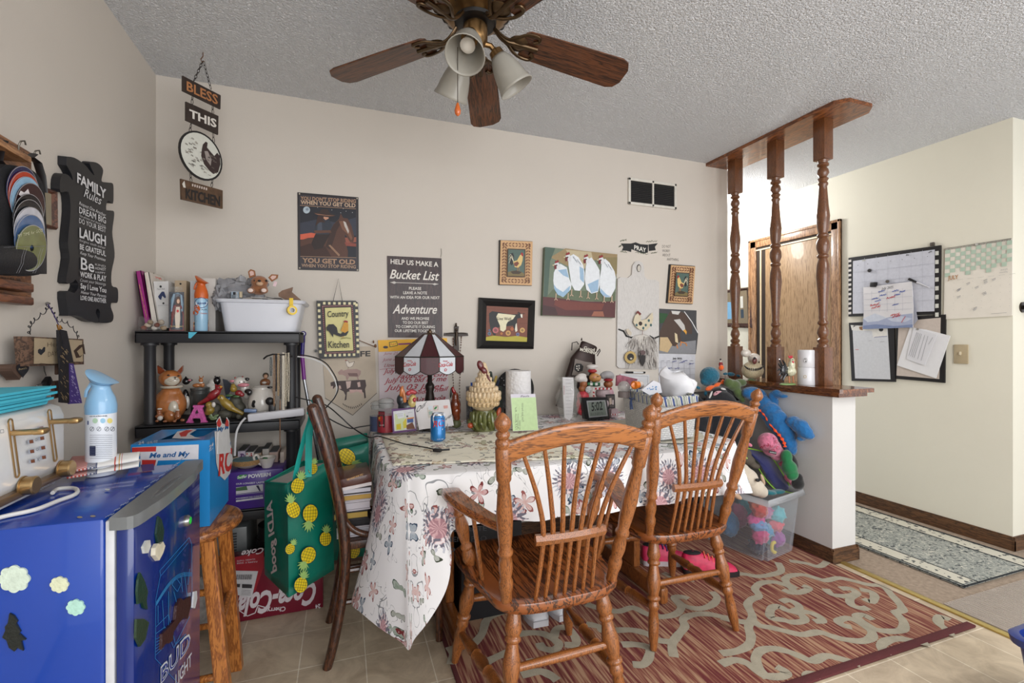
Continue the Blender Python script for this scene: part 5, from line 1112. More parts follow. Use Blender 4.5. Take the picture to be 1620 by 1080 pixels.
FTp=plane((0,0,FZ),(0,0,1)); p=Paint(FTp,.0008); k3=K(3.6,0,560)
for a,b in (((438,928),(470,934)),((510,922),(548,926))): p.ell((150,140,120),*k3(((a[0]+b[0])/2,a[1]))[0],4.5,1.6)
for i in range(26): x=600+i*17; y=930-i*13+((i*7) % 5)*3; p.scribble((170,186,214),*k3((x,y),(x+16,y-10)),1.6,5,.7,i)
p.ell((190,196,206),*k3((612,770))[0],4,1.5); p.poly((72,44,120),k3((800,630),(876,624),(878,660),(812,668))); p.done('scuffs',fr)
# magnets on the fridge
FS=plane((0,1.10,0),(0,-1,0))
def magnet(fn,n,pts,c,lb,th=.004,nm='magnet',bump=.5):
    mb=MB(); n=Vector(n); mb.prism([fn(u,v,.0006+th) for u,v in pts],n*(-th)); single(nm,mb,C(*c,.4,var=.15,vs=60,bump=bump,bs=160),lb,'magnet',smooth=0)
def flower(cx,cy,r,n=8,tilt=0): return [(cx+r*(1+.16*abs(math.cos(a*n/2)))*math.cos(a),cy+r*.85*(1+.16*abs(math.cos(a*n/2)))*math.sin(a)+tilt*math.cos(a)*r) for a in [2*math.pi*i/48 for i in range(48)]]
magnet(FS,(0,-1,0),flower(*k((78,490))[0],22),(206,222,206),'largest pale flower magnet, at the left on the side of the blue fridge')
magnet(FS,(0,-1,0),flower(*k((336,522))[0],13),(214,220,188),'small pale yellow flower magnet on the side of the blue fridge')
magnet(FS,(0,-1,0),flower(*k((429,652))[0],13),(176,220,206),'small mint green flower magnet, lowest flower on the side of the fridge')
magnet(FS,(0,-1,0),k((52,686),(78,700),(98,730),(90,745),(116,790),(106,800),(146,835),(118,840),(132,898),(98,880),(82,902),(50,880),(36,838),(12,822),(30,780),(26,762),(44,740)),(22,28,24),'dark pine tree magnet at the lower left of the fridge side')
magnet(DP,(1,0,0),k((905,130),(922,150),(936,210),(930,270),(900,285),(892,230),(900,170)),(22,52,44),'tall dark green tree magnet high on the fridge door')
magnet(DP,(1,0,0),k((800,450),(826,500),(844,560),(836,610),(842,660),(820,650),(812,620),(790,630),(784,560),(790,490)),(18,54,40),'dark green tree magnet halfway down the left of the fridge door')
magnet(DP,(1,0,0),k((780,716),(820,714),(850,735),(830,830),(800,872),(776,820)),(34,58,38),'squat dark green bush magnet low on the fridge door')
magnet(DP,(1,0,0),k((836,268),(856,266),(860,300),(846,340),(824,342),(816,306)),(206,208,204),'small white flower magnet beside the heart on the fridge door')
magnet(DP,(1,0,0),k((1106,560),(1122,555),(1124,600),(1112,655),(1098,650),(1102,600)),(206,208,212),'small white flower magnet near the far edge of the fridge door')
magnet(DP,(1,0,0),k((930,275),(942,300),(930,340),(908,382),(884,352),(886,310),(900,285),(912,292)),(220,212,190),'cream heart magnet under the tall tree on the fridge door',.008,bump=.1)
magnet(DP,(1,0,0),k((922,890),(926,800),(960,765),(1000,720),(1008,640),(1030,596),(1046,610),(1086,585),(1088,640),(1070,715),(1050,705),(1020,740),(990,790),(984,840),(964,855),(950,850)),(54,22,24),'dark maroon truck magnet over the can artwork on the fridge door',.006)
# ================================================================ TOASTER AND THINGS ON THE FRIDGE
t=thing('toaster','white four-slice toaster with brass levers and knobs on the blue fridge','toaster'); TF=plane((-.61,0,0),(1,0,0)); k=K(4.9,0,600)
WT=C(226,226,224,.25,coat=.5,var=.02)
mb=MB(); mb.b2((XL+.008,1.02,.868),(-.612,1.408,1.036),.030); put('body',mb,WT,t,smooth=60)
mb=MB(); mb.b2((-.822,1.035,.846),(-.625,1.39,.875),.012); put('base',mb,WT,t)
mb=MB(); mb.b2((XL+.010,1.022,.862),(-.607,1.404,.879),.006); put('brass_band',mb,C(136,112,88,.3,.6),t)
BRS=C(176,144,98,.28,.85,.06)
def tp(x,y,l=0): return TF(*k((x,y))[0],l)
for (x0,y0,x1,y1) in ((80,330,135,735),(383,255,430,612)):
    mb=MB(); a,b=tp(x0,y0),tp(x1,y1)
    for s in (-1,1): mb.tube([a+Vector((0,s*.006,0)),b+Vector((0,s*.006,0))],.0016,6)
    mb.tube([a+Vector((0,.006*math.cos(q),.006*math.sin(q))) for q in [math.pi*i/6 for i in range(7)]],.0016,6); mb.tube([b+Vector((0,.006*math.cos(q),-.006*math.sin(q))) for q in [math.pi*i/6 for i in range(7)]],.0016,6); put('lever_slot',mb,BRS,t)
for (x,y) in ((92,412),(390,326)):
    mb=MB(); c=tp(x,y,.0); mb.b2(c+Vector((0,-.008,-.006)),c+Vector((.048,.008,.005)),.004); mb.box(c+Vector((.044,0,0)),(.022,.026,.0125),None,.005); put('lever',mb,BRS,t)
for (x,y) in ((178,826),(472,694)):
    mb=MB(); c=tp(x,y,.0); mb.lathe(c,c+Vector((.022,0,0)),[(0,.020),(.1,.020),(.12,.018),(.9,.0185),(1,.016)],28); kn=put('knob',mb,BRS,t,smooth=40)
p=Paint(TF,.0028)
for x,y in ((240,484),(246,560),(252,636),(318,382),(324,458),(332,532),(338,606)):
    p.poly((170,176,186),k((x-28,y-14),(x+20,y-24),(x+24,y+8),(x-24,y+18))); p.poly((126,70,38),k((x-14,y-12),(x+16,y-18),(x+20,y+8),(x-10,y+12)))
for x,y in ((280,466),(288,542),(270,392)): p.line((90,94,104),k(*[(x+8*math.cos(a),y+10*math.sin(a)) for a in [math.pi*i/4 for i in range(9)]]),.5)
p.line((90,94,104),k((286,606),(304,634)),.6); p.line((90,94,104),k((304,606),(286,634)),.6); p.line((90,94,104),k((2,392),(28,388),(30,412),(4,416),(2,392)),.6); p.done('controls',t)
p=Paint(plane((-.607,0,0),(1,0,0)),.001); p.text((70,60,54),'WESTBEND',*k((262,892),(404,820)),4,0,.01); p.done('lettering',t)
mb=MB(); kk=K(3.6,0,560); pts=[onZ(*kk(q)[0],FZ+.006) for q in ((-60,945),(40,920),(200,885),(330,835),(425,800),(440,775),(410,762),(330,768),(300,790))]; mb.tube(spl(pts,6),.0042,8); put('power_cord',mb,C(214,212,208,.4),t)
# napkins
AQ=C(70,186,210,.7,var=.05)
for i in range(6):
    z=1.0375+i*.0062; o_=.003*(i % 3)
    mb=MB(); x0,y1=-.625-o_,1.365+.004*i
    pts=[(XL+.03,1.03),(x0,1.02),(x0+.002,y1-.03),(x0-.015+.012*(i % 2),y1+.012),(x0-.045,y1),(XL+.02,y1-.01)]
    mb.prism([(x,y,z) for x,y in pts],(0,0,.0052)); single('napkin',mb,AQ,'folded turquoise cloth napkin stacked on top of the white toaster','napkin','turquoise napkins on the toaster')
# kitchen towel
t=thing('kitchen_towel','folded white towel with red and navy checks on top of the fridge','towel')
k=K(3.6,0,560); cs=[onZ(*k(q)[0],FZ+.002) for q in ((380,735),(790,672),(800,640),(420,640))]
A,B,Cc,D=cs
def tw(s,q,z0=.0,hh=.030): 
    p=A.lerp(B,s).lerp(D.lerp(Cc,s),q); return p+Vector((0,0,z0+hh*math.sin(math.pi*(.12+.76*q))**.5*(.8+.25*s)))
def toweltex():
    m,N,L,P=newmat('towel_checks'); P.inputs['Roughness'].default_value=.9
    u=N.new('ShaderNodeUVMap'); br=N.new('ShaderNodeTexChecker'); br.inputs['Scale'].default_value=40; L.new(u.outputs[0],br.inputs['Vector'])
    cr=N.new('ShaderNodeValToRGB'); cr.color_ramp.interpolation='CONSTANT'; e=cr.color_ramp.elements; e[0].position=0; e[0].color=lin((184,78,64)); e[1].position=.26; e[1].color=lin((86,92,116))
    for ps,c in ((.40,(226,224,220)),(.64,(190,74,60)),(.66,(226,224,220)),(.70,(206,160,90)),(.715,(226,224,220)),(.74,(190,74,60)),(.75,(228,226,222))): n=e.new(ps); n.color=lin(c)
    s=N.new('ShaderNodeSeparateXYZ'); L.new(u.outputs[0],s.inputs[0]); L.new(s.outputs[0],cr.inputs[0])
    mk=N.new('ShaderNodeMath'); mk.operation='LESS_THAN'; mk.inputs[1].default_value=.38; L.new(s.outputs[0],mk.inputs[0])
    m2=N.new('ShaderNodeMath'); m2.operation='MULTIPLY'; L.new(mk.outputs[0],m2.inputs[0]); L.new(br.outputs['Fac'],m2.inputs[1])
    m3=N.new('ShaderNodeMath'); m3.operation='MULTIPLY'; m3.inputs[1].default_value=.6; L.new(m2.outputs[0],m3.inputs[0])
    mx=N.new('ShaderNodeMix'); mx.data_type='RGBA'; L.new(m3.outputs[0],mx.inputs[0]); L.new(cr.outputs[0],mx.inputs[6]); mx.inputs[7].default_value=lin((224,220,216)); L.new(mx.outputs[2],P.inputs['Base Color'])
    return m
TWM=toweltex()
for nm,z0,hh in (('lower_fold',.001,.022),('upper_fold',.010,.032)):
    mb=MB(); st=[]
    def f(s,q): st.append((s,q)); return tw(s,q,z0,hh)
    mb.grid(f,24,10); o=put(nm,mb,TWM,t,solid=.004); uvset(o,lambda co,i: st[i])
# air freshener, white and blue
def spray(name,label,x,y,z,H,R,body,cap,lean=False):
    t=thing(name,label,'air freshener')
    mb=MB(); mb.lathe((x,y,z),(x,y,z+H*.62),[(0,R*.95),(.02,R),(.97,R),(1,R*.98)],32); put('can',mb,body,t,smooth=40)
    mb=MB(); mb.lathe((x,y,z+H*.60),(x,y,z+H*.90),[(0,R*1.02),(.25,R*1.04),(.5,R*.92),(.75,R*.66),(.88,R*.58),(1,R*.74)],32); mb.lathe((x,y,z+H*.895),(x+.004,y-.002,z+H*.945),[(0,R*.72),(.5,R*.95),(.85,R*1.08),(1,R*.98)],32)
    for v in mb.bm.verts:
        if v.co.z > z+H*.885: v.co.z -= (v.co.x-x)*.32*(v.co.z-z-H*.885)/(H*.06)
    put('trigger_cap',mb,cap,t,smooth=50)
    mb=MB(); mb.tube([(x-R*.6,y,z+H*.90),(x-R*.95,y,z+H*.82),(x-R*1.0,y,z+H*.76)],.004,6); put('trigger',mb,cap,t); return t
P_=onY(160,700,1.47); BX,BY=P_.x,1.47
t=spray('air_freshener','white and light blue spray air freshener behind the towel on the fridge',BX,BY,FZ+.001,.258,.031,C(222,226,232,.3,coat=.4,var=.01),C(140,186,222,.3,coat=.3,var=.02))
CW=cylwall(BX,BY,.0312); p=Paint(CW,.0006,step=.00004); k=K(4.154,0,440); DKb=(44,50,70)
p.text(DKb,'ODOR & FRESHENER',*k((588,912),(706,908)),2.0,0,.02,1)
for x in (625,676,722): p.ell((170,200,170) if x == 625 else (150,196,222) if x == 676 else (222,206,120),*k((x,936))[0],4.2,4.2,n=14)
for x in (604,650,702,740): p.line(DKb,[(k((x,990))[0][0]+3.4*math.cos(a),k((x,990))[0][1]+3.4*math.sin(a)) for a in [math.pi*i/4 for i in range(9)]],.5); p.line(DKb,k((x-8,1000),(x+8,980)),.7)
k4=K(3.6,0,560)
for i in range(12): p.scribble((110,116,130),*k4((512,462+i*12),(640,462+i*12)),.8,22,.45,i)
p.poly((24,34,70),k4((510,524),(544,524),(544,578),(510,578))); p.poly((40,60,120),k4((498,380),(504,380),(504,402),(498,402))); p.done('label',t)
# ================================================================ STOOL AND SODA BOX
ST=wood('stool_pine',(190,120,56),(140,80,34),(5,5,.5),9,.35,.3)
t=thing('wooden_stool','round-seated pine stool behind the blue fridge, carrying the soda box','stool'); sx,sy=-.49,1.765
mb=MB(); mb.lathe((sx,sy,.574),(sx,sy,.6055),[(0,.160),(.15,.170),(.5,.175),(.85,.170),(1,.160)],48); put('seat',mb,wood('stool_seat',(170,106,52),(112,62,30),(4,.6,4),8,.3,.4),t,smooth=50)
feet={(1,-1): (-.318,1.585),(1,1): (-.36,1.92),(-1,-1): (-.66,1.585),(-1,1): (-.64,1.93)}; q=.019
for (a,b),(fx,fy) in feet.items():
    tx,ty=sx+a*.10,sy+b*.10; mb=MB(); n_=[mb.bm.verts.new((fx+i*q,fy+j*q,0)) for i,j in ((-1,-1),(1,-1),(1,1),(-1,1))]; m_=[mb.bm.verts.new((tx+i*q,ty+j*q,.574)) for i,j in ((-1,-1),(1,-1),(1,1),(-1,1))]
    mb.bm.faces.new(n_[::-1]); mb.bm.faces.new(m_); [mb.bm.faces.new((n_[i],n_[(i+1) % 4],m_[(i+1) % 4],m_[i])) for i in range(4)]
    bmesh.ops.bevel(mb.bm,geom=[e for e in mb.bm.edges],offset=.004,segments=2,affect='EDGES'); put('leg',mb,ST,t)
def lg(a,b,z): fx,fy=feet[a,b]; s=z/.574; return Vector((fx+(sx+a*.10-fx)*s,fy+(sy+b*.10-fy)*s,z))
for (a,b),z in ((((1,-1),(1,1)),.30),(((-1,-1),(-1,1)),.30),(((1,-1),(-1,-1)),.18),(((1,1),(-1,1)),.18),(((1,-1),(-1,-1)),.42),(((1,1),(-1,1)),.42)):
    mb=MB(); mb.cone(lg(*a,z),lg(*b,z),.0105,n=12); put('rung',mb,ST,t)
t=thing('soda_box','torn-open blue soda carton reading Me and My on the wooden stool','carton'); x0,x1,y0,y1,z0,z1=-.589,-.389,1.681,1.929,.607,.872
CB=C(28,130,196,.4,coat=.2,var=.03); mb=MB()
v8=[mb.bm.verts.new(p) for p in ((x0,y0,z0),(x1,y0,z0),(x1,y1,z0),(x0,y1,z0),(x0,y0,z1),(x1,y0,z1),(x1,y1,z1-.004),(x0,y1,z1))]
for f in ((0,3,2,1),(0,1,5,4),(1,2,6,5),(2,3,7,6),(3,0,4,7)): mb.bm.faces.new([v8[i] for i in f])
hx0,hx1,hy0,hy1=x0+.05,x1-.035,y0+.055,y1-.03
h4=[mb.bm.verts.new(p) for p in ((hx0,hy0,z1-.001),(hx1,hy0+.02,z1-.001),(hx1+.01,hy1,z1-.001),(hx0+.02,hy1+.01,z1-.001))]
for i in range(4): mb.bm.faces.new((v8[4+i],v8[4+(i+1) % 4],h4[(i+1) % 4],h4[i]))
put('carton',mb,CB,t,solid=.002)
mb=MB(); mb.b2((x0+.004,y0+.004,z0+.003),(x1-.004,y1-.004,z0+.15)); put('cardboard_inside',mb,C(98,68,50,.9),t)
fY=plane((0,y0-.001,0),(0,-1,0)); fX=plane((x1+.001,0,0),(1,0,0)); fZ=plane((0,0,z1+.001),(0,0,1)); k=K(3.6,0,560)
p=Paint(fY,.0008); p.poly((214,214,220),k((752,530),(1132,514),(1130,598),(900,606),(890,640),(800,640),(798,560),(754,556))); p.poly((196,50,44),k((752,532),(890,526),(888,554),(752,558))); p.poly((196,50,44),k((808,602),(890,602),(880,640),(808,640))); p.text((34,96,156),'Me and My',*k((850,590),(1082,580)),7.6,.25,.03,3)
p.done('front_print',t)
p=Paint(fX,.0012); p.text((206,214,226),'24',*k((1192,545),(1216,520)),6.2,0,.02)
p.poly((206,204,204),k((1222,440),(1300,425),(1316,520),(1326,600),(1310,680),(1280,718),(1250,690),(1232,620)))
p.text((196,44,38),'RC',*k((1244,690),(1322,650)),33,.12,.04,3); p.text((34,96,156),'Me and',*k((1242,545),(1316,525)),7,.2,.03); p.text((190,206,226),'PACK',*k((1192,556),(1216,536)),2,0,.02); p.done('side_print',t)
p=Paint(fZ,.0008); p.poly((206,206,210),k((980,478),(1010,440),(1090,425),(1120,430),(1080,455),(1110,472),(1150,480),(1060,482))); p.poly((196,50,44),k((1030,470),(1020,450),(1060,432),(1100,432),(1070,450),(1060,468))); p.text((206,214,226),'12 FL OZ',*k((838,512),(898,502)),3.4,0,.02); p.text((206,214,226),'24',*k((788,516),(820,508)),4.4,0,.02); p.done('top_print',t)
fl_=plane((x1+.004,0,0),(1,0,.0)); mb=MB(); mb.prism([fl_(*q,.0) for q in k((1236,570),(1312,560),(1304,470),(1302,380),(1290,360),(1286,400),(1262,395),(1250,355),(1232,380),(1238,440))],(.002,0,0)); fo=put('torn_flap',mb,C(206,206,206,.6),t,smooth=0)
p=Paint(fl_,.003); p.text((34,96,156),'My M',*k((1240,440),(1304,424)),6,.2,.03); p.poly((196,50,44),k((1234,392),(1250,362),(1262,398),(1252,416),(1238,410))); p.poly((196,50,44),k((1282,402),(1290,364),(1302,384),(1303,410),(1290,412))); p.done('flap_print',t)
# ================================================================ BLACK SHELF UNIT
SX0,SX1,SY0,SY1=-.805,-.185,2.33,2.638; TZ=(1.221,.828,.44,.062); SP=C(34,34,38,.45,var=.06,bump=.1,bs=300)
sh=thing('shelf_unit','black plastic four-tier shelf unit in the corner, crowded with figurines','shelf')
for z in TZ:
    mb=MB(); mb.b2((SX0,SY0,z-.012),(SX1,SY1,z),.002)
    for a,b,c,d in ((SX0,SX1,SY0,SY0+.008),(SX0,SX1,SY1-.008,SY1),(SX0,SX0+.008,SY0,SY1),(SX1-.008,SX1,SY0,SY1)): mb.b2((a,c,z-.05),(b,d,z-.002),.003)
    for i in range(9): x=SX0+.06+i*(SX1-SX0-.12)/8; mb.b2((x-.006,SY0+.01,z-.03),(x+.006,SY1-.01,z-.012))
    for x in (SX0+.04,SX1-.04):
        for y in (SY0+.04,SY1-.04): mb.cone((x,y,z-.06),(x,y,z-.005),.032,n=16)
    put('tier',mb,SP,sh)
for x in (SX0+.04,SX1-.04):
    for y in (SY0+.04,SY1-.04):
        for z0,z1 in zip((0,)+TZ[:0:-1],TZ[::-1]):
            mb=MB(); mb.lathe((x,y,z0),(x,y,z1-.05),[(0,.022),(.03,.024),(.05,.021),(.95,.021),(.97,.024),(1,.024)],16); put('post',mb,SP,sh)
Z1,Z2,Z3=TZ[0]+.0008,TZ[1]+.0008,TZ[2]+.0008
k=K(5.4,200,400)
def book(name,label,pts,Y,depth,cover,cat='book',pages=None,zb=None,group=None):
    """spine outline traced at distance Y, body running back to the wall"""
    f=plane((0,Y,0),(0,-1,0)); P=[f(*q) for q in pts]
    if zb is not None:
        lo=min(p.z for p in P); 
        for p in P:
            if p.z < lo+.03: p.z=zb
    t=thing(name,label,cat,group); a,b,c,d=P; w_=(b-a).normalized()*.0025; D=Vector((0,depth,0))
    mb=MB()
    mb.prism([a,a+w_,d+w_,d],D); mb.prism([b-w_,b,c,c-w_],D); mb.prism([a,b,c,d],(0,.003,0)); put('cover',mb,cover,t)
    up=Vector((0,0,.003)); mb=MB(); mb.prism([a+w_-up+Vector((0,.0035,0)),b-w_-up+Vector((0,.0035,0)),c-w_+up+Vector((0,.0035,0)),d+w_+up+Vector((0,.0035,0))],D-Vector((0,.008,0))); put('pages',mb,C(214,208,196,.9),t)
    return t,f
t,f=book('cookbook','magenta-spined BIG BOWL of LOVE cookbook leaning leftmost on the top shelf',k((78,157),(124,150),(205,590),(165,660)),2.40,.16,C(150,34,118,.4),zb=Z1)
p=Paint(f,.0012); p.text((226,206,80),'BIG BOWL of LOVE',*k((110,285),(172,560)),4.6,0,.015); p.done('title',t)
t,f=book('cookbook','white cookbook with red title on its spine, second on the top shelf',k((148,168),(192,163),(268,590),(225,660)),2.40,.17,C(214,206,196,.4),zb=Z1)
p=Paint(f,.0012); p.text((196,66,52),'Taste from the Inn',*k((166,180),(196,400)),4.2,.1,.015); p.done('title',t)
t,f=book('cookbook','cookbook with a red title seen at an angle behind the white folder',k((200,172),(236,170),(300,580),(268,600)),2.47,.12,C(204,196,184,.5),zb=Z1)
p=Paint(plane((0,2.468,0),(0,-1,0)),.001); p.text((186,70,58),'North',*k((214,200),(300,232)),3.6,.2,.02); p.done('title',t)
t=thing('box_file','white box file with a navy bow printed on its end','box file'); f=plane((0,2.42,0),(0,-1,0))
slabp('box',f,(0,-1,0),[(u,v) for u,v in k((230,243),(358,240),(362,640),(270,650))],.14,C(210,208,206,.5),t,lift=-.14); p=Paint(f,.0006); p.ell((20,20,20),*k((292,287))[0],1.9,1.9,n=10); p.ell((20,20,20),*k((316,430))[0],1.6,1.6,n=10); p.text((70,70,80),'Tuck Rule',*k((262,316),(328,312)),2.4,.3,0)
p.poly((36,50,92),k((270,372),(302,330),(322,330),(338,376),(330,388),(306,366),(296,402),(280,392))); p.line((170,170,172),k((270,450),(360,444)),.6); p.done('print',t)
t=thing('box_file','beige box file standing behind the glass candle','box file'); f=plane((0,2.44,0),(0,-1,0))
slabp('box',f,(0,-1,0),k((412,234),(512,236),(508,672),(420,672)),.17,C(176,156,130,.6),t,lift=-.17); p=Paint(f,.0006); p.ell((20,20,20),*k((462,264))[0],1.6,1.6,n=10); p.done('print',t)
mb=MB(); mb.b2(onY(*k((545,236))[0],2.43)+Vector((0,0,0)),(onY(*k((590,236))[0],2.43).x,2.6,Z1)); t=thing('box_file','narrow white box file just left of the orange spray can','box file'); put('box',mb,C(206,206,208,.5),t); p=Paint(plane((0,2.43,0),(0,-1,0)),.001); p.ell((20,20,20),*k((590,270))[0],1.6,1.6,n=10); p.done('print',t)
t=thing('box_file','wide white box file behind the orange spray can','box file'); mb=MB(); a=onY(*k((640,214))[0],2.45); b=onY(*k((760,216))[0],2.45); mb.b2((a.x,2.45,Z1),(b.x,2.6,a.z)); put('box',mb,C(206,200,194,.5),t); p=Paint(plane((0,2.45,0),(0,-1,0)),.001); p.text((150,180,190),'notes',*k((712,520),(716,420)),3,0,.01); p.done('print',t)
# candle with a picture
X=lambda u,v,Y: onY(*k((u,v))[0],Y)
t=thing('votive_candle','tall glass candle printed with a figure in red robes','candle'); c=X(430,600,2.37); R_=.0265; hz=X(430,290,2.37).z-Z1
mb=MB(); mb.lathe((c.x,2.37,Z1),(c.x,2.37,Z1+hz),[(0,R_*.9),(.03,R_),(.84,R_),(.90,R_*.82),(1,R_*.84)],28); put('glass',mb,glass(190,190,186),t,smooth=40)
mb=MB(); mb.cone((c.x,2.37,Z1+.006),(c.x,2.37,Z1+hz*.84),R_*.93,n=24); put('wax',mb,C(56,66,84,.4),t)
p=Paint(cylwall(c.x,2.37,R_),.0008); p.poly((40,50,66),k((366,334),(492,334),(492,668),(366,668))); p.poly((130,156,176),k((380,400),(400,350),(440,340),(476,360),(486,440),(480,500),(380,500))); p.poly((120,40,40),k((404,450),(440,430),(470,450),(490,520),(488,640),(380,640),(386,520))); p.poly((206,192,176),k((424,460),(456,460),(460,560),(452,640),(420,640),(414,540)))
p.poly((74,48,34),k((420,400),(428,378),(444,370),(460,382),(466,440),(456,452),(424,452))); p.ell((212,172,146),*k((443,412))[0],2.3,3.6); p.ell((196,40,40),*k((438,496))[0],2.0,2.2,n=10); p.poly((110,30,32),k((366,640),(492,640),(492,668),(366,668))); p.text((206,190,140),'Sacred Heart',*k((370,630),(486,632)),2.6,.2,.01); p.done('picture',t)
# orange spray
c=X(640,600,2.37)
t=spray('air_freshener','orange-capped spray air freshener on the top shelf',c.x,2.37,Z1,X(640,205,2.37).z-Z1,.0250,C(150,190,216,.3,coat=.4,var=.02),C(206,96,34,.35,var=.03)); c2=Vector((c.x,2.37,0))
p=Paint(cylwall(c.x,2.37,.0252),.0006,step=.00004); p.poly((196,130,60),k((572,590),(702,590),(702,668),(572,668))); p.poly((176,50,40),k((572,630),(702,626),(702,668),(572,668))); p.poly((60,60,50),k((574,600),(600,580),(660,592),(700,570),(700,610),(574,616)))
p.ell((216,222,230),*k((640,425))[0],10,8); p.line((40,60,110),[(k((640,425))[0][0]+10*math.cos(a),k((640,425))[0][1]+8*math.sin(a)) for a in [math.pi*i/8 for i in range(17)]],1.0); p.text((30,50,120),'febreze',*k((606,440),(682,436)),3.8,.2,.02,3); p.text((60,60,70),'AIR',*k((636,490),(692,490)),2.2,0,0)
for x,y in ((602,465),(592,510),(606,480)): p.poly((206,96,40),[(a,b) for a,b in flower(*k((x,y))[0],4,5)])
p.text((190,90,60),'Hawaiian',*k((630,520),(690,522)),2.2,.2,.01); p.done('label',t)
# shell bag
t=thing('plastic_bag','small clear bag of dark shells and potpourri at the top shelf corner','bag'); rr=random.Random(11)
for i in range(7):
    c=X(150+i*28,600+(i % 3)*16,2.352); mb=MB(); mb.ball((c.x,2.350+.010*(i % 2),Z1+.012+.012*(i % 3)),(.012,.010,.010+.004*(i % 2)),R3(rr.random()*3,rr.random()*3)); put('shell',mb,C(*[(112,60,44),(186,170,150),(150,130,104),(206,200,190)][i % 4],.5,var=.2),t)
mb=MB(); a=X(105,540,2.345); b=X(350,560,2.345)
mb.grid(lambda i,j: (a.x+(b.x-a.x)*i,2.3405+.004*math.sin(i*23+j*9),Z1+(a.z-Z1)*j*(.9+.1*math.sin(i*15))),20,8); put('film',mb,glass(190,186,182,.15,.25),t)
mb=MB(); p=[X(*q,2.3285) for q in ((530,676),(572,676),(604,676),(548,730),(530,726))]; mb.prism([p[0],p[1],p[4]],(0,.001,0)); mb.prism([p[1],p[2],p[3],p[4]],(0,.001,0)); single('paper_tag',mb,C(80,180,206,.5),'small turquoise and white tag hanging off the top shelf edge','tag')
# white tub
t=thing('dish_tub','white plastic dish tub heaped with oddments at the right of the top shelf','tub'); x0,x1=X(805,600,2.36).x,X(1470,600,2.36).x; xa,xb=X(762,400,2.36).x,X(1530,420,2.36).x; zt=X(1100,400,2.36).z; mb=MB()
def rr_(x0,x1,y0,y1,r,z): return rrect(x0,x1,y0,y1,r,z,4)
rings=[]
for s,z,e in ((0,Z1,0),(.05,Z1+.004,.0),(.88,zt-.016,0),(.9,zt-.014,.012),(1,zt-.004,.016),(1,zt,.012),(.95,zt,.002),(.10,Z1+.012,-.004),(0.0,Z1+.006,-.02)):
    X0,X1=x0+.012+(xa+.012-x0-.012)*s-e,x1-.012+(xb-.012-x1+.012)*s+e; rings.append([mb.bm.verts.new(p) for p in rr_(X0,X1,2.352-.012*s-e*.6,2.59+.012*s+e*.6,.035,z)])
for a,b in zip(rings,rings[1:]):
    for i in range(len(a)): mb.bm.faces.new((a[i],a[(i+1) % len(a)],b[(i+1) % len(b)],b[i]))
mb.bm.faces.new(rings[0][::-1]); mb.bm.faces.new(rings[-1]); put('tub',mb,C(214,216,224,.35,var=.01),t,smooth=35)
def crumple(mb,c,r,seed,amp=.25,n=28,m=18,fr_=4.0):
    c=Vector(c); bm2=bmesh.new(); q=bmesh.ops.create_uvsphere(mb.bm,u_segments=n,v_segments=m,radius=1)
    for v in q['verts']:
        d=v.co.normalized(); k_=1+amp*(abs(noise.noise(d*fr_+Vector((seed,0,0))))*2-.4)+amp*.35*noise.noise(d*fr_*3+Vector((0,seed,0)))
        v.co=Vector((d.x*r[0]*k_,d.y*r[1]*k_,d.z*r[2]*k_))+c
    mb._tag({f for v in q['verts'] for f in v.link_faces}); bm2.free()
c=X(950,230,2.50); mb=MB(); crumple(mb,(c.x,2.50,zt+.045),(.105,.06,.062),3,.35); crumple(mb,(X(800,300,2.45).x,2.45,zt+.005),(.03,.03,.05),5,.35); crumple(mb,(X(1120,160,2.5).x,2.50,zt+.085),(.045,.04,.03),8,.3); single('grocery_bag',mb,C(150,150,154,.35,var=.12,bump=.6,bs=30),'crumpled grey plastic bag on top of the white tub','bag',smooth=30)
# plush dog/deer head
t=thing('plush_animal','small brown plush animal with big ears sitting in the white tub','plush toy'); PF=2.40; BRp=C(150,98,62,.9,sheen=.4,bump=.6,bs=300); LT=C(196,160,130,.9,bump=.5,bs=300)
mb=MB(); c=X(1137,250,PF); mb.ball((c.x,PF,c.z),(.036,.032,.030)); c=X(1130,310,PF); mb.ball((c.x,PF+.01,c.z),(.038,.03,.026)); body=put('body',mb,BRp,t,remesh=.004)
mb=MB(); c=X(1137,262,PF-.030); mb.ball((c.x,PF-.028,c.z),(.015,.012,.011)); put('muzzle',mb,LT,t)
mb=MB(); c=X(1136,238,PF-.04); mb.ball((c.x,PF-.040,c.z),(.0065,.005,.005)); put('nose',mb,BLK,t)
for x in (1094,1194): mb=MB(); c=X(x,236,PF-.03); mb.ball((c.x,PF-.024,c.z),.0048); put('eye',mb,BLK,t)
for pts in (((1050,215),(1038,160),(1060,138),(1096,150),(1104,195)),((1210,210),(1240,182),(1296,186),(1290,215),(1240,245))):
    mb=MB(); f=plane((0,PF,0),(0,-1,0)); mb.prism([f(*q) for q in k(*pts)],(0,.012,0)); e=put('ear',mb,BRp,t); mb=MB(); cx=sum(q[0] for q in pts)/5; cy=sum(q[1] for q in pts)/5; mb.prism([f(*q,.002) for q in k(*[(cx+(a-cx)*.6,cy+(b-cy)*.6) for a,b in pts])],(0,.001,0)); put('inner_ear',mb,C(214,180,170,.9),e)
for x in (1065,1178): mb=MB(); c=X(x,322,PF-.03); mb.ball((c.x,PF-.03,c.z),(.016,.014,.013)); ft=put('foot',mb,BRp,t); mb=MB(); mb.ball((c.x,PF-.043,c.z),(.0105,.003,.0085)); put('foot_pad',mb,C(226,206,196,.9),ft)
mb=MB(); c=X(1270,265,PF-.02); mb.box(c,(.012,.003,.022),R3(0,0,.3)); put('ear_tag',mb,C(220,190,196,.6),t)
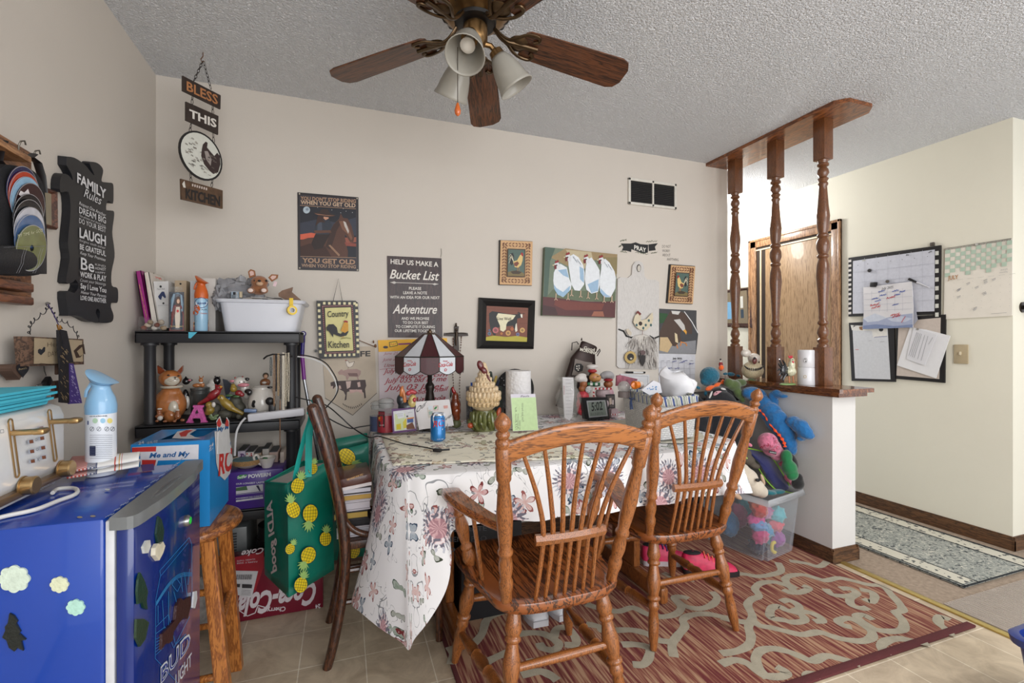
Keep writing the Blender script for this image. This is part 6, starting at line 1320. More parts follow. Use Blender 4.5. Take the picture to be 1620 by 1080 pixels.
t=thing('jar_candle','small dark lidded jar candle in the white tub beside the plush animal','candle'); c=X(935,345,2.40); mb=MB(); mb.cone((c.x,2.41,zt-.02),(c.x,2.41,zt+.022),.026,n=24); put('jar',mb,glass(120,126,130,.1,.6),t); mb=MB(); mb.cone((c.x,2.41,zt+.022),(c.x,2.41,zt+.034),.024,n=24); put('lid',mb,C(40,40,44,.2,coat=.5),t); p=Paint(cylwall(c.x,2.41,.026),.001); p.poly((150,166,180),k((895,330),(960,330),(960,385),(895,385))); p.poly((206,190,160),k((965,330),(990,330),(990,380),(965,380))); p.done('label',t)
mb=MB(); rr=random.Random(2)
for i in range(5): c=X(1000+i*60,385,2.39); mb.box((c.x,2.40+.02*i,zt+.004+.004*i),(.07,.05,.002),R3(rr.uniform(-.5,.5),rr.uniform(-.3,.3),rr.uniform(-.2,.2)))
single('receipts',mb,C(214,210,206,.7),'loose white papers and receipts in the white tub','papers',kind=None) if False else single('receipts',mb,C(214,210,206,.7),'loose white papers and receipts in the white tub','papers')
mb=MB(); f=plane((0,2.40,0),(0,-1,0)); mb.prism([f(*q) for q in k((1298,345),(1330,320),(1420,292),(1410,330),(1490,400),(1350,395),(1300,370))],(0,.02,0)); single('brown_packet',mb,C(124,96,78,.7,var=.2,vs=40),'crumpled brown paper packet at the right end of the white tub','packet')
t=thing('tape_roll','roll of yellow tape stuck to the side of the white tub','tape'); c=X(1412,490,2.325); c=Vector((c.x,2.325,c.z)); mb=MB(); a=Vector((.35,-1,0)).normalized(); mb.lathe(c-a*.008,c+a*.012,[(0,.012),(0,.021),(1,.021),(1,.012),(0,.012)],24,caps=False); put('roll',mb,C(226,190,30,.4),t); mb=MB(); mb.lathe(c-a*.009,c+a*.013,[(0,.0095),(0,.0125),(1,.0125),(1,.0095),(0,.0095)],24,caps=False); put('core',mb,C(214,210,204,.6),t); mb=MB(); a_=X(1408,385,2.328); mb.b2((a_.x-.008,2.327,c.z+.015),(a_.x+.008,2.3285,a_.z)); put('loose_end',mb,C(226,190,30,.4),t)
# duster pole
t=thing('mop_handle','purple and silver mop handle leaning on the wall right of the shelf','mop'); f=plane((0,2.56,0),(0,-1,0)); kk=K(5.4,440,500)
a,b,c_,d=[f(*kk(q)[0]) for q in ((215,150),(205,330),(222,540),(255,720))]
mb=MB(); mb.tube([a+(a-b)*0,b],.0095,12); mb.ball(a,.014); put('grip',mb,C(44,30,110,.3),t); mb=MB(); mb.tube([b,c_],.0095,12); put('purple_tube',mb,C(116,30,130,.3),t); mb=MB(); mb.tube([c_,d,d+(d-c_)*4.6],.008,12); put('metal_tube',mb,C(170,172,176,.25,.9),t)
fz_=d+(d-c_)*4.6; mb=MB(); mb.cone(a+Vector((0,-.012,0)),a+Vector((0,-.016,0)),.009,n=14); put('hanging_ring',mb,C(200,200,204,.3),t)
# ---- tier two
k=K(5.4,200,540); X=lambda u,v,Y: onY(*k((u,v))[0],Y)
CER=dict(rough=.15,coat=.7,var=.08,vs=30)
t=thing('cat_cookie_jar','glossy orange tabby cat cookie jar on the second shelf','cookie jar'); Y=2.43
OR=C(176,110,62,.15,coat=.7,var=.25,vs=22); WH=C(206,196,178,**CER)
c=X(370,540,Y); cz=Z2+.085
mb=MB(); mb.ball((c.x,Y,Z2+.072),(.064,.052,.072)); mb.ball((c.x+.004,Y,Z2+.118),(.042,.038,.040)); mb.ball((c.x-.045,Y+.005,Z2+.05),(.035,.035,.048)); mb.ball((c.x+.015,Y-.04,Z2+.03),(.028,.025,.030)); put('body',mb,OR,t,remesh=.004,smooth_it=5)
mb=MB(); h=X(378,315,Y); mb.ball((h.x,Y-.005,h.z),(.044,.038,.038)); mb.ball((h.x+.02,Y-.02,h.z-.012),(.02,.018,.016)); put('head',mb,OR,t,remesh=.004)
mb=MB(); mb.ball((h.x+.012,Y-.030,h.z-.008),(.030,.016,.022)); mb.ball((c.x+.025,Y-.042,Z2+.06),(.020,.014,.034)); put('muzzle',mb,WH,t)
mb=MB(); mb.lathe((h.x+.004,Y,Z2+.146),(h.x+.004,Y,Z2+.156),[(0,.040),(.5,.044),(1,.040)],24); put('collar',mb,WH,t)
for x0,x1,x2 in ((268,262,330),(420,482,478)):
    mb=MB(); mb.prism([X(x0,270,Y),X(x1 if x0 < 300 else 480,205,Y),X(x2,250,Y),X((x0+x2)/2,290,Y)],(0,.016,0)); put('ear',mb,C(130,62,36,.15,coat=.7),t)
for x,y in ((358,288),(446,294)): mb=MB(); q=X(x,y,Y-.044); mb.ball(q,(.0052,.004,.0032)); put('eye',mb,BLK,t)
p=Paint(plane((0,Y-.0465,0),(0,-1,0)),0); p.poly((60,40,36),k((404,305),(428,303),(416,318))); p.line((60,40,36),k((416,318),(404,334),(392,330)),.6); p.line((60,40,36),k((416,318),(430,330),(442,324)),.6)
for y in (330,345): p.line((120,90,70),k((350,y-15),(390,y)),.4)
p.done('face_marks',t)
def figurine(label,parts,cat='figurine',name='figurine',rm=.003):
    t=thing(name,label,cat)
    for nm,m,balls in parts:
        mb=MB()
        for (u,v,Y,rx,rz_,*rest) in balls:
            q=X(u,v,Y); ry=rest[0] if rest else min(rx,rz_); rot=R3(0,0,rest[1]) if len(rest) > 1 else None; mb.ball((q.x,Y,q.z),(rx,ry,rz_),rot,14,9)
        put(nm,mb,m,t,remesh=rm if len(balls) > 1 and rm else 0)
    return t
BB=C(150,92,58,**CER); WHc=C(216,210,202,**CER); BKc=C(26,24,26,**CER); PK=C(206,130,140,**CER)
figurine('tiny teddy bear figurine in white hat, leftmost at the front of the second shelf',(('body',BB,((285,640,2.36,.013,.016),(280,600,2.36,.010,.010),(262,680,2.35,.008,.006),(330,682,2.35,.010,.006),(255,640,2.355,.006,.005),(310,640,2.355,.006,.005))),('dress',WHc,((288,655,2.348,.010,.010),)),('hat',WHc,((284,576,2.36,.009,.004),))))
figurine('tiny seated teddy bear figurine in front of the cat jar, right of its twin',(('body',BB,((440,640,2.36,.012,.014),(438,605,2.36,.010,.009),(410,682,2.35,.009,.006),(480,672,2.35,.010,.007),(420,640,2.355,.006,.005))),('cap',WHc,((436,586,2.36,.008,.004),))))
figurine('dark brown dog figurine peeking from behind the cat jar',(('head',BKc,((510,340,2.50,.016,.016),(545,330,2.50,.012,.006),(508,305,2.50,.004,.006))),('ear_inside',PK,((540,330,2.488,.007,.004),)),('body',BKc,((505,500,2.50,.016,.05),)),('spot',WHc,((520,520,2.484,.010,.03),))))
t=thing('tin_canister','round grey tin canister on the second shelf behind the red bird','canister'); c=X(630,500,2.50); zt2=X(630,395,2.50).z; mb=MB(); mb.lathe((c.x,2.50,Z2),(c.x,2.50,zt2),[(0,.036),(.75,.036),(.78,.039),(.86,.039),(.88,.036),(.92,.036),(.94,.038),(1,.038)],28); put('can',mb,C(104,106,104,.4,.6,.15),t,smooth=40)
figurine('small orange bear lying on the lid of the grey tin',(('body',C(176,112,66,**CER),((600,375,2.49,.018,.010),(650,372,2.49,.010,.012),(636,330,2.49,.010,.011),(625,300,2.49,.004,.005),(655,300,2.49,.004,.005))),('collar',WHc,((636,352,2.482,.009,.004),))))
figurine('black and white cow figurine behind the red bird',(('head',WHc,((745,350,2.53,.022,.022),(720,375,2.52,.02,.010),(740,420,2.53,.024,.03))),('patch',BKc,((775,335,2.515,.015,.02),)),('horns',BKc,((760,300,2.52,.005,.006),(795,305,2.52,.005,.006)))))
RD=C(140,34,40,.3,coat=.4,var=.25,vs=60,bump=.5,bs=120); GD=C(150,124,50,.3,coat=.4,var=.25,vs=60,bump=.5,bs=120); ROCK=C(74,72,62,.6,var=.25,vs=60,bump=.7,bs=80)
def bird(label,body,pts,head,beak,Y,tail):
    t=thing('bird_figurine',label,'figurine'); mb=MB()
    (u0,v0),(u1,v1)=pts; a=X(u0,v0,Y); b=X(u1,v1,Y); c=a.lerp(b,.5); L_=(b-a).length/2; ang=math.atan2((b-a).z,(b-a).x)
    mb.ball(c,(L_,.018,.019),R3(0,0,-ang)); h=X(*head,Y); mb.ball(h,(.015,.014,.014)); ta,tb=X(*tail[0],Y),X(*tail[1],Y)
    mb.tube([ta,ta.lerp(tb,.5),tb],[.013,.010,.008],8); put('body',mb,body,t,remesh=.003)
    mb=MB(); q0,q1=X(*beak[0],Y-.008),X(*beak[1],Y-.012); mb.cone(q0,q1,.006,.001,8); put('beak',mb,C(206,150,60,.3),t)
    e=X(head[0]+(6 if beak[1][0] > head[0] else -6),head[1]-4,Y-.014); mb=MB(); mb.ball(e,.0024); put('eye',mb,BLK,t); return t
t=bird('glossy red cardinal figurine on the second shelf',RD,((690,500),(800,410)),(790,395),((806,388),(820,384)),2.40,((700,490),(610,540))); mb=MB(); mb.cone(X(775,395,2.40),X(760,365,2.40),.009,.002); put('crest',mb,RD,t)
mb=MB(); mb.ball(X(740,570,2.41),(.034,.022,.026)); mb.ball(X(700,600,2.40),(.03,.02,.022)); mb.ball(X(760,630,2.40),(.03,.02,.018)); put('rock',mb,ROCK,t,remesh=.004)
mb=MB()
for u,v,a in ((730,650,.3),(760,640,-.5),(715,625,.9),(745,660,-.1)): mb.ball(X(u,v,2.37),(.014,.003,.006),R3(0,0,a))
put('leaves',mb,C(110,130,90,.3,coat=.4),t)
t=bird('golden bird figurine with long tail in front of the red one',GD,((800,480),(920,590)),(808,480),((795,478),(778,484)),2.37,((900,570),(1000,620))); mb=MB(); mb.ball(X(840,620,2.39),(.03,.02,.022)); mb.ball(X(960,640,2.38),(.013,.012,.014)); put('base',mb,ROCK,t,remesh=.004)
figurine('small olive chick figurine on a stump left of the golden bird',(('body',GD,((705,540,2.37,.014,.014),(715,585,2.37,.018,.018),(700,610,2.37,.016,.010))),('flower',WHc,((745,540,2.365,.008,.012),))))
figurine('golden green bird figurine on a white flower in the middle of the second shelf',(('body',GD,((915,405,2.42,.015,.016),(912,375,2.42,.010,.009))),('berries',RD,((960,440,2.41,.016,.014),(985,455,2.41,.012,.010))),('leaves',C(70,104,60,.3,coat=.4),((880,460,2.41,.018,.006),(940,470,2.40,.016,.006),(960,460,2.41,.014,.005))),('stump',ROCK,((930,520,2.44,.03,.035),(960,570,2.44,.03,.03),(940,620,2.44,.034,.02)))))
mb=MB(); mb.ball(X(870,490,2.435),(.018,.014,.010)); single('blue_trinket',mb,C(30,80,120,.2,coat=.6),'small deep blue trinket under the golden green bird','trinket')
mb=MB(); mb.prism([X(820,320,2.50),X(860,330,2.50),X(905,370,2.50),X(890,420,2.50),X(850,480,2.50),X(836,400,2.50)],(0,.015,0)); single('dark_wing_figurine',mb,C(52,56,66,.3,coat=.4),'dark slate wing-shaped figurine between the cow figurines','figurine')
figurine('pink-muzzled white cow figurine in the middle of the second shelf',(('head',WHc,((975,345,2.47,.030,.028),(1010,400,2.48,.022,.03),(1030,440,2.48,.02,.03))),('muzzle',PK,((1000,372,2.445,.026,.010),(905,338,2.46,.012,.007))),('ear',BKc,((1030,322,2.46,.012,.008),(1040,425,2.455,.016,.012))),('horns',C(150,60,50,.3,coat=.5),((930,310,2.46,.005,.006),(992,302,2.46,.005,.006))),('eyes',BKc,((968,348,2.442,.0035,.005),(1005,346,2.442,.0035,.005)))))
# letter A
t=thing('letter_ornament','pink letter A ornament at the front of the second shelf','ornament'); mb=MB(); f=plane((0,2.352,0),(0,-1,0)); kk2=k
mb.prism([f(*q) for q in k((570,545),(660,545),(658,562),(645,566),(680,675),(695,692),(630,694),(636,680),(628,655),(565,657),(562,680),(572,694),(508,694),(520,676),(578,566),(568,560))],(0,.012,0)); put('letter',mb,C(204,90,160,.5,var=.2,vs=90,bump=1,bs=110),t,smooth=0)
p=Paint(f,.0008); p.poly((60,30,46),k((590,600),(606,580),(616,612),(590,618))); p.done('opening',t)
# cow pot
t=thing('cow_teapot','round white cow-spotted ceramic pot on the second shelf','pot'); Y=2.43; c=X(1160,500,Y); mb=MB(); mb.lathe((c.x,Y,Z2),(c.x,Y,X(1160,395,Y).z),[(0,.025),(.03,.034),(.2,.052),(.45,.060),(.7,.054),(.9,.042),(1,.036)],32); mb.lathe((c.x,Y,X(1160,402,Y).z),(c.x,Y,X(1160,372,Y).z),[(0,.042),(.3,.042),(.8,.032),(1,.02)],32); put('pot',mb,WHc,t,smooth=50)
def spherew(cx,cy,cz,R):
    O=Vector((cx,cy,cz))
    def f(u,v,lift=0):
        r=ray(u,v).normalized(); b=(EYE-O).dot(r); cc=(EYE-O).length_squared-(R+lift)**2; D=b*b-cc; return EYE+r*(-b-math.sqrt(D) if D > 0 else -b)
    return f
p=Paint(spherew(c.x,Y,Z2+.055,.0635),0)
for pts in (((1078,505),(1095,500),(1104,515),(1094,535),(1100,560),(1082,566),(1068,550),(1072,525)),((1195,480),(1220,465),(1250,480),(1252,520),(1232,545),(1200,530),(1188,500)),((1040,430),(1070,418),(1098,412),(1070,440),(1030,462))): p.poly((22,20,22),k(*pts))
p.done('spots',t); mb=MB(); mb.ball(X(1225,392,Y-.03),(.012,.004,.005)); mb.ball(X(1050,435,Y-.03),(.012,.01,.014)); put('lid_spot',mb,BKc,t)
figurine('small figurine of a woman with a veil behind the cow pot',(('robe',C(142,92,58,**CER),((1185,350,2.50,.024,.02),(1190,420,2.50,.026,.03))),('face',C(206,160,130,**CER),((1190,298,2.485,.009,.011),)),('veil',C(92,84,70,**CER),((1190,290,2.50,.014,.014),)),('apron',WHc,((1178,352,2.478,.010,.006),))))
# necklaces
rr=random.Random(21)
for i,(x,y0,y1,c,lb) in enumerate(((1385,100,520,(206,196,176),'outermost cream bead necklace hanging from the right shelf post'),(1362,105,560,(196,184,160),'cream bead necklace second from the shelf post'),(1340,100,660,(214,206,190),'longest cream pearl necklace, hanging below the power strip'),(1318,110,500,(60,52,48),'black seed bead necklace between the cream ones'),(1298,105,470,(176,148,110),'tan bead necklace on the shelf post'),(1278,110,430,(36,34,38),'black bead necklace among the tan ones'),(1262,120,560,(140,104,70),'brown bead necklace on the shelf post'),(1235,140,300,(50,66,72),'short dark teal bead necklace at the left of the bunch'))):
    mb=MB(); n=int((y1-y0)/11)
    for s in (-1,1):
        for j in range(n):
            w_=7*math.sin(math.pi*min(1,(j+1)/n*1.0)); q=X(x+s*(3+w_*.5)+rr.uniform(-1,1),y0+(y1-y0)*j/n,2.318+.002*(i % 3)); mb.ball(q,.0036 if i in (2,5) else .0028,n=6,m=4)
    single('necklace',mb,C(*c,.25,coat=.4,var=.1),lb,'necklace','necklaces hanging on the shelf post')
mb=MB(); q=[X(*a,2.322) for a in ((1170,150),(1200,125),(1250,110),(1300,112),(1380,112),(1420,130))]; mb.tube(q,.004,6); single('necklace_hook',mb,BLK,'black hook bar holding the bunch of necklaces','hook')
mb=MB(); mb.tube([X(1312,y,2.321) for y in (500,600,700,800,860)]+[X(1314,900,2.321)],.0025,6); single('necklace',mb,C(140,104,80,.4,var=.4,vs=200),'thin brown chain hanging lowest, past the third shelf','necklace','necklaces hanging on the shelf post')
# power strip
t=thing('power_strip','white power strip lying across the front of the second shelf','power strip'); a=X(1045,650,2.325); b=X(1510,595,2.325); a=Vector((a.x,2.315,Z2+.016)); b=Vector((b.x+.005,2.315,Z2+.032)); d=(b-a); mb=MB(); mb.box((a+b)/2,(d.length,.042,.034),R3(0,0,-math.atan2(d.z,d.x)),.006); put('body',mb,C(212,212,218,.35,var=.01),t); mb=MB(); mb.box(X(1245,570,2.33),(.026,.026,.038),None,.004); mb.ball(X(1225,510,2.33),(.018,.014,.018)); put('plug',mb,BLK,t); mb=MB(); mb.tube(spl([a+Vector((-.01,0,0)),a+Vector((-.03,-.005,-.025)),a+Vector((-.045,-.01,-.07)),a+Vector((-.05,-.01,-.16))],5),.0045,8); put('cord',mb,C(214,214,216,.4),t)
mb=MB(); mb.box(X(1060,590,2.35),(.05,.018,.016),R3(0,0,.1),.004); single('blue_tube',mb,C(110,130,164,.3),'small pale blue tube left of the white power strip','tube')
# ---- tier three
k=K(6,300,600); X=lambda u,v,Y: onY(*k((u,v))[0],Y)
t=thing('cleaner_box','purple boxed mop pads reading POWERM on the third shelf','box'); f=plane((0,2.335,0),(0,-1,0)); x1=X(905,900,2.335).x; zt3=X(600,868,2.335).z; mb=MB(); mb.b2((-.62,2.335,Z3),(min(x1,-.255),2.50,zt3),.002); put('box',mb,C(74,44,140,.35,coat=.2,var=.03),t)
p=Paint(f,.0008); p.text((226,226,236),'POWERM',*k((556,936),(770,915)),5.4,0,.04,3); p.text((220,220,230),'OUR LONGEST LASTING',*k((440,1000),(740,980)),2.6,0,.02); p.poly((60,150,70),k((446,930),(480,905),(548,902),(520,935),(470,950))); p.text((230,240,235),'Swiffer',*k((452,944),(546,930)),4.4,.2,.02); kq=K(5.4,340,680)
p.poly((206,206,212),kq((180,490),(410,462),(412,520),(180,548))); p.poly((70,104,70),kq((180,495),(270,478),(280,512),(180,522))); p.poly((30,30,70),kq((350,475),(372,472),(392,520),(380,522))); p.poly((214,214,220),kq((180,600),(412,570),(412,585),(180,615))); p.text((220,220,230),'POWERMOP PAD CLEANER',*kq((180,592),(410,566)),2.0,0,.02); p.line((206,206,212),kq((180,555),(412,528)),.6); p.done('print',t)
ZC=zt3+.001
t=thing('woven_bowl','shallow bowl with speckled tan rim on the purple box','bowl'); c=X(545,800,2.40); mb=MB(); mb.lathe((c.x,2.41,ZC),(c.x,2.41,ZC+.040),[(0,.03),(.2,.045),(.5,.062),(1,.070),(1,.066),(.55,.056),(.3,.03),(.3,0)],36,caps=False); put('bowl',mb,C(196,184,168,.4,coat=.3),t,smooth=50); mb=MB(); mb.lathe((c.x,2.41,ZC+.018),(c.x,2.41,ZC+.041),[(0,.0615),(1,.0712)],36,caps=False); put('speckled_band',mb,C(170,134,90,.5,var=.5,vs=260),t); mb=MB(); mb.lathe((c.x,2.41,ZC+.034),(c.x,2.41,ZC+.038),[(0,0),(0,.062),(1,.06),(1,0)],30,caps=False); put('contents',mb,C(90,150,156,.3,var=.5,vs=50,bump=1,bs=90),t)
t=thing('gravy_boat','small white ceramic gravy boat with curled handle on the third shelf','jug'); c=X(735,800,2.38); mb=MB(); mb.lathe((c.x,2.38,ZC),(c.x,2.38,ZC+.046),[(0,.020),(.1,.022),(.6,.030),(1,.038),(1,.035),(.5,.027),(.2,0)],28,caps=False); put('cup',mb,WHc,t,smooth=50); mb=MB(); mb.tube(spl([(c.x-.022,2.38,ZC+.012),(c.x-.045,2.375,ZC+.030),(c.x-.052,2.372,ZC+.052),(c.x-.040,2.374,ZC+.060),(c.x-.032,2.378,ZC+.045)],5),.005,8); put('handle',mb,WHc,t)
mb=MB(); mb.cone(X(700,752,2.37),X(735,752,2.38),.006); single('green_clip',mb,C(50,120,70,.4),'small green clip in the white gravy boat','clip')
for i,(x0,x1_,y,c,lb) in enumerate(((455,530,680,(196,184,200),'small grey box with purple flower print on the third shelf'),(532,612,690,(214,206,200),'small grey box with red flower print on the third shelf'),(612,680,700,(176,150,128),'small tan box right of the flower printed ones'),(690,755,660,(186,178,170),'white spiral wrapped packet behind the gravy boat'),(755,840,690,(196,170,158),'pinkish cardboard box at the right of the third shelf'))):
    t=thing('small_box',lb,'box'); a=X(x0,y,2.46); b=X(x1_,y,2.46); mb=MB(); mb.b2((a.x,2.46,ZC),(b.x-.001,2.59,a.z),.002); put('box',mb,C(*c,.6,var=.08),t); mb=MB(); mb.b2((a.x+.002,2.458,a.z-.001),(b.x-.003,2.59,a.z+.003)); put('lid',mb,C(74,76,80,.5),t)
    if i < 2:
        p=Paint(plane((0,2.458,0),(0,-1,0)),.002); rr=random.Random(i)
        for j in range(9): p.ell(((96,60,110),(176,60,66))[i],*k((x0+8+rr.random()*60,y+14+rr.random()*60))[0],1.4,1.2,n=7)
        p.done('flower_print',t)
mb=MB(); a=X(872,690,2.44); mb.b2((a.x-.006,2.44,ZC),(a.x+.010,2.58,a.z),.001); single('slim_book',mb,C(206,190,176,.5),'slim white and tan book beside the right post of the third shelf','book')
# floor level beside the stool
t=thing('coke_carton','dark red Cherry cola carton standing upside down on the floor by the shelf','carton'); f=plane((0,2.235,0),(0,-1,0)); kk=K(4.153,300,820)
P4=[f(*q) for q in kk((296,200),(878,130),(878,585),(330,680))]; mb=MB(); mb.b2((-.49,2.235,.001),(-.085,2.325,.262),.002); put('carton',mb,C(112,16,40,.35,coat=.2,var=.04),t)
p=Paint(f,.0008)
p.poly((150,20,36),kk((290,255),(486,215),(486,320),(430,480),(296,500))); p.text((206,200,204),'aloC-acoC',*kk((310,640),(830,430)),22,-.5,.02,3) if False else None
def flip(p,col,s,L,R,h,sh,bo):  # lettering on the upside-down carton
    p._c(col); l=p.lift; p.mb.text(s,lambda x,y: p.f(R[0]+(L[0]-R[0])*x,R[1]+(L[1]-R[1])*x+y*h,l),sh,bo,3)
flip(p,(206,196,200),'Coca-Cola',*kk((320,510),(830,420)),33,.35,.035); flip(p,(214,206,210),'Cherry',*kk((508,590),(630,578)),7,.1,.02); flip(p,(214,206,210),'24',*kk((826,566),(860,560)),6.5,0,.03); flip(p,(206,196,200),'Coke',*kk((340,215),(486,190)),9,.35,.02)
p.line((206,196,200),kk((320,600),(380,640),(430,620),(450,570),(520,590)),1.6)
flip(p,(200,180,186),'CLASSIC TASTE',*kk((310,275),(430,262)),2.2,0,.01); flip(p,(200,180,186),'FAMILY SIZE',*kk((310,290),(444,278)),2.2,0,.01)
p.poly((198,196,198),kk((296,342),(450,345),(408,520),(300,500)))
for i in range(24): x=300+i*4.8; p.line((60,56,60),kk((x,368),(x-6,400)),.45+.35*(i % 3 == 0))
p.poly((50,46,50),kk((345,430),(412,434),(408,458),(344,456))); p.poly((50,46,50),kk((300,428),(332,430),(330,452),(302,450)))
for i in range(4): p.scribble((110,106,110),*kk((340,470+i*10),(400,474+i*10)),.7,9,.4,i)
p.done('print',t)
t=thing('patterned_pouch','grey and white patterned bag on the floor behind the stool','bag'); mb=MB(); q=onZ(318,955,0); crumple(mb,(-.56,2.20,.115),(.06,.07,.11),4,.12); put('pouch',mb,C(150,146,142,.8,var=.5,vs=25),t)
t=thing('plastic_organizer','grey translucent plastic drawer on the bottom shelf','organizer'); mb=MB(); mb.b2((-.70,2.345,TZ[3]+.001),(-.40,2.60,.36),.006); put('drawer',mb,C(112,116,116,.3),t); mb=MB()
for i in range(12): mb.b2((-.46+.001,2.342,.20+i*.012),(-.44,2.345,.206+i*.012))
put('vents',mb,C(60,62,64,.4),t)
mb=MB(); mb.lathe((-.30,2.44,TZ[3]+.001),(-.30,2.44,.33),[(0,.05),(.3,.075),(.7,.08),(.9,.07),(1,.072)],28); mb.lathe((-.30,2.44,.27),(-.30,2.44,.275),[(0,.081),(1,.081)],28); single('dark_crock',mb,C(40,34,32,.3,coat=.5),'dark brown crock on the bottom shelf above the red carton','crock')
# ================================================================ ON THE TABLE
TT=TABLE_TOP; YP=lambda Y: plane((0,Y,0),(0,-1,0))
def seat_on(u,v,z=None): return onZ(u,v,TT if z is None else z)
# cola-type can
t=thing('soda_can','blue and white soda can with red lettering on the cream cloth','can'); c=seat_on(693,697); R_=.033; hh=.121
mb=MB(); mb.lathe((c.x,c.y,TT+.001),(c.x,c.y,TT+.0+hh),[(0,.024),(.03,.028),(.07,R_),(.88,R_),(.95,.028),(.985,.026),(1,.0265)],36); put('can_body',mb,C(34,122,190,.25,.35,.02,coat=.4),t,smooth=40)
mb=MB(); mb.lathe((c.x,c.y,TT+hh*.87),(c.x,c.y,TT+hh+.001),[(0,R_+.0004),(.45,.0292),(.85,.0265),(1,.0268),(1,.024),(.8,.024),(.8,0)],36,caps=False); put('can_lid',mb,C(176,178,180,.25,.9),t,smooth=40)
k=K(4,490,430); p=Paint(cylwall(c.x,c.y,R_),.0006,step=.00005); p.poly((206,208,214),k((790,893),(858,893),(858,985),(840,1000),(812,996),(790,975),(778,940),(780,910))); p.text((196,44,46),'RC',*k((782,982),(850,974)),9.5,.15,.012,3); p.text((40,80,150),'Me and My',*k((790,932),(846,930)),2.0,.2,.03); p.text((200,210,226),'12 FL OZ',*k((806,1062),(846,1060)),1.6,0,.02); p.done('label',t)
# flip calendar
t=thing('desk_calendar','white ring-bound desk calendar with Our Memories written in black','calendar')
A=seat_on(668,684); f=plane((A.x,A.y,TT),(0.0,-1,-.0)); zz=.0
slabp('back_page',f,(0,-1,0),k((668,826),(884,806),(912,972),(696,998)),.006,C(206,204,206,.6),t,lift=-.006)
slabp('front_page',f,(0,-1,0),k((658,822),(878,806),(884,880),(880,940),(858,968),(692,1000)),.002,C(214,210,210,.6,var=.02),t)
p=Paint(f,.004); p.text((30,28,30),'Our',*k((676,892),(742,838)),8,.3,.0,3); p.text((30,28,30),'Memories',*k((800,985),(900,912)),5.5,.3,.0,3); p.poly((196,190,180),k((742,860),(762,850),(770,920),(752,924))); p.poly((206,212,218),k((750,848),(776,846),(776,870),(750,872))); p.poly((52,130,60),k((786,866),(796,852),(808,850),(802,864),(794,870))); p.line((196,120,80),k((784,848),(812,846),(812,872),(786,874),(784,848)),.5); p.poly((150,170,160),k((752,884),(776,880),(780,900),(756,904))); p.poly((206,150,140),k((846,846),(874,844),(874,862),(850,864))); p.line((214,206,196),k((786,884),(850,880)),.6); p.done('writing',t)
mb=MB()
for u,v in ((706,812),(834,800)):
    c=f(*k((u,v))[0]); mb.tube([c+Vector((0,.006*math.cos(a),.008+.010*math.sin(a))) for a in [2*math.pi*i/10 for i in range(10)]],.001,5,closed=True)
put('ring',mb,C(150,150,150,.2,.9),t); mb=MB()
for u,v in ((710,1000),(872,965)): a=f(*k((u,v))[0]); mb.tube([a+Vector((0,.005,.02)),a,Vector((a.x,a.y-.012,TT+.003))],.0018,6); mb.tube([a+Vector((0,.005,.02)),Vector((a.x,a.y+.05,TT+.003))],.0018,6)
put('wire_stand',mb,C(150,150,150,.2,.9),t)
# photo stand with purple edge
t=thing('comic_card','purple-edged card with cartoon strip pictures beside the red candle','card'); B=seat_on(625,688); f=plane((B.x,B.y,TT),(-.15,-1,0))
slabp('panel',f,(-.15,-1,0),k((518,868),(664,858),(676,1004),(526,1022)),.012,C(96,60,110,.5),t,lift=-.012); p=Paint(f,.001); p.poly((206,206,210),k((528,882),(660,866),(670,992),(536,1008))); p.poly((196,206,160),k((538,900),(604,896),(600,1000),(542,1002))); p.poly((214,216,220),k((546,888),(594,884),(600,920),(560,930))); p.poly((196,180,40),k((548,965),(576,958),(578,995),(550,998))); p.poly((206,190,60),k((590,950),(612,920),(614,985),(594,990))); p.poly((60,90,150),k((616,930),(654,926),(656,950),(618,955))); p.poly((206,130,60),k((616,924),(660,918),(660,926),(616,932))); p.poly((110,66,46),k((612,970),(650,950),(668,992),(614,996))); p.line((110,110,116),k((550,900),(590,896)),.4); p.line((110,110,116),k((552,912),(588,908)),.4); p.line((120,120,126),k((622,890),(650,887)),.4); p.done('cartoons',t)
# jar candles
def jar_candle(label,u,v,R_,H,wax,lab,y=None):
    t=thing('jar_candle',label,'candle'); c=seat_on(u,v); 
    if y: c=onY(u,v,y); c.z=TT
    mb=MB(); mb.lathe((c.x,c.y,TT+.001),(c.x,c.y,TT+H*.74),[(0,R_*.9),(.04,R_),(.8,R_),(.92,R_*.85),(1,R_*.8)],32); put('jar',mb,glass(206,210,210,.05,.09),t,smooth=50)
    mb=MB(); mb.cone((c.x,c.y,TT+.006),(c.x,c.y,TT+H*.52),R_*.975,n=28); put('wax',mb,wax,t)
    mb=MB(); mb.lathe((c.x,c.y,TT+H*.73),(c.x,c.y,TT+H),[(0,R_*.80),(.3,R_*.88),(.42,R_*.88),(.5,R_*.72),(.6,R_*.9),(.8,R_*.85),(1,R_*.5)],32); put('glass_lid',mb,glass(176,178,176,.08,.62),t,smooth=50)
    return t,c
t,c=jar_candle('red wax candle in a lidded glass jar at the table corner',611,684,.043,.166,C(150,14,36,.3,coat=.5),1)
p=Paint(cylwall(c.x,c.y,.0435),.0006); p.poly((26,34,30),k((434,880),(474,882),(474,985),(436,980))); p.poly((120,30,40),k((434,884),(474,886),(474,906),(434,904))); p.ell((176,50,30),*k((446,930))[0],3,4); p.ell((196,150,60),*k((440,925))[0],1.5,2); p.text((206,206,200),'VILLAGE',*k((440,972),(470,972)),1.4,0,.02); p.done('label',t)
t,c=jar_candle('grey-blue candle in a dark lidded jar behind the red candle',598,672,.040,.150,C(52,62,96,.3,coat=.5),1,2.37)
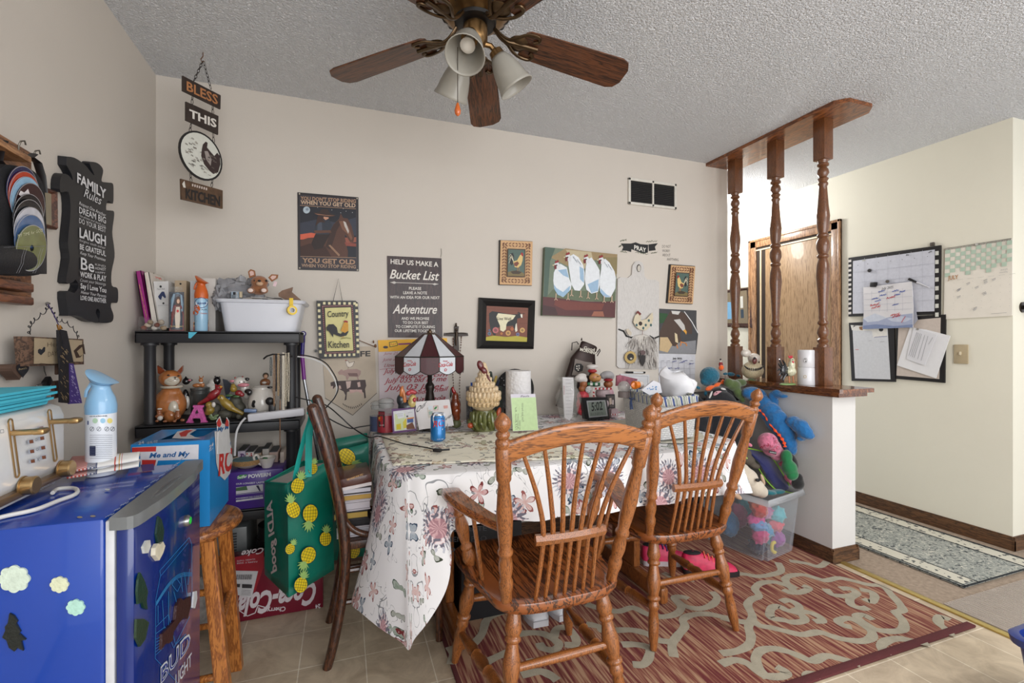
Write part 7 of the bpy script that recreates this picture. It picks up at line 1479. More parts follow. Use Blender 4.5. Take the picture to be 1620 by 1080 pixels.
# lamp
t=thing('table_lamp','stained glass style lamp with maroon and white panels and red script lettering','table lamp'); LC=onY(680,600,2.36); LX,LY=LC.x,2.36; dL=(LX*math.sin(YAW)+LY*math.cos(YAW)); zz=lambda v: 1.177+(540-v)*dL/FPX
z0,z1,z2,z3=zz(529),zz(563),zz(584),zz(590); R1=54.0*dL/FPX; N_=12; az0=math.atan2(-LY,-LX)
def lp(i,r,z): a=az0+(i-.5)*2*math.pi/N_; return Vector((LX+r*math.cos(a),LY+r*math.sin(a),z))
MR=C(64,12,22,.45,coat=.1,var=.3,vs=200); WP=C(206,210,216,.25,coat=.3,var=.03); lead=MB()
red=Paint(None,0)
for i in range(N_):
    m=MR if i % 2 == 0 else WP
    mb=MB(); mb.poly([lp(i,R1*.20,z0),lp(i+1,R1*.20,z0),lp(i+1,R1,z1),lp(i,R1,z1)]); 
    a,b=lp(i,R1,z1),lp(i+1,R1,z1); lo=[]
    for j in range(9): s=j/8; q=a.lerp(b,s); q.z=z2-(z2-z3)*(-1)*math.sin(math.pi*s)*1.2 if False else z2-.018*math.sin(math.pi*s); lo.append(q)
    mb.poly([b,a]+lo); put('shade_panel',mb,m,t,smooth=0,solid=.002)
    lead.tube([lp(i,R1*.20,z0),lp(i,R1,z1),lp(i,R1,z2)],.0025,6); lead.tube([a,b],.0032,6); lead.tube(lo,.002,6)
put('lead_came',lead,C(52,50,46,.35,.7),t)
for i,(u0,u1,vb,v2) in {1: (815,905,602,594),-1: (594,672,600,594)}.items():
    i=i % N_; P0=lp(i,R1,z1).lerp(lp(i+1,R1,z1),.5); n=Vector((P0.x-LX,P0.y-LY,0)).normalized(); fp=plane(P0,n); 
    p=Paint(fp,.003); p.text((186,40,50),'Coca-Cola',*k((u0,vb),(u1,vb-8)),6.6,.35,.012,3); cx=(u0+u1)/2; p.text((186,40,50),'Drink',*k((cx-14,vb-34),(cx+14,vb-35)),1.8,0,.03); p.line((186,40,50),k((cx-6,vb+14),(cx,vb+10),(cx+8,vb+14),(cx+4,vb+24),(cx-5,vb+26),(cx-6,vb+14)),.8); p.done('lettering',t)
mb=MB(); mb.lathe((LX,LY,z0-.004),(LX,LY,z0+.030),[(0,R1*.22),(.2,R1*.2),(.4,.012),(.6,.012),(.75,.007),(1,.002)],20); put('finial_cap',mb,C(92,74,56,.35,.7),t)
mb=MB(); H_=z0-TT; mb.lathe((LX,LY,TT+.001),(LX,LY,z0-.006),[(0,.060),(.03,.058),(.06,.045),(.10,.028),(.14,.030),(.18,.024),(.3,.026),(.40,.018),(.44,.024),(.47,.022),(.5,.012),(1,.008)],24); put('lamp_base',mb,C(44,36,32,.35,.5,.15),t,smooth=50)
mb=MB(); mb.ball((LX,LY,z0-.07),(.028,.028,.038)); put('bulb',mb,C(230,226,214,.3),t)
# roosters behind the calendar
k6=K(6.23,580,560)
def rooster(label,parts,sc=1):
    t=thing('rooster_figurine',label,'figurine')
    for nm,m,balls,rm in parts:
        mb=MB()
        for (u,v,Y,rx,rz_,*rest) in balls: q=onY(*k6((u,v))[0],Y); mb.ball(q,(rx,rest[1] if len(rest) > 1 else min(rx,rz_),rz_),R3(0,0,rest[0]) if rest else None,14,10)
        put(nm,mb,m,t,remesh=rm)
    return t
rooster('black and orange rooster figurine with red comb behind the desk calendar',(('body',C(40,44,50,.3,coat=.5,var=.4,vs=60),((340,450,2.28,.022,.030),(400,520,2.28,.045,.035),(400,600,2.28,.04,.04),(400,680,2.28,.04,.035)),.004),('tail_feathers',C(186,110,56,.3,coat=.4,var=.3,vs=60),((345,370,2.27,.010,.03,.15),(372,430,2.265,.010,.04,-.1)),.003),('neck',C(196,176,110,.3,coat=.4,var=.3,vs=80),((455,440,2.26,.018,.022),(445,480,2.26,.020,.026)),.003),('comb',C(176,60,66,.3,coat=.4),((410,385,2.255,.012,.012),(440,368,2.255,.013,.012),(470,375,2.255,.012,.010),(470,450,2.245,.010,.012)),.003)))
rooster('glossy brown rooster figurine between the desk calendar and the rooster jar',(('body',C(120,54,28,.15,coat=.8,var=.3,vs=30),((875,500,2.34,.028,.040),(880,560,2.34,.026,.034),(875,420,2.34,.018,.026),(890,620,2.34,.018,.025)),.004),('comb',C(150,34,34,.2,coat=.6),((850,345,2.335,.008,.014),(862,370,2.335,.010,.012)),.003),('tail',C(26,30,26,.2,coat=.6),((832,380,2.35,.006,.028,.1),),0),('base',C(96,100,66,.5),((885,662,2.34,.024,.010,0,.02),(885,690,2.34,.026,.02,0,.022)),.003)))
# big cream rooster jar
t=thing('rooster_cookie_jar','large cream feathered ceramic rooster cookie jar standing on green leaves','cookie jar'); c=seat_on(767,681); Y=c.y+.02; c=Vector((c.x,Y,TT)); d_=(c.x*math.sin(YAW)+Y*math.cos(YAW)); zv=lambda v: 1.177-(v-540)*d_/FPX; s_=d_/FPX
CRM=C(212,188,152,.3,coat=.5,var=.22,vs=40)
mb=MB(); pr=[(650,12),(640,21),(630,25.5),(620,23),(608,16),(598,11),(588,8),(580,6),(575,4),(572,0)]
mb.lathe((c.x,Y,zv(650)),(c.x,Y,zv(572)),[((650-v)/78,r*s_) for v,r in pr],32); jb=put('body',mb,CRM,t,smooth=60)
mb=MB()
for j,v in enumerate((590,598,606,614,622)):     # scalloped feathers
    r=[8,11,15,20,24][j]*s_; n=12+j*3
    for i in range(n): a=2*math.pi*(i+.5*(j % 2))/n; mb.ball((c.x+r*math.cos(a),Y+r*math.sin(a),zv(v+3)),(.0035+r*.11,.0035+r*.11,.008+r*.2),R3(a,0,.28),8,6)
put('feathers',mb,CRM,t); mb=MB()
for j,v in enumerate((630,638)):
    r=(25.2,22.5)[j]*s_
    for i in range(22): a=2*math.pi*(i+.5*j)/22; mb.ball((c.x+r*math.cos(a),Y+r*math.sin(a),zv(v)),(.009,.009,.013),R3(a,0,.3),8,6)
put('breast_feathers',mb,C(206,176,132,.3,coat=.5,var=.3,vs=60),t)
mb=MB(); mb.ball((c.x-.020,Y-.012,zv(578)),(.017,.011,.028),R3(0,0,-.35)); mb.ball((c.x-.004,Y-.022,zv(586)),(.015,.011,.022),R3(0,0,-.6)); mb.ball((c.x+.016,Y-.03,zv(598)),(.007,.009,.024),R3(0,0,-.4)); mb.ball((c.x+.028,Y-.03,zv(610)),(.005,.009,.018),R3(0,0,-.4)); put('comb',mb,C(96,28,32,.3,coat=.5),t,remesh=.003)
mb=MB(); rr=random.Random(8)
for i in range(18): a=i*2*math.pi/18; mb.ball((c.x+.055*math.cos(a),Y+.050*math.sin(a),TT+.048+.01*(i % 2)),(.014,.012,.045),R3(a,0,.18*(-1)**i),8,8)
for i in range(12): a=i*2*math.pi/12+.2; mb.ball((c.x+.066*math.cos(a),Y+.060*math.sin(a),TT+.030),(.013,.010,.028),R3(a,.4,.5),8,8)
mb.cone((c.x,Y,TT+.001),(c.x,Y,TT+.10),.055,.05,20); put('leaf_base',mb,C(96,100,48,.3,coat=.5,var=.3,vs=40),t)
mb=MB(); mb.ball((c.x-.072,Y-.02,TT+.03),(.016,.014,.014)); mb.ball((c.x+.075,Y-.01,TT+.085),(.012,.010,.026),R3(0,0,.3)); put('orange_flower',mb,C(186,82,46,.3,coat=.5),t)
# utensil pot, pens
t=thing('pen_cup','clear grey cup holding a blue pen left of the rooster jar','cup'); q=onY(746,640,2.42); mb=MB(); mb.lathe((q.x,2.42,TT+.001),(q.x,2.42,onY(746,611,2.42).z),[(0,.028),(1,.031),(1,.028),(.05,.026),(.05,0)],24,caps=False); put('cup',mb,glass(120,126,132,.1,.6),t)
mb=MB(); mb.cone((q.x,2.42,TT+.03),onY(746,605,2.40),.005,n=8); single('pen',mb,C(40,90,180,.3),'blue and white pen in the grey cup','pen')
t=thing('utensil_crock','dark crock behind the rooster jar','crock'); q=onY(781,640,2.47); mb=MB(); mb.lathe((q.x,2.47,TT+.001),(q.x,2.47,TT+.19),[(0,.045),(.5,.052),(1,.046)],24); put('crock',mb,C(40,52,46,.3,coat=.4),t)
for (u0,v0,u1,v1,c_,r_,lb) in ((776,590,780,622,(46,58,52),.010,'dark green handled utensil in the crock'),(785,596,778,620,(206,180,96),.007,'pale yellow handled utensil in the crock'),(789,602,782,622,(40,52,80),.006,'dark blue handled utensil in the crock')):
    mb=MB(); a=onY(u0,v0,2.46); b=onY(u1,v1,2.47); mb.tube([b+Vector((0,0,-.05)),b,a],r_,8); mb.ball(a,(r_,r_,r_)); single('utensil',mb,C(*c_,.4),lb,'utensil')
t=thing('speckled_plate','round black speckled enamel plate standing on edge behind the paper towels','plate'); q=onY(813,613,2.60); mb=MB(); rp=.118; zc_=TT+rp+.001+.02; mb.lathe((q.x,2.60,q.z-.01),(q.x,2.585,q.z-.01),[(0,.09),(.4,.11),(1,.122),(.8,.10),(.5,.085),(.5,0)],40,caps=False)
p_=put('plate',mb,C(22,22,24,.2,coat=.6),t,smooth=50)
p=Paint(YP(2.588),.004); rr=random.Random(4)
for i in range(26): a=rr.uniform(0,6.28); r=30*math.sqrt(rr.random()); p.ell((190,190,190),813+r*math.cos(a),613+r*math.sin(a),.7,.5,n=5)
p.done('speckles',t); mb=MB(); mb.b2((q.x-.06,2.56,TT+.001),(q.x+.06,2.61,q.z-.125)); mb.b2((q.x-.06,2.56,q.z-.13),(q.x+.06,2.565,q.z-.115)); put('stand',mb,C(24,22,22,.5),t)
# paper towels
t=thing('paper_towel_roll','white roll of paper towels standing behind the green envelope','paper towels'); c=seat_on(820,681); c=onY(820,640,c.y+.075); ct=onY(820,586,c.y).z; mb=MB(); mb.lathe((c.x,c.y,TT+.001),(c.x,c.y,ct),[(0,.020),(0,.064),(.5,.0645),(1,.064),(1,.020),(0,.020)],40,caps=False); put('roll',mb,C(222,220,220,.85,var=.02,bump=.8,bs=75,kind='dots'),t,smooth=60)
mb=MB(); mb.cone((c.x,c.y,TT+.001),(c.x,c.y,ct-.002),.0195,n=20); put('core',mb,C(160,130,100,.9),t)
t=thing('greeting_envelope','pale green envelope with handwriting leaning on the paper towel roll','envelope'); b0=seat_on(830,683); f=plane((b0.x,b0.y,TT),(0,-1,.12)); k7=K(4.765,780,520)
slabp('envelope',f,(0,-1,.12),k7((132,492),(318,490),(342,764),(150,772)),.003,C(214,210,220,.6,var=.02),t); p=Paint(f,.0045); p.poly((188,214,160),k7((136,520),(322,516),(340,762),(150,770))); p.text((60,60,70),'Paula',*k7((208,516),(272,512)),3,.2,0)
# vertical handwriting
for s,L_,R_2,h_ in (('Tom Jean Iverson',(216,700),(216,560),3.6),('123 Birch Rd',(168,760),(166,590),2.6),('Anytown',(182,760),(184,640),2.6),('WI 54000',(196,760),(196,690),2.4)):
    p._c((50,50,56)); l=p.lift; p.mb.text(s,(lambda L_,R_2,h_,l: (lambda x,y: f(*(lambda q: (q[0]+y*h_,q[1]))((k7(L_)[0][0]+(k7(R_2)[0][0]-k7(L_)[0][0])*x,k7(L_)[0][1]+(k7(R_2)[0][1]-k7(L_)[0][1])*x)),l)))(L_,R_2,h_,l),.3,-.01)
p.done('handwriting',t)
# vase
t=thing('glass_vase','clear glass urn vase with flared rim holding folded papers','vase'); c=seat_on(899,669); c.y -= .06; c=seat_on(899,673); zt=onY(899,597,c.y).z; H=zt-TT
mb=MB(); mb.lathe((c.x,c.y,TT+.001),(c.x,c.y,zt),[(0,.045),(.04,.044),(.1,.034),(.3,.052),(.5,.066),(.62,.068),(.72,.055),(.80,.044),(.9,.046),(1,.060)],36,caps=False); put('vase',mb,glass(206,206,200,.03,.26),t,smooth=60,solid=.002)
t=thing('folded_papers','folded white papers standing in the glass vase','papers'); f=plane((c.x,c.y-.008,TT),(0,-1,0)); slabp('papers',f,(0,-1,0),k7((524,366),(606,368),(612,480),(600,660),(576,690),(540,670),(530,500)),.010,C(214,212,214,.6,var=.03),t,lift=-.012); p=Paint(f,.0006); rr=random.Random(9)
for i in range(11): y=385+i*26; p.scribble((140,138,146),*k7((548,y),(592,y)),.6,10,.4,i)
for i in range(5): p.rect((170,60,60),*k7((534,430+i*14))[0],*k7((538,438+i*14))[0])
p.text((80,80,86),'oloz',*k7((596,660),(612,628)),2.5,0,.01); p.done('print',t)
# milk can
t=thing('milk_can_decoration','dark brown metal milk can reading Good Morning, tilted against the wall','decoration'); k9=K(6.75,860,520); f=plane((0,2.56,0),(0,-1,0))
def mc(u,v): return f(*k9((u,v))[0])
ax0,ax1=mc(330,640),mc(490,160); A=ax1-ax0; ax0=ax0-A*((ax0.z-TT-.022)/A.z); A=ax1-ax0; s9=(mc(400,400)-mc(300,400)).length/100
mb=MB(); mb.lathe(ax0,ax1,[(0,130*s9),(.66,138*s9),(.70,142*s9),(.73,138*s9),(.90,88*s9),(.91,92*s9),(.985,92*s9),(1,80*s9)],36)
for v in mb.bm.verts: v.co.y=2.56+(v.co.y-2.56)*.35
put('can',mb,C(46,30,26,.4,.4,.15),t,smooth=40)
mb=MB(); mb.tube([mc(300,230),mc(305,150),mc(355,138),mc(372,165)],.003,6); mb.tube([mc(560,270),mc(600,215),mc(604,235),mc(572,290)],.003,6); put('handle',mb,C(40,30,28,.4,.5),t); mb=MB(); mb.cone(mc(405,125),mc(407,95),.006,.002); put('knob',mb,C(40,30,28,.4,.5),t)
p=Paint(plane((0,2.515,0),(0,-1,0)),.0); p.text((206,200,186),'Good',*k9((430,215),(548,240)),4.6,.1,.02,3); p.text((206,200,186),'MORNING',*k9((388,232),(572,280)),4.6,.1,.03,3); p.done('lettering',t)
p=Paint(plane((0,2.508,0),(0,-1,0)),.0); p.poly((116,106,98),k9((336,320),(440,350),(520,362),(480,500),(300,495),(316,440))); p.poly((22,20,20),k9((350,368),(400,372),(425,400),(415,450),(370,466),(330,440),(328,400)))
for x,y in ((355,400),(378,396),(356,424),(380,420),(370,440)): p.ell((206,200,190),*k9((x,y))[0],1.3,1.1,n=8)
p.done('label',t)
# gingerbread bakers
k9b=k9
def fig9(label,Y,parts):
    t=thing('baker_figurine',label,'figurine')
    for nm,m,balls,rm in parts:
        mb=MB()
        for (u,v,dy,rx,rz_,*rest) in balls: q=onY(*k9((u,v))[0],Y+dy); mb.ball(q,(rx,rest[0] if rest else min(rx,rz_),rz_),None,16,10)
        put(nm,mb,m,t,remesh=rm)
    return t
GB=C(156,92,50,.4,coat=.3,var=.15,vs=60); TAN=C(196,142,84,.35,coat=.4,var=.1); WH2=C(214,208,204,.4,var=.06); RED=C(166,32,42,.4,coat=.3); GRN=C(30,90,60,.35,coat=.4)
t=fig9('tan gingerbread baker figurine with white cap, tallest in the middle',2.42,(('head',TAN,((540,520,0,.032,.028),(575,525,-.005,.022,.022)),.004),('body',C(196,176,180,.4),((630,690,0,.045,.04),(630,790,0,.045,.05),(620,880,0,.04,.03)),.004),('cap',WH2,((520,400,0,.036,.012,.03),(515,415,0,.030,.012,.026)),.003),('cap_band',RED,((520,450,0,.028,.012,.026),),0),('scarf',GRN,((545,592,-.002,.042,.014,.034),),0),('cheek',C(206,130,150,.5),((540,518,-.030,.004,.004),),0),('eye',BLK,((576,508,-.030,.0026,.0034),(590,510,-.026,.0024,.003)),0)))
p=Paint(YP(2.383),.001); 
for i in range(6): p.rect((214,212,206) if i % 2 else (34,100,60),*k9((470+i*27,572+(i % 2)*4))[0],*k9((497+i*27,600+(i % 2)*4))[0])
for i in range(10): p.poly((176,34,44) if i % 2 else (222,216,214),k9((530+i*20,628),(550+i*20,630),(546+i*20,650),(526+i*20,648)))
for i in range(5): p.poly((176,34,44) if i % 2 else (222,216,214),k9((526,650+i*18),(544,654+i*18),(544,672+i*18),(526,668+i*18)))
p.line((90,50,40),k9((560,552),(580,566),(600,560)),.6); p.done('icing',t)
fig9('brown gingerbread figurine with white chef hat nearest the vase',2.38,(('head',GB,((425,590,0,.022,.026),(410,640,0,.02,.02)),.004),('hat',WH2,((390,530,0,.034,.022,.026),(430,545,0,.022,.02),(410,500,0,.03,.014)),.004),('body',C(190,60,70,.4,var=.4,vs=90),((420,720,0,.036,.034),(410,800,0,.034,.04),(410,870,0,.03,.03)),.004),('swirl_cookie',C(206,200,204,.4,var=.4,vs=120),((480,650,-.02,.020,.020,.008),),0)))
fig9('dark gingerbread figurine with puffy grey chef hat beside the basket',2.47,(('head',GB,((690,590,0,.030,.024),),0),('hat',C(170,168,170,.5),((680,490,0,.042,.024,.034),(640,500,0,.024,.020),(720,505,0,.022,.022)),.004),('hat_band',RED,((690,545,0,.030,.010,.026),),0),('body',C(190,150,160,.4,var=.2),((690,690,0,.035,.04),(690,800,0,.035,.05),(690,880,0,.03,.03)),.004),('eye',BLK,((665,570,-.028,.003,.003),(688,572,-.029,.003,.003)),0)))
# clock and little frame
t=thing('digital_clock','black digital desk clock showing 5:02 on its grey screen','clock'); f=plane((0,2.33,0),(0,-1,0)); slabp('case',f,(0,-1,0),k9((408,735),(670,730),(705,945),(705,965),(440,965)),.03,C(26,26,28,.3,coat=.3),t,lift=-.03); p=Paint(f,.0008); p.poly((160,162,164),k9((458,768),(660,760),(686,930),(486,950))); p.poly((120,130,122),k9((470,782),(648,774),(672,918),(494,934))); p.text((30,36,34),'5:02',*k9((512,878),(632,862)),13.5,-.1,.02); p.text((56,62,58),'SU 7-27 72',*k9((502,922),(636,912)),3.4,-.1,-.01); p.done('display',t)
mb=MB(); q=f(*k9((560,955))[0]); mb.b2((q.x-.06,2.30,TT+.001),(q.x+.04,2.345,max(TT+.006,q.z))); put('foot',mb,C(26,26,28,.4),t)
t=thing('photo_frame','small dark photo frame between the clock and the basket','picture'); f=plane((0,2.38,0),(0,-1,0)); slabp('frame',f,(0,-1,0),k9((662,700),(760,698),(766,846),(700,852)),.012,C(34,28,28,.4),t,lift=-.012); p=Paint(f,.0008); p.poly((84,74,70),k9((676,714),(750,712),(754,836),(708,838))); p.poly((196,176,160),k9((700,740),(724,736),(730,800),(706,810))); p.poly((206,190,190),k9((734,756),(748,760),(748,810),(732,806))); p.poly((180,158,160),k9((704,856),(772,850),(776,925),(720,930))); p.done('photograph',t); mb=MB(); q=f(*k9((735,850))[0]); mb.b2((q.x-.02,2.382,TT+.001),(q.x+.025,2.40,q.z)); put('easel_back',mb,C(170,150,152,.5),t)
t=thing('candy_box','small pink and red striped box under the little photo frame','box'); q=onY(*k9((745,890))[0],2.36); mb=MB(); mb.b2((q.x-.022,2.345,TT+.001),(q.x+.022,2.375,q.z+.02)); put('box',mb,C(190,166,172,.5),t); p=Paint(YP(2.345),.001); [p.rect((176,34,44) if i % 2 else (230,224,224),*k9((722+i*12,905))[0],*k9((734+i*12,922))[0]) for i in range(5)]; p.done('stripes',t)
# ---- wicker basket
def wicker():
    m,N,L,P=newmat('white_wicker'); P.inputs['Roughness'].default_value=.5; u=N.new('ShaderNodeUVMap')
    mp=N.new('ShaderNodeMapping'); mp.inputs['Scale'].default_value=(44,44,1); L.new(u.outputs[0],mp.inputs['Vector'])
    br=N.new('ShaderNodeTexBrick'); br.offset=.5; br.inputs['Scale'].default_value=1; br.inputs['Brick Width'].default_value=.9; br.inputs['Row Height'].default_value=.38; br.inputs['Mortar Size'].default_value=.06; br.inputs['Mortar Smooth'].default_value=1
    br.inputs['Color1'].default_value=lin((222,222,220)); br.inputs['Color2'].default_value=lin((206,206,206)); br.inputs['Mortar'].default_value=lin((150,148,146))
    L.new(mp.outputs[0],br.inputs['Vector']); L.new(br.outputs['Color'],P.inputs['Base Color'])
    b=N.new('ShaderNodeBump'); b.inputs['Strength'].default_value=.6; b.inputs['Distance'].default_value=.003; b.invert=True; L.new(br.outputs['Fac'],b.inputs['Height']); L.new(b.outputs[0],P.inputs['Normal']); return m
def stripe():
    m,N,L,P=newmat('striped_liner'); P.inputs['Roughness'].default_value=.9; u=N.new('ShaderNodeUVMap'); s=N.new('ShaderNodeSeparateXYZ'); L.new(u.outputs[0],s.inputs[0]); q=N.new('ShaderNodeMath'); q.operation='MULTIPLY'; q.inputs[1].default_value=22; L.new(s.outputs[0],q.inputs[0]); fr_=N.new('ShaderNodeMath'); fr_.operation='FRACT'; L.new(q.outputs[0],fr_.inputs[0])
    cr=N.new('ShaderNodeValToRGB'); cr.color_ramp.interpolation='CONSTANT'; e=cr.color_ramp.elements; e[0].position=0; e[0].color=lin((74,92,142)); e[1].position=.25; e[1].color=lin((206,206,198))
    for ps,c in ((.40,(96,120,96)),(.48,(206,206,198)),(.56,(52,66,60)),(.62,(214,212,204)),(.76,(130,146,130)),(.84,(212,210,204))): n=e.new(ps); n.color=lin(c)
    L.new(fr_.outputs[0],cr.inputs[0]); L.new(cr.outputs[0],P.inputs['Base Color']); return m
t=thing('wicker_basket','white wicker basket with blue and green striped fabric rim','basket'); zb=TT+.011; zr=.928
near=seat_on(1042,697,zb); lft=seat_on(979,668,zb); rgt=seat_on(1104,690,zb); e1=(lft-near); e2=(rgt-near); e2=e2.normalized()*.22; e1=e1.normalized()*.40
cN=near+e1*.5+e2*.5; hx_,hy_=e2/2,e1/2
def ring(z,k_,r=.18,n=6):
    o=[]
    for a,b,a0 in ((1,1,0),(-1,1,90),(-1,-1,180),(1,-1,270)):
        for i in range(n+1):
            an=rad(a0+90*i/n); x=a*(1-r)+r*math.cos(an); y=b*(1-r*.5)+r*.5*math.sin(an); p_=cN+hx_*x*k_+hy_*y*(1+(k_-1)*.5); o.append(Vector((p_.x,p_.y,z)))
    return o
def shell(z0,k0,z1,k1,m,nm,rows=2,ruffle=0):
    mb=MB(); uv=[]; R_=[]
    for j in range(rows):
        q=j/(rows-1); rg=ring(z0+(z1-z0)*q,k0+(k1-k0)*q); rg.append(rg[0].copy()); arc=0; row=[]
        for i,p_ in enumerate(rg):
            if i: arc += (p_-rg[i-1]).length
            w_=p_.copy()
            if ruffle: nrm=(p_-cN); nrm.z=0; w_ += nrm.normalized()*ruffle*math.sin(arc*160)*q; w_.z += ruffle*.8*math.cos(arc*160)*q
            row.append(mb.bm.verts.new(w_)); uv.append((arc,w_.z))
        R_.append(row)
    for a,b in zip(R_,R_[1:]):
        for i in range(len(a)-1): mb.bm.faces.new((a[i],a[i+1],b[i+1],b[i]))
    if z0 == zb: mb.bm.faces.new(R_[0][:-1][::-1])
    o=put(nm,mb,m,t,smooth=50,recalc=False,solid=.004); uvset(o,lambda co,i: uv[i]); return o
shell(zb,.92,zr-.010,1.06,wicker(),'woven_body',8); STM=stripe(); shell(zr-.034,1.075,zr+.006,1.10,STM,'fabric_rim',4,.0028); shell(zr+.006,1.09,zr-.03,1.0,STM,'inner_liner',2)
rm_=ring(zr+.004,1.08); rm_.append(rm_[0]); mb=MB(); mb.tube(rm_[:-1],.006,8,closed=True); o=put('rim_roll',mb,STM,t); uvset(o,lambda co,i: (math.atan2(co.y-cN.y,co.x-cN.x)*.13+co.z*.1,co.z))
q0=onZ(1009,632,zr-.02) ; q0=near.lerp(lft,.55); q0.z=zr-.03; nb=-e2.normalized(); mb=MB(); c_=q0+nb*.020
for a,b in ((.026,.012),(-.026,.010),(.010,-.050),(-.012,-.046)):
    ed_=e1.normalized()*a; mb.tube(spl([c_,c_+ed_*.6+Vector((0,0,b*.3))+nb*.004,c_+ed_+Vector((0,0,b))],4),.0035,6)
put('ribbon_bow',mb,C(84,104,150,.8,var=.3,vs=200),t)
mb=MB(); bt=ring(zr-.06,.98); mb.poly(bt); put('filler',mb,C(120,118,116,.9),t)
# basket contents
def inb(u,v,Y): return onY(u,v,Y)
Yb=cN.y
t=thing('pill_bottle','orange pill bottle with label lying in the wicker basket','bottle'); c=inb(1003,609,Yb-.02); mb=MB(); mb.lathe(c,c+Vector((.030,.01,0)),[(0,.019),(.5,.019),(.55,.0165),(1,.0165)],24); mb.lathe(c,c-Vector((.001,.002,0)),[(0,.012),(1,.012)],16); put('bottle',mb,C(222,120,26,.25,coat=.5),t); mb=MB(); mb.cone(c+Vector((.031,.01,0)),c+Vector((.050,.014,0)),.017,n=20); put('label',mb,C(206,196,190,.5),t)
mb=MB(); c=inb(1074,620,Yb-.02)
def bagf(i,j):
    a=2*math.pi*i; nz=noise.noise(Vector((math.cos(a)*1.6,math.sin(a)*1.6,j*2.4+5))); r=(.080+.012*math.sin(j*3))*(1+.30*nz+.07*math.sin(5*a+j*5))*(1 if j < .8 else 1-(j-.8)*1.9)
    return (c.x+r*math.cos(a)-.012*j,c.y+r*.8*math.sin(a),c.z-.03+j*(.130+.018*math.cos(a-2.6)+.010*math.sin(3*a)))
mb.grid(bagf,26,9,True)
single('white_bag',mb,C(226,226,230,.45,var=.02),'crumpled white paper bag rising from the wicker basket','bag',smooth=32,solid=.001)
t=thing('snow_globe','pale grey round ornament at the left end of the basket','ornament'); c=inb(987,612,Yb+.06); mb=MB(); mb.ball(c,.030); put('globe',mb,glass(190,186,184,.1,.75),t); mb=MB(); mb.cone(c-Vector((0,0,.05)),c-Vector((0,0,.022)),.028); put('base',mb,C(120,110,108,.5),t)
t=thing('tissue_packet','white packet with teal dots standing in the basket','packet'); f=plane((0,Yb-.06,0),(0,-1,0)); slabp('packet',f,(0,-1,0),k7((1120,462),(1210,390),(1260,410),(1275,480),(1180,500)),.012,C(214,214,220,.5,var=.02),t); p=Paint(f,.0135); rr=random.Random(6)
for i in range(12): p.poly((90,140,190),flower(*k7((1165+rr.random()*80,425+rr.random()*40))[0],.9,4))
p.done('dots',t)
mb=MB(); f=plane((0,Yb+.10,0),(0,-1,0)); mb.prism([f(*q) for q in k7((935,352),(960,348),(1090,378),(1075,430),(930,430))],(0,.01,0)); single('card_packet',mb,C(130,70,84,.5,var=.6,vs=50),'maroon and green patterned packet at the back of the basket','packet')
# ---- cables
t=thing('lamp_cable','black cable looping off the shelf and across the cream cloth','cable')
def cab(pts,r=.0028): mb=MB(); mb.tube(spl(pts,8),r,6); return mb
kc=K(5.4,440,500)
pts=[onY(*kc(q)[0],Y) for q,Y in (((150,690),2.30),((230,710),2.30),((350,735),2.28),((440,780),2.25),((540,865),2.22),((640,955),2.20))]+[onY(*kc(q)[0],2.10) for q in ((780,1035),)]+[onZ(u,v,TT+.008) for u,v in ((600,690),(640,702),(665,706),(690,711))]
put('cord',cab(pts),BLK,t); q=onZ(692,712,TT+.012); mb=MB(); mb.box(q,(.035,.020,.014),R3(-.6),.005); mb.tube([q,q+Vector((.05,.01,-.003))],.004,6); put('plug',mb,BLK,t)
for lb,pts,c_ in (('white and black paired cable looping from the shelf post in front of the pennant',((165,345),(230,352),(320,375),(400,420),(460,500),(492,570),(500,640),(470,710),(420,770),(375,820)),(206,206,206)),):
    t=thing('looped_cable',lb,'cable'); P_=[onY(*kc(q)[0],2.30) for q in pts]; put('pale_strand',cab(P_,.003),C(*c_,.4),t); P2_=[p_+Vector((.006,-.002,.008)) for p_ in P_]; put('dark_strand',cab(P2_,.003),BLK,t); P3_=P_[-1:]+[onY(*kc(q)[0],2.22) for q in ((430,870),(520,920),(620,958),(700,945),(800,930))]; put('lower_strand',cab(P3_,.0028),BLK,t)
# ---- stack of notebooks on the bentwood chair
kn=K(5.4,340,680); SB=.4395; f=plane((0,1.87,0),(0,-1,0)); rr=random.Random(12)
rows=[((1085,905),(1320,860),'white paper pad lowest on the bentwood chair seat',(206,206,214),False),((1110,830),(1335,790),'black folder low in the notebook pile',(34,32,34),False),((1120,775),(1350,735),'gold-edged black book in the notebook pile',(176,146,70),False),((1085,700),(1375,640),'thick white notebook pile layer with grey page edges',(196,190,196),False),((1085,622),(1385,580),'gold foil edged notebook under the brown planner',(186,150,74),False),((1050,545),(1400,505),'white notebook with black edge, second from the top of the pile',(206,204,212),False)]
x0=f(*kn((1060,800))[0]).x
zs=[SB+.0005,SB+.040,SB+.066,SB+.098,SB+.136,SB+.162,SB+.186]
for i,(a,b,lb,c_,_) in enumerate(rows):
    h_=zs[i+1]-zs[i]; ox=rr.uniform(-.008,.008); t=thing('notebook',lb,'notebook','notebooks piled on the bentwood chair'); R_=R3(rr.uniform(-.06,.06)); cx,cy=x0+.052+ox,1.955
    mb=MB(); mb.box((cx,cy,(zs[i]+zs[i+1])/2),(.118,.18,h_*.62),R_); put('pages',mb,C(*c_,.7,var=.1,vs=8),t); mb=MB()
    for s in (-1,1): mb.box((cx,cy,(zs[i]+zs[i+1])/2+s*h_*.42),(.122,.184,h_*.13),R_,.001)
    put('covers',mb,C(36,32,36,.5) if i in (1,2,5) else C(196,190,196,.5),t)
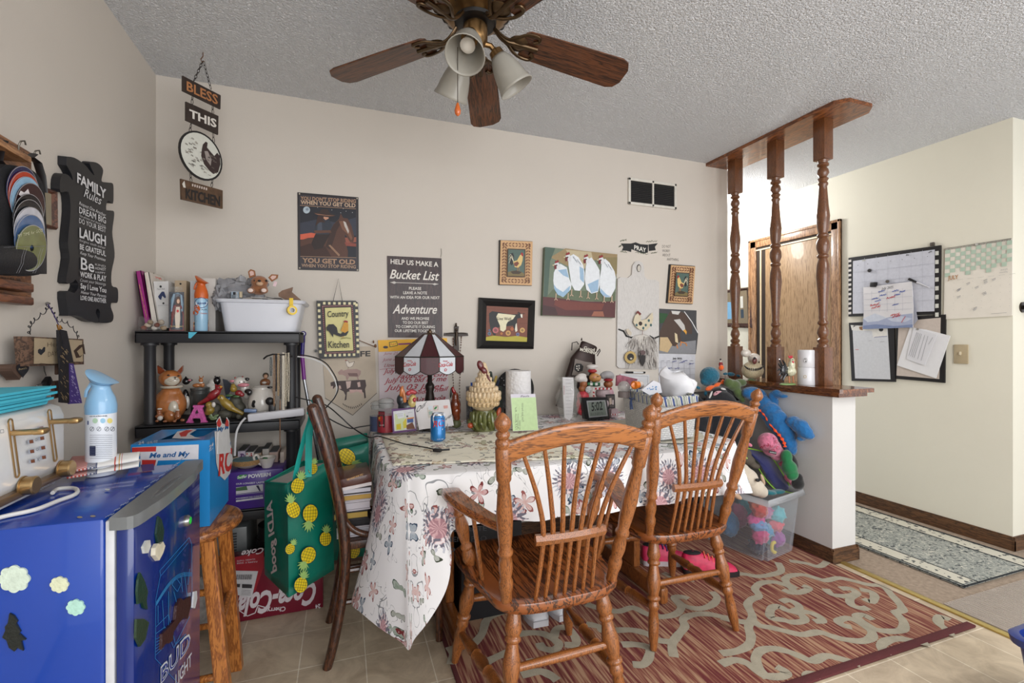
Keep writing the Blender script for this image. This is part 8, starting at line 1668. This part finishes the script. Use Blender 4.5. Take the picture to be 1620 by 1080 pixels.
t=thing('planner','brown leather planner with gold lettering on top of the notebook pile','notebook'); mb=MB(); cx,cy=x0+.052,1.95; R_=R3(.04,0,-.10); mb.box((cx,cy,SB+.212),(.124,.19,.036),R_,.006); put('cover',mb,C(76,36,26,.4,coat=.3,var=.12,bump=.3,bs=200),t); mb=MB(); mb.box((cx+.002,cy-.003,SB+.192),(.118,.186,.012),R_); put('pages',mb,C(214,206,206,.8),t)
p=Paint(plane((cx,cy-.096,0),(0,-1,0)),.0012); p.text((196,150,90),'THE WORD FOR YOU',*kn((1125,435),(1265,385)),2.8,0,.03); p.done('lettering',t)
# ---- shopping bags
def pine(p,cx,cy,s,ang=0,cut=1.0):
    ca,sa=math.cos(ang),math.sin(ang); R=lambda x,y: (cx+(x*ca-y*sa)*s,cy+(x*sa+y*ca)*s)
    p.poly((24,44,70),[R(10.8*math.cos(a),13.2*math.sin(a)) for a in [2*math.pi*i/18 for i in range(18)]]); p.poly((228,200,30),[R(10*math.cos(a),12.4*math.sin(a)) for a in [2*math.pi*i/18 for i in range(18)]])
    for j in range(-2,3):
        w_=9*math.sqrt(max(0,1-(j*4.5/12.4)**2)); p.line((52,60,40),[R(-w_,j*4.5+2),R(w_,j*4.5-2)],.55); x=j*3.7; h_=11*math.sqrt(max(0,1-(x/10)**2)); p.line((52,60,40),[R(x-1,-h_),R(x+1,h_)],.5)
    for a in (-1.1,-.7,-.3,0,.3,.7,1.1): L_=15-4*abs(a); p.poly((150,186,106),[R(-1.3*math.cos(a),-11-1.3*math.sin(a)),R(L_*.5*math.sin(a)-1.8,-12-L_*.5*math.cos(a)),R(L_*math.sin(a),-12-L_*math.cos(a)),R(L_*.5*math.sin(a)+1.8,-12-L_*.5*math.cos(a)),R(1.3*math.cos(a),-11+1.3*math.sin(a))])
TEAL=C(0,110,92,.45,coat=.15,var=.12,vs=8,bump=.6,bs=14); STRAP=C(30,166,156,.6)
t=thing('shopping_bag','green pineapple-print shopping bag hanging from the bentwood chair, facing the stool','bag')
n0,l0,r0=Vector((-.186,1.874,.248)),Vector((-.290,2.06,.262)),Vector((-.035,2.01,.262)); zt_=.640
nt,lt,rt=onY(455,765,1.93),onY(419,762,2.10),onY(523,728,2.05); b0_=l0+(r0-n0)*.95; bt_=lt+(rt-nt)*.9; bt_.z=.66
mb=MB()
def quadgrid(mb,a,b,c,d,nu=8,nv=12,bulge=0):
    n=(b-a).cross(d-a).normalized()
    mb.grid(lambda i,j: a.lerp(b,i).lerp(d.lerp(c,i),j)+n*bulge*math.sin(math.pi*i)*math.sin(math.pi*j)+n*.004*math.sin(i*9+j*7)*math.sin(math.pi*i)*math.sin(math.pi*j),nu,nv)
quadgrid(mb,n0,r0,rt,nt,bulge=.012); quadgrid(mb,l0,n0,nt,lt,bulge=-.006); quadgrid(mb,b0_,l0,lt,bt_); quadgrid(mb,r0,b0_,bt_,rt); mb.poly([n0,l0,b0_,r0])
bmesh.ops.remove_doubles(mb.bm,verts=mb.bm.verts,dist=.0008); put('bag',mb,TEAL,t,smooth=60,solid=.002)
mb=MB(); mb.tube([nt,lt,bt_,rt],.003,6,closed=True); put('top_hem',mb,C(0,130,110,.5),t)
nrm=(r0-n0).cross(nt-n0).normalized(); nrm=nrm if nrm.dot(EYE-n0) > 0 else -nrm; fF=plane((n0+nt)/2,nrm); p=Paint(fF,.0235,step=.00006)
for x,y,s_,a in ((471,768,1.0,.35),(464,806,1.05,-.25),(491,812,1.15,3.3),(488,878,1.1,3.6),(476,925,1.0,.3),(495,741,.7,.2),(459,868,.7,.5),(515,852,.9,.1)): pine(p,x,y,s_,a)
p.done('pineapple_print',t)
mb=MB(); q=(n0-l0).cross(nt-n0).normalized(); q=q if q.dot(EYE-n0) > 0 else -q; p=Paint(plane((n0+nt)/2,q),.012); 
p._c((206,190,190)); l=p.lift; p.mb.text('ALDI good',lambda x,y: p.f(424+x*8+y*8*.0-(y*9)+6,790+x*118,l),.3,.03,3); p.done('side_lettering',t)
sp=[(-.103,1.80,.885),]
for u0,u1 in ((468,482),(488,489)):
    mb=MB(); a=onY(u0,748 if u0 < 480 else 742,1.96)
    mb.tube(spl([a+Vector((0,0,-.03)),a,onY(u1,690,1.93),onY(493,655,1.90),Vector((-.125,1.90,.918))],5),.012,6,flat=.16); put('strap',mb,STRAP,t)
mb=MB(); mb.poly([nt+Vector((0,.006,-.006)),lt+Vector((.004,0,-.006)),bt_+Vector((0,-.004,-.02)),rt+Vector((-.004,0,-.006))]); put('white_contents',mb,C(190,186,182,.7,bump=1,bs=20),t)
t=thing('shopping_bag','green pineapple-print shopping bag hanging on the far side of the bentwood chair','bag')
a0,a1,a2,a3=Vector((-.06,2.19,.22)),Vector((.105,2.19,.22)),Vector((.12,2.34,.22)),Vector((-.08,2.34,.22)); up=[onY(522,716,2.19),onY(583,700,2.19),None,None]; up[2]=up[1]+Vector((.0,.13,.02)); up[3]=up[0]+Vector((-.01,.13,.03)); mb=MB()
for x,y in ((0,1),(1,2),(2,3),(3,0)): b_=(a0,a1,a2,a3); quadgrid(mb,b_[x],b_[y],up[y],up[x])
mb.poly([a3,a2,a1,a0]); bmesh.ops.remove_doubles(mb.bm,verts=mb.bm.verts,dist=.0008); put('bag',mb,TEAL,t,smooth=60,solid=.002); p=Paint(YP(2.19),.010,step=.00006)
for x,y,s_,a in ((549,722,1.15,2.3),(541,752,.9,-.3),(572,760,.9,.3),(560,872,.9,.4),(590,860,.8,.2)): pine(p,x,y,s_,a)
p.done('pineapple_print',t)
mb=MB(); mb.tube(spl([Vector((-.125,2.14,.93)),onY(508,660,2.16),onY(520,680,2.17)],5),.012,6,flat=.16); put('strap',mb,STRAP,t)
# ================================================================ TOYS, LEDGE, FLOOR
k=K(7.71,1080,560)   # close view of the toy heap top
k1=K(6.353,1120,620); kb=K(2.842,1080,540)
def plush(label,Y,parts,name='plush_toy',cat='plush toy',kk=k):
    t=thing(name,label,cat)
    for nm,m,balls,rm in parts:
        mb=MB()
        for (u,v,dy,rx,rz_,*rest) in balls:
            q=onY(*kk((u,v))[0],Y+dy); a=rest[0] if rest else 0; ry=rest[1] if len(rest) > 1 else min(rx,rz_)*.95; mb.ball(q,(rx,ry,rz_),R3(0,0,a),18,12)
        put(nm,mb,m,t,remesh=rm)
    return t
def PM(r,g,b,dots=0,bs=70): return C(r,g,b,.9,var=.14,vs=30,sheen=.5,bump=.9 if dots else .5,bs=bs if dots else 260,kind='dots' if dots else 'noise')
MINK=PM(14,92,116,1,75); MBLU=PM(18,100,160,1,60); ORP=PM(226,96,30,1,80)
# black tote under the heap
t=thing('storage_tote','black storage tote in the corner buried under plush toys','tote'); mb=MB(); mb.b2((1.76,2.33,.009),(2.36,2.60,.80),.02); put('tote',mb,C(20,20,24,.7,var=.1),t); mb=MB(); mb.b2((1.74,2.31,.80),(2.38,2.62,.83),.01); put('rim',mb,C(26,26,30,.6),t)
mb=MB(); crumple(mb,(2.02,2.26,.55),(.20,.08,.26),6,.3); mb.ball((1.98,2.27,.62),(.13,.08,.18)); mb.ball((2.16,2.24,.66),(.14,.10,.22)); mb.ball((2.05,2.22,.42),(.16,.10,.18)); single('dark_blanket',mb,C(14,15,22,.9,sheen=.2,bump=1,bs=18),'black fleece blanket slumped between the chair and the blue dinosaur','blanket',remesh=.01)
plush('teal nubby round plush with orange belly on top of the heap',2.36,(('body',MINK,((330,265,0,.064,.058),(300,330,0,.05,.03)),.006),('flipper',MINK,((190,410,-.01,.02,.010,.4),(280,480,-.03,.012,.016)),.004),('belly',ORP,((330,415,-.045,.036,.016,-.3),(420,375,-.045,.03,.014,-.4),(490,340,-.05,.012,.018)),.005),('fin',ORP,((470,165,-.01,.016,.018,.6),),0)))
plush('small teal fish plush right of the round teal one',2.44,(('body',MINK,((590,245,0,.034,.014,.1),(680,265,0,.022,.010,.2),(520,240,0,.02,.010)),.004),('face',C(140,130,120,.8),((540,280,-.02,.018,.010,.4),(530,300,-.02,.012,.010)),.004)))
plush('olive green plush hand-shaped toy draped over the heap',2.27,(('body',PM(74,92,46),((620,380,0,.050,.036,.2),(700,350,.01,.05,.026),(840,330,.01,.034,.018,.15),(680,480,-.01,.028,.045,-.7),(730,560,-.02,.018,.018),(560,350,0,.03,.03)),.006),))
plush('black and white cow plush with pink muzzle in the heap',2.29,(('head',PM(18,18,22),((440,470,0,.058,.038),(540,480,.02,.05,.036),(560,560,.04,.05,.03)),.006),('muzzle',PM(206,150,160),((430,485,-.05,.034,.018,-.2),),0),('ear',PM(206,204,200),((340,500,-.04,.006,.028,.5),(495,425,-.045,.020,.006,.2)),0),('nostril',BLK,((415,470,-.07,.003,.004),),0)))
# blue dinosaur lying against the low wall
def onW(u,v,gap): return onX(u,v,HX0-gap)
t=thing('plush_toy','large blue nubby dinosaur plush with an orange ridge, hanging head down by the low wall','plush toy')
for nm,balls,rm in (('body',((500,50,.050,.060,.055),(560,130,.055,.062,.06),(630,210,.060,.066,.066),(690,290,.062,.066,.070),(750,370,.058,.058,.064),(790,450,.05,.048,.054),(820,520,.045,.038,.048),(840,580,.035,.028,.034),(440,10,.07,.05,.04)),.008),
        ('arm',((665,100,.030,.022,.040),(660,40,.032,.026,.030),(690,5,.030,.020,.018),(755,40,.030,.026,.014),(715,30,.03,.02,.02)),.006),('leg',((860,300,.045,.040,.034),(920,340,.045,.050,.040),(970,400,.040,.044,.038),(1015,440,.035,.026,.020),(940,465,.035,.018,.016)),.006)):
    mb=MB()
    for u,v,gap,ry,rz_ in balls: mb.ball(onW(*k1((u,v))[0],gap+.004),(gap*.95,ry,rz_),None,18,12)
    put(nm,mb,MBLU,t,remesh=rm)
mb=MB(); pr=[onW(*k1(q)[0],.115) for q in ((515,180),(570,230),(620,310),(680,390),(730,450),(765,510),(775,555))]; mb.tube(spl(pr,6),[.008+.0045*math.sin(i*1.5) for i in range(37)],8,flat=.7); put('ridge',mb,C(226,78,30,.8),t)
plush('pink plush octopus with red squiggles lying on the navy toy',1.985,(('head',C(206,104,130,.9,var=.45,vs=55,bump=.5,bs=200,sheen=.4),((600,500,0,.058,.052),(640,560,0,.055,.05),(690,610,0,.040,.045)),.006),('leg',PM(206,110,132),((420,530,0,.020,.010,.5),(395,505,0,.010,.010),(780,690,-.01,.026,.018,-.3),(740,720,-.01,.018,.014),(800,870,-.01,.016,.030,-.8),(840,910,-.01,.014,.014)),.004)),kk=k1)
p=Paint(spherew(*onY(*k1((620,540))[0],1.985),.068),.001)
for i,(x,y) in enumerate(((510,490),(560,450),(600,470),(650,465),(560,530),(600,530),(640,540),(690,500),(700,560),(540,560),(660,590))): p.line((160,24,62),[(k1((x+12*math.cos(a+i),y+13*math.sin(a+i)))[0]) for a in [j*.8 for j in range(6)]],1.1)
o=p.done('squiggles',None); o.parent=[q for q in bpy.data.objects if q.get('label','').startswith('pink plush octopus')][0]
p=Paint(plane(onY(*k1((650,605))[0],1.915),(0,-1,0)),.0); p.poly((20,20,22),k1((612,584),(692,600),(686,630),(610,608))); p.text((206,206,206),'outward',*k1((622,606),(684,618)),2,0,.01); o=p.done('label_tag',None); o.parent=[q for q in bpy.data.objects if q.get('label','').startswith('pink plush octopus')][0]
# navy flat plush with lime piping
t=thing('plush_toy','navy stingray plush with lime green piping draped over the bin rim','plush toy'); f=plane((0,1.915,0),(0,-1,.25)); NV=PM(14,22,84)
out=spl([(x,y,0) for x,y in ((370,560),(480,580),(580,610),(650,670),(720,770),(780,870),(830,960),(860,1010),(780,1000),(690,985),(600,900),(530,800),(460,680),(400,610),(370,560))],3)
cx=sum(a.x for a in out)/len(out); cy=sum(a.y for a in out)/len(out); mb=MB(); cf_=mb.bm.verts.new(f(*k1((cx,cy))[0],.045)); cb_=mb.bm.verts.new(f(*k1((cx,cy))[0],-.03)); mids=[mb.bm.verts.new(f(*k1((cx+(a.x-cx)*.6,cy+(a.y-cy)*.6))[0],.036)) for a in out[:-1]]; ed=[mb.bm.verts.new(f(*k1((a.x,a.y))[0],0)) for a in out[:-1]]; n=len(ed)
for i in range(n): mb.bm.faces.new((ed[i],ed[(i+1) % n],mids[(i+1) % n],mids[i])); mb.bm.faces.new((mids[i],mids[(i+1) % n],cf_)); mb.bm.faces.new((ed[(i+1) % n],ed[i],cb_))
put('body',mb,NV,t,smooth=80); mb=MB(); mb.tube([v for v in [f(*k1((a.x,a.y))[0],.004) for a in out[:-1]]],.0035,6,closed=True); put('piping',mb,C(150,206,70,.7),t)
plush('green plush with black border beneath the navy stingray',1.975,(('body',PM(10,110,60),((790,650,-.05,.030,.04),(820,760,-.06,.040,.045,-.6),(850,830,-.07,.035,.03,-.6)),.006),('border',PM(10,12,14),((905,920,-.085,.034,.034),(915,870,-.085,.022,.03),(850,700,-.03,.026,.06,-.5)),.006)),kk=k1)
plush('grey-brown plush with lime strings behind the lamb',2.02,(('body',C(84,76,66,.9,bump=.8,bs=60),((400,680,0,.05,.03,.4),(470,740,-.01,.04,.018,.3),(390,610,0,.03,.024,.6)),.006),('strings',C(170,190,96,.8),((365,640,-.04,.014,.008,.4),(380,660,-.04,.014,.006,.4),(240,640,0,.02,.014)),0)),kk=k1)
t=plush('cream lamb plush head with black eyes resting on the bin rim',1.97,(('head',C(206,194,176,.95,bump=.5,bs=200,sheen=.3),((380,860,0,.075,.055,.3),(480,960,-.02,.05,.046),(540,1000,-.03,.034,.034),(330,800,.02,.05,.05)),.007),('eye',C(16,14,14,.3),((500,885,-.062,.015,.009,.2),(368,998,-.062,.012,.012)),0),('ear',C(196,166,140,.9),((550,880,.0,.010,.035,-.4),(290,1040,-.02,.04,.014,.6)),0)),kk=k1)
mb=MB(); mb.ball(onY(*k1((620,1010))[0],1.96),(.04,.03,.014),R3(0,0,.1)); mb.ball(onY(*k1((700,1000))[0],1.97),(.05,.03,.012)); single('plush_toy',mb,PM(20,110,120),'dark teal plush flap squeezed under the navy stingray at the bin rim','plush toy',remesh=.005)
# clear storage bin
A,B=Vector((2.095,1.872,0)),Vector((2.385,1.935,0)); e=(B-A).normalized(); g=Vector((-e.y,e.x,0)); W_,D_=.285,.36
t=thing('storage_bin','clear plastic storage bin packed with plush toys on the rug','bin'); GL=C(206,212,218,.12,0,0,alpha=.13,coat=.6)
def br_(z,k_): return [Vector((p.x,p.y,z)) for p in [A-e*k_-g*k_,A+e*(W_+k_)-g*k_,A+e*(W_+k_)+g*(D_+k_),A-e*k_+g*(D_+k_)]]
lv=[br_(.012,0),br_(.30,.016),br_(.33,.018)]; mb=MB(); V=[[mb.bm.verts.new(p) for p in r] for r in lv]
mb.bm.faces.new(V[0][::-1])
for a,b in zip(V,V[1:]):
    for i in range(4): mb.bm.faces.new((a[i],a[(i+1) % 4],b[(i+1) % 4],b[i]))
bmesh.ops.bevel(mb.bm,geom=[ed_ for ed_ in mb.bm.edges if abs((ed_.verts[0].co-ed_.verts[1].co).z) > .02],offset=.02,segments=4,affect='EDGES'); put('body',mb,GL,t,smooth=50,solid=.002)
mb=MB(); r0,r1=br_(.322,.020),br_(.352,.034); rr0=[mb.bm.verts.new(p) for p in r0]; rr1=[mb.bm.verts.new(p) for p in r1]; rr2=[mb.bm.verts.new(p+Vector((0,0,-.03))) for p in br_(.352,.042)]
for i in range(4): mb.bm.faces.new((rr0[i],rr0[(i+1) % 4],rr1[(i+1) % 4],rr1[i])); mb.bm.faces.new((rr1[i],rr1[(i+1) % 4],rr2[(i+1) % 4],rr2[i]))
put('rim',mb,C(206,210,214,.2,0,0,alpha=.38,coat=.5),t,solid=.003)
rr=random.Random(17)
INS=[((270,770),(196,70,60),'red plush piece near the bin rim on the left'),((330,740),(176,84,60),'rust plush in the upper left of the clear bin'),((390,760),(170,90,140),'mauve plush in the upper middle of the clear bin'),((470,770),(80,176,186),'large aqua plush in the upper right of the clear bin'),((300,830),(110,150,196),'light blue plush in the left of the clear bin'),((280,810),(206,90,150),'pink plush in the left of the clear bin'),((370,850),(60,130,170),'blue plush in the middle of the clear bin'),((440,820),(206,80,96),'coral plush right of centre in the clear bin'),((440,880),(50,140,156),'teal plush paw at the right of the clear bin'),((300,880),(190,70,120),'magenta plush low in the clear bin'),((280,960),(28,34,60),'navy plush at the bottom left of the clear bin'),((360,960),(50,100,110),'dark teal plush at the bottom of the clear bin'),((500,920),(150,70,150),'purple plush at the bottom right of the clear bin')]
for i,((x,y),c_,lb) in enumerate(INS):
    u,v=kb((x,y))[0]; fr0=plane(A+g*.06,g); q=fr0(u,v)
    s=max(.055,min(W_-.055,(q-A).dot(e))); q=A+e*s+g*(.062+.012*(i % 3)); z=max(.062,min(.285,onY(u,v,q.y).z)); mb=MB(); crumple(mb,(q.x,q.y,z),(.044,.038,.040),i,.5,26,18,3.5); single('plush_toy',mb,PM(*c_),lb,'plush toy',remesh=.006)
mb=MB(); q=A+e*.10+g*.012+Vector((0,0,.055)); mb.tube(spl([q+Vector((.01,-.0,.035)),q+Vector((-.008,0,.03)),q+Vector((-.012,0,0)),q+Vector((.004,.0,-.02)),q+Vector((.012,0,-.012))],4),.009,8); single('plush_toy',mb,C(206,186,50,.8),'yellow plush beak pressed against the front of the clear bin','plush toy')
for i in range(3):
    q=A+e*(.06+.085*i)+g*.25; mb=MB(); crumple(mb,(q.x,q.y,.12+.03*i),(.055,.06,.07),40+i,.2); single('plush_toy',mb,PM(*[(60,110,150),(150,80,110),(70,140,150)][i]),['blue plush at the back of the clear bin','rose plush at the back of the clear bin','sea green plush at the back of the clear bin'][i],'plush toy',remesh=.006)
# tiny figurine standing behind the teal toy
t=plush('tiny red and white figurine above the teal toy',2.50,(('body',C(150,30,36,.4),((465,125,0,.014,.020),(468,170,0,.014,.02)),.003),('head',C(206,196,186,.4),((463,90,0,.009,.012),),0),('hat',C(34,30,32,.4),((462,66,0,.006,.006),),0)),name='small_figurine',cat='figurine')
# ---- on the ledge
LZ=.9305
t=thing('fat_chicken_figurine','round speckled cream chicken ceramic with bonnet on the ledge','figurine'); kl=K(6.23,1140,560); c=onZ(*kl((310,255))[0],LZ); Y=c.y; SPK=C(196,182,150,.3,coat=.4,var=.2,vs=120)
def LQ(u,v,dy=0): return onY(*kl((u,v))[0],Y+dy)
c=LQ(315,150); mb=MB(); mb.ball((c.x,Y,LZ+.062),(.072,.058,.058)); put('body',mb,SPK,t); mb=MB(); h=LQ(330,40); mb.ball(h,(.040,.036,.032)); mb.ball(LQ(250,-10),(.034,.026,.026)); put('bonnet',mb,C(214,206,196,.3,coat=.4),t,remesh=.004)
mb=MB(); mb.ball(LQ(335,65,-.045),(.016,.012,.022)); put('face',mb,C(110,60,56,.3,coat=.4),t); mb=MB(); mb.ball(LQ(335,40,-.058),(.009,.004,.008)); put('beak',mb,BLK,t)
mb=MB()
for i in range(14): a=-2.6+i*.16+math.pi/2*0; x=330+95*math.sin(-1.2+i*.185); y=105+60*math.cos(-1.2+i*.185)*.8; mb.ball(LQ(x,y,-.058),(.0035,.003,.010),R3(0,0,(i-6.5)*.12))
put('feather_marks',mb,BLK,t); mb=MB()
for x in (285,345): mb.cone(LQ(x,235),Vector((LQ(x,235).x,Y,LZ)),.005,.010,8)
put('feet',mb,SPK,t)
t=thing('rooster_figurine','black-tailed painted rooster figurine on a green base on the ledge','figurine'); c=onZ(*kl((660,300))[0],LZ); Y=c.y
mb=MB(); mb.lathe((c.x,Y,LZ),(c.x,Y,LZ+.008),[(0,.052),(.6,.050),(1,.04)],20)
for v in mb.bm.verts: v.co.y=Y+(v.co.y-Y)*.6
put('base',mb,C(120,150,90,.5),t)
mb=MB(); mb.ball(LQ(690,170),(.034,.026,.028)); mb.ball(LQ(700,110),(.020,.018,.028)); mb.ball(LQ(705,60),(.014,.012,.014)); put('body',mb,C(214,200,170,.3,coat=.5,var=.35,vs=70),t,remesh=.003)
mb=MB()
for pts in (((650,170),(610,120),(580,50)),((650,180),(590,120),(570,90)),((650,190),(590,150),(565,160)),((655,200),(600,180),(575,210)),((655,205),(610,210),(590,245)),((655,160),(630,90),(610,60)),((640,200),(620,240),(615,265))): mb.tube(spl([LQ(*q) for q in pts],5),[.008-.0005*i for i in range(11)],8)
mb.ball(LQ(620,160),(.022,.012,.034)); put('tail',mb,C(22,24,28,.25,coat=.6),t)
mb=MB(); mb.ball(LQ(690,30),(.016,.006,.007)); mb.ball(LQ(712,82,-.01),(.006,.006,.010)); [mb.cone(LQ(x,28),LQ(x,10),.004,.001,8) for x in (672,688,704)]; put('comb',mb,C(190,40,60,.3),t); mb=MB(); mb.cone(LQ(722,62),LQ(738,66),.005,.001,8); put('beak',mb,C(206,160,60,.3),t)
mb=MB(); [mb.tube([LQ(x,215),LQ(x+5,262),Vector((LQ(x+8,285).x,Y,LZ+.008))],.004,6) for x in (672,712)]; put('legs',mb,C(176,110,70,.4),t); mb=MB(); mb.ball(LQ(712,55,-.012),.003); put('eye',mb,BLK,t)
t=thing('white_canister','white two-part cylindrical device beside the end post on the ledge','device'); c=onZ(*kl((848,300))[0],LZ); zt=onY(*kl((850,-42))[0],c.y).z; R_=.0445; mb=MB(); mb.lathe((c.x,c.y,LZ),(c.x,c.y,LZ+(zt-LZ)*.5),[(0,R_*1.02),(.05,R_*1.04),(.97,R_),(1,R_*.97)],36); put('lower_body',mb,C(214,214,218,.3,coat=.3,var=.01),t,smooth=40); mb=MB(); mb.lathe((c.x,c.y,LZ+(zt-LZ)*.505),(c.x,c.y,zt),[(0,R_*.97),(.03,R_),(.95,R_),(1,R_*.93)],36); put('upper_body',mb,C(214,214,218,.3,coat=.3,var=.01),t,smooth=40)
p=Paint(cylwall(c.x,c.y,R_*1.02),.0008); p.ell((190,170,130),*kl((832,222))[0],2.6,2.6,n=16); p.ell((214,214,216),*kl((832,222))[0],1.8,1.8,n=12); p.ell((150,150,152),*kl((836,62))[0],3.0,4.2,n=16); p.ell((206,206,208),*kl((836,62))[0],2.4,3.6,n=16); p.ell((60,60,60),*kl((834,50))[0],1.0,.9,n=8); p.ell((60,60,60),*kl((840,72))[0],1.0,1.2,n=8); p.done('markings',t)
# ---- shoes and under-table things
def shoe(name,label,toe,ang,L_,upper,sole,accent,group=None):
    t=thing(name,label,'shoe',group); Rm=Matrix.Translation(Vector((toe[0],toe[1],.009))) @ Matrix.Rotation(ang,4,'Z')
    st=[(0,.030,.030),(.08,.040,.045),(.25,.046,.058),(.45,.042,.075),(.62,.036,.095),(.80,.036,.105),(.95,.034,.100),(1,.026,.09)]
    def ringp(x,w_,h,z0=0): return [(w_*math.cos(a),x*L_,z0+max(0,h*math.sin(a))) for a in [math.pi*i/8 for i in range(9)]]
    mb=MB(); R_=[[mb.bm.verts.new(Rm @ Vector(p)) for p in ringp(x,w_,h-.02,.022)] for x,w_,h in st]
    for a,b in zip(R_,R_[1:]):
        for i in range(8): mb.bm.faces.new((a[i],a[i+1],b[i+1],b[i]))
    mb.bm.faces.new(R_[0]); mb.bm.faces.new(R_[-1][::-1]); put('upper',mb,upper,t,smooth=60)
    mb=MB(); o=[(w_*1.1,x*L_-(.008 if x == 0 else 0)) for x,w_,h in st]; o=o+[(-a,b) for a,b in o[::-1]]; mb.prism([Rm @ Vector((a,b,.0)) for a,b in o],(0,0,.024)); put('sole',mb,sole,t,smooth=60)
    mb=MB()
    for i in range(4): y=L_*(.36+.08*i); z=.062+.011*i; mb.tube([Rm @ Vector((-.026,y,z-.012)),Rm @ Vector((0,y,z+.010)),Rm @ Vector((.026,y,z-.012))],.003,6)
    put('laces',mb,accent,t); mb=MB(); mb.ball(Rm @ Vector((0,L_*.82,.098)),(.024,.045,.008),Rm.to_3x3() @ Matrix.Identity(3)); put('opening',mb,C(30,28,30,.8),t); return t
q=onZ(855,990,.009); shoe('sneaker','left white sneaker, toe towards us, under the armchair seat',(q.x,q.y),-.05,.25,C(206,206,210,.5,var=.04),C(196,196,200,.5),C(222,222,224,.6))
q=onZ(893,980,.009); shoe('sneaker','right white sneaker half hidden by the armchair leg',(q.x+.005,q.y),.05,.25,C(206,206,210,.5,var=.04),C(196,196,200,.5),C(222,222,224,.6))
q=onZ(1142,902,.009); shoe('running_shoe','pink and black running shoe on its side before the toy bin',(1.86,1.84),1.15,.26,C(206,40,84,.5,var=.2,vs=40),C(34,26,28,.6),C(226,110,80,.6)); shoe('running_shoe','pink running shoe with purple laces behind its darker twin',(1.73,2.01),1.25,.26,C(214,50,96,.5,var=.2,vs=40),C(214,206,210,.5),C(60,44,110,.6))
t=thing('cardboard_box','black printed box in the dark under the table','box'); mb=MB(); mb.b2((.46,1.90,.009),(.73,2.16,.40),.004); put('box',mb,C(24,24,28,.6),t); p=Paint(YP(1.90),.001)
for s_,y in (('CORPORATE',842),('CEMENT PRO',858),('FOCUS',874)): p.text((70,72,78),s_,(690,y),(770,y-3),8,0,.01)
p.done('lettering',t)
# blue bin at the right edge
t=thing('plastic_bin','dark blue plastic bin cut off by the right edge of the picture','bin'); a=onZ(1594,1000,.30); x0,y1=a.x,a.y; mb=MB(); R_=[]
for z,k_ in ((.002,.035),(.27,.006),(.275,-.008),(.297,-.012),(.30,-.006),(.30,.006),(.28,.012),(.02,.040)): R_.append([mb.bm.verts.new(p) for p in rrect(x0+k_+.0,x0+.36-k_,y1-.28+k_,y1-k_,.05,z,5)])
for a_,b_ in zip(R_,R_[1:]):
    for i in range(len(a_)): mb.bm.faces.new((a_[i],a_[(i+1) % len(a_)],b_[(i+1) % len(b_)],b_[i]))
mb.bm.faces.new(R_[0][::-1]); mb.bm.faces.new(R_[-1]); put('bin',mb,C(22,46,120,.3,coat=.3,var=.04),t,smooth=40)
# ---- give every thing its origin at its own base
bpy.context.view_layer.update()
def verts_of(o):
    out=[]
    for c in [o]+list(o.children_recursive):
        if c.type == 'MESH': out += [c.matrix_world @ Vector(b) for b in c.bound_box]
    return out
for o in [x for x in S.objects if x.type == 'EMPTY' and x.parent is None]:
    inv=o.matrix_world.inverted(); P_=[inv @ v for v in verts_of(o)]
    if not P_: continue
    d=Vector(((min(p.x for p in P_)+max(p.x for p in P_))/2,(min(p.y for p in P_)+max(p.y for p in P_))/2,min(p.z for p in P_)))
    o.location=o.matrix_world @ d
    for c in o.children: c.matrix_local=Matrix.Translation(-d) @ c.matrix_local
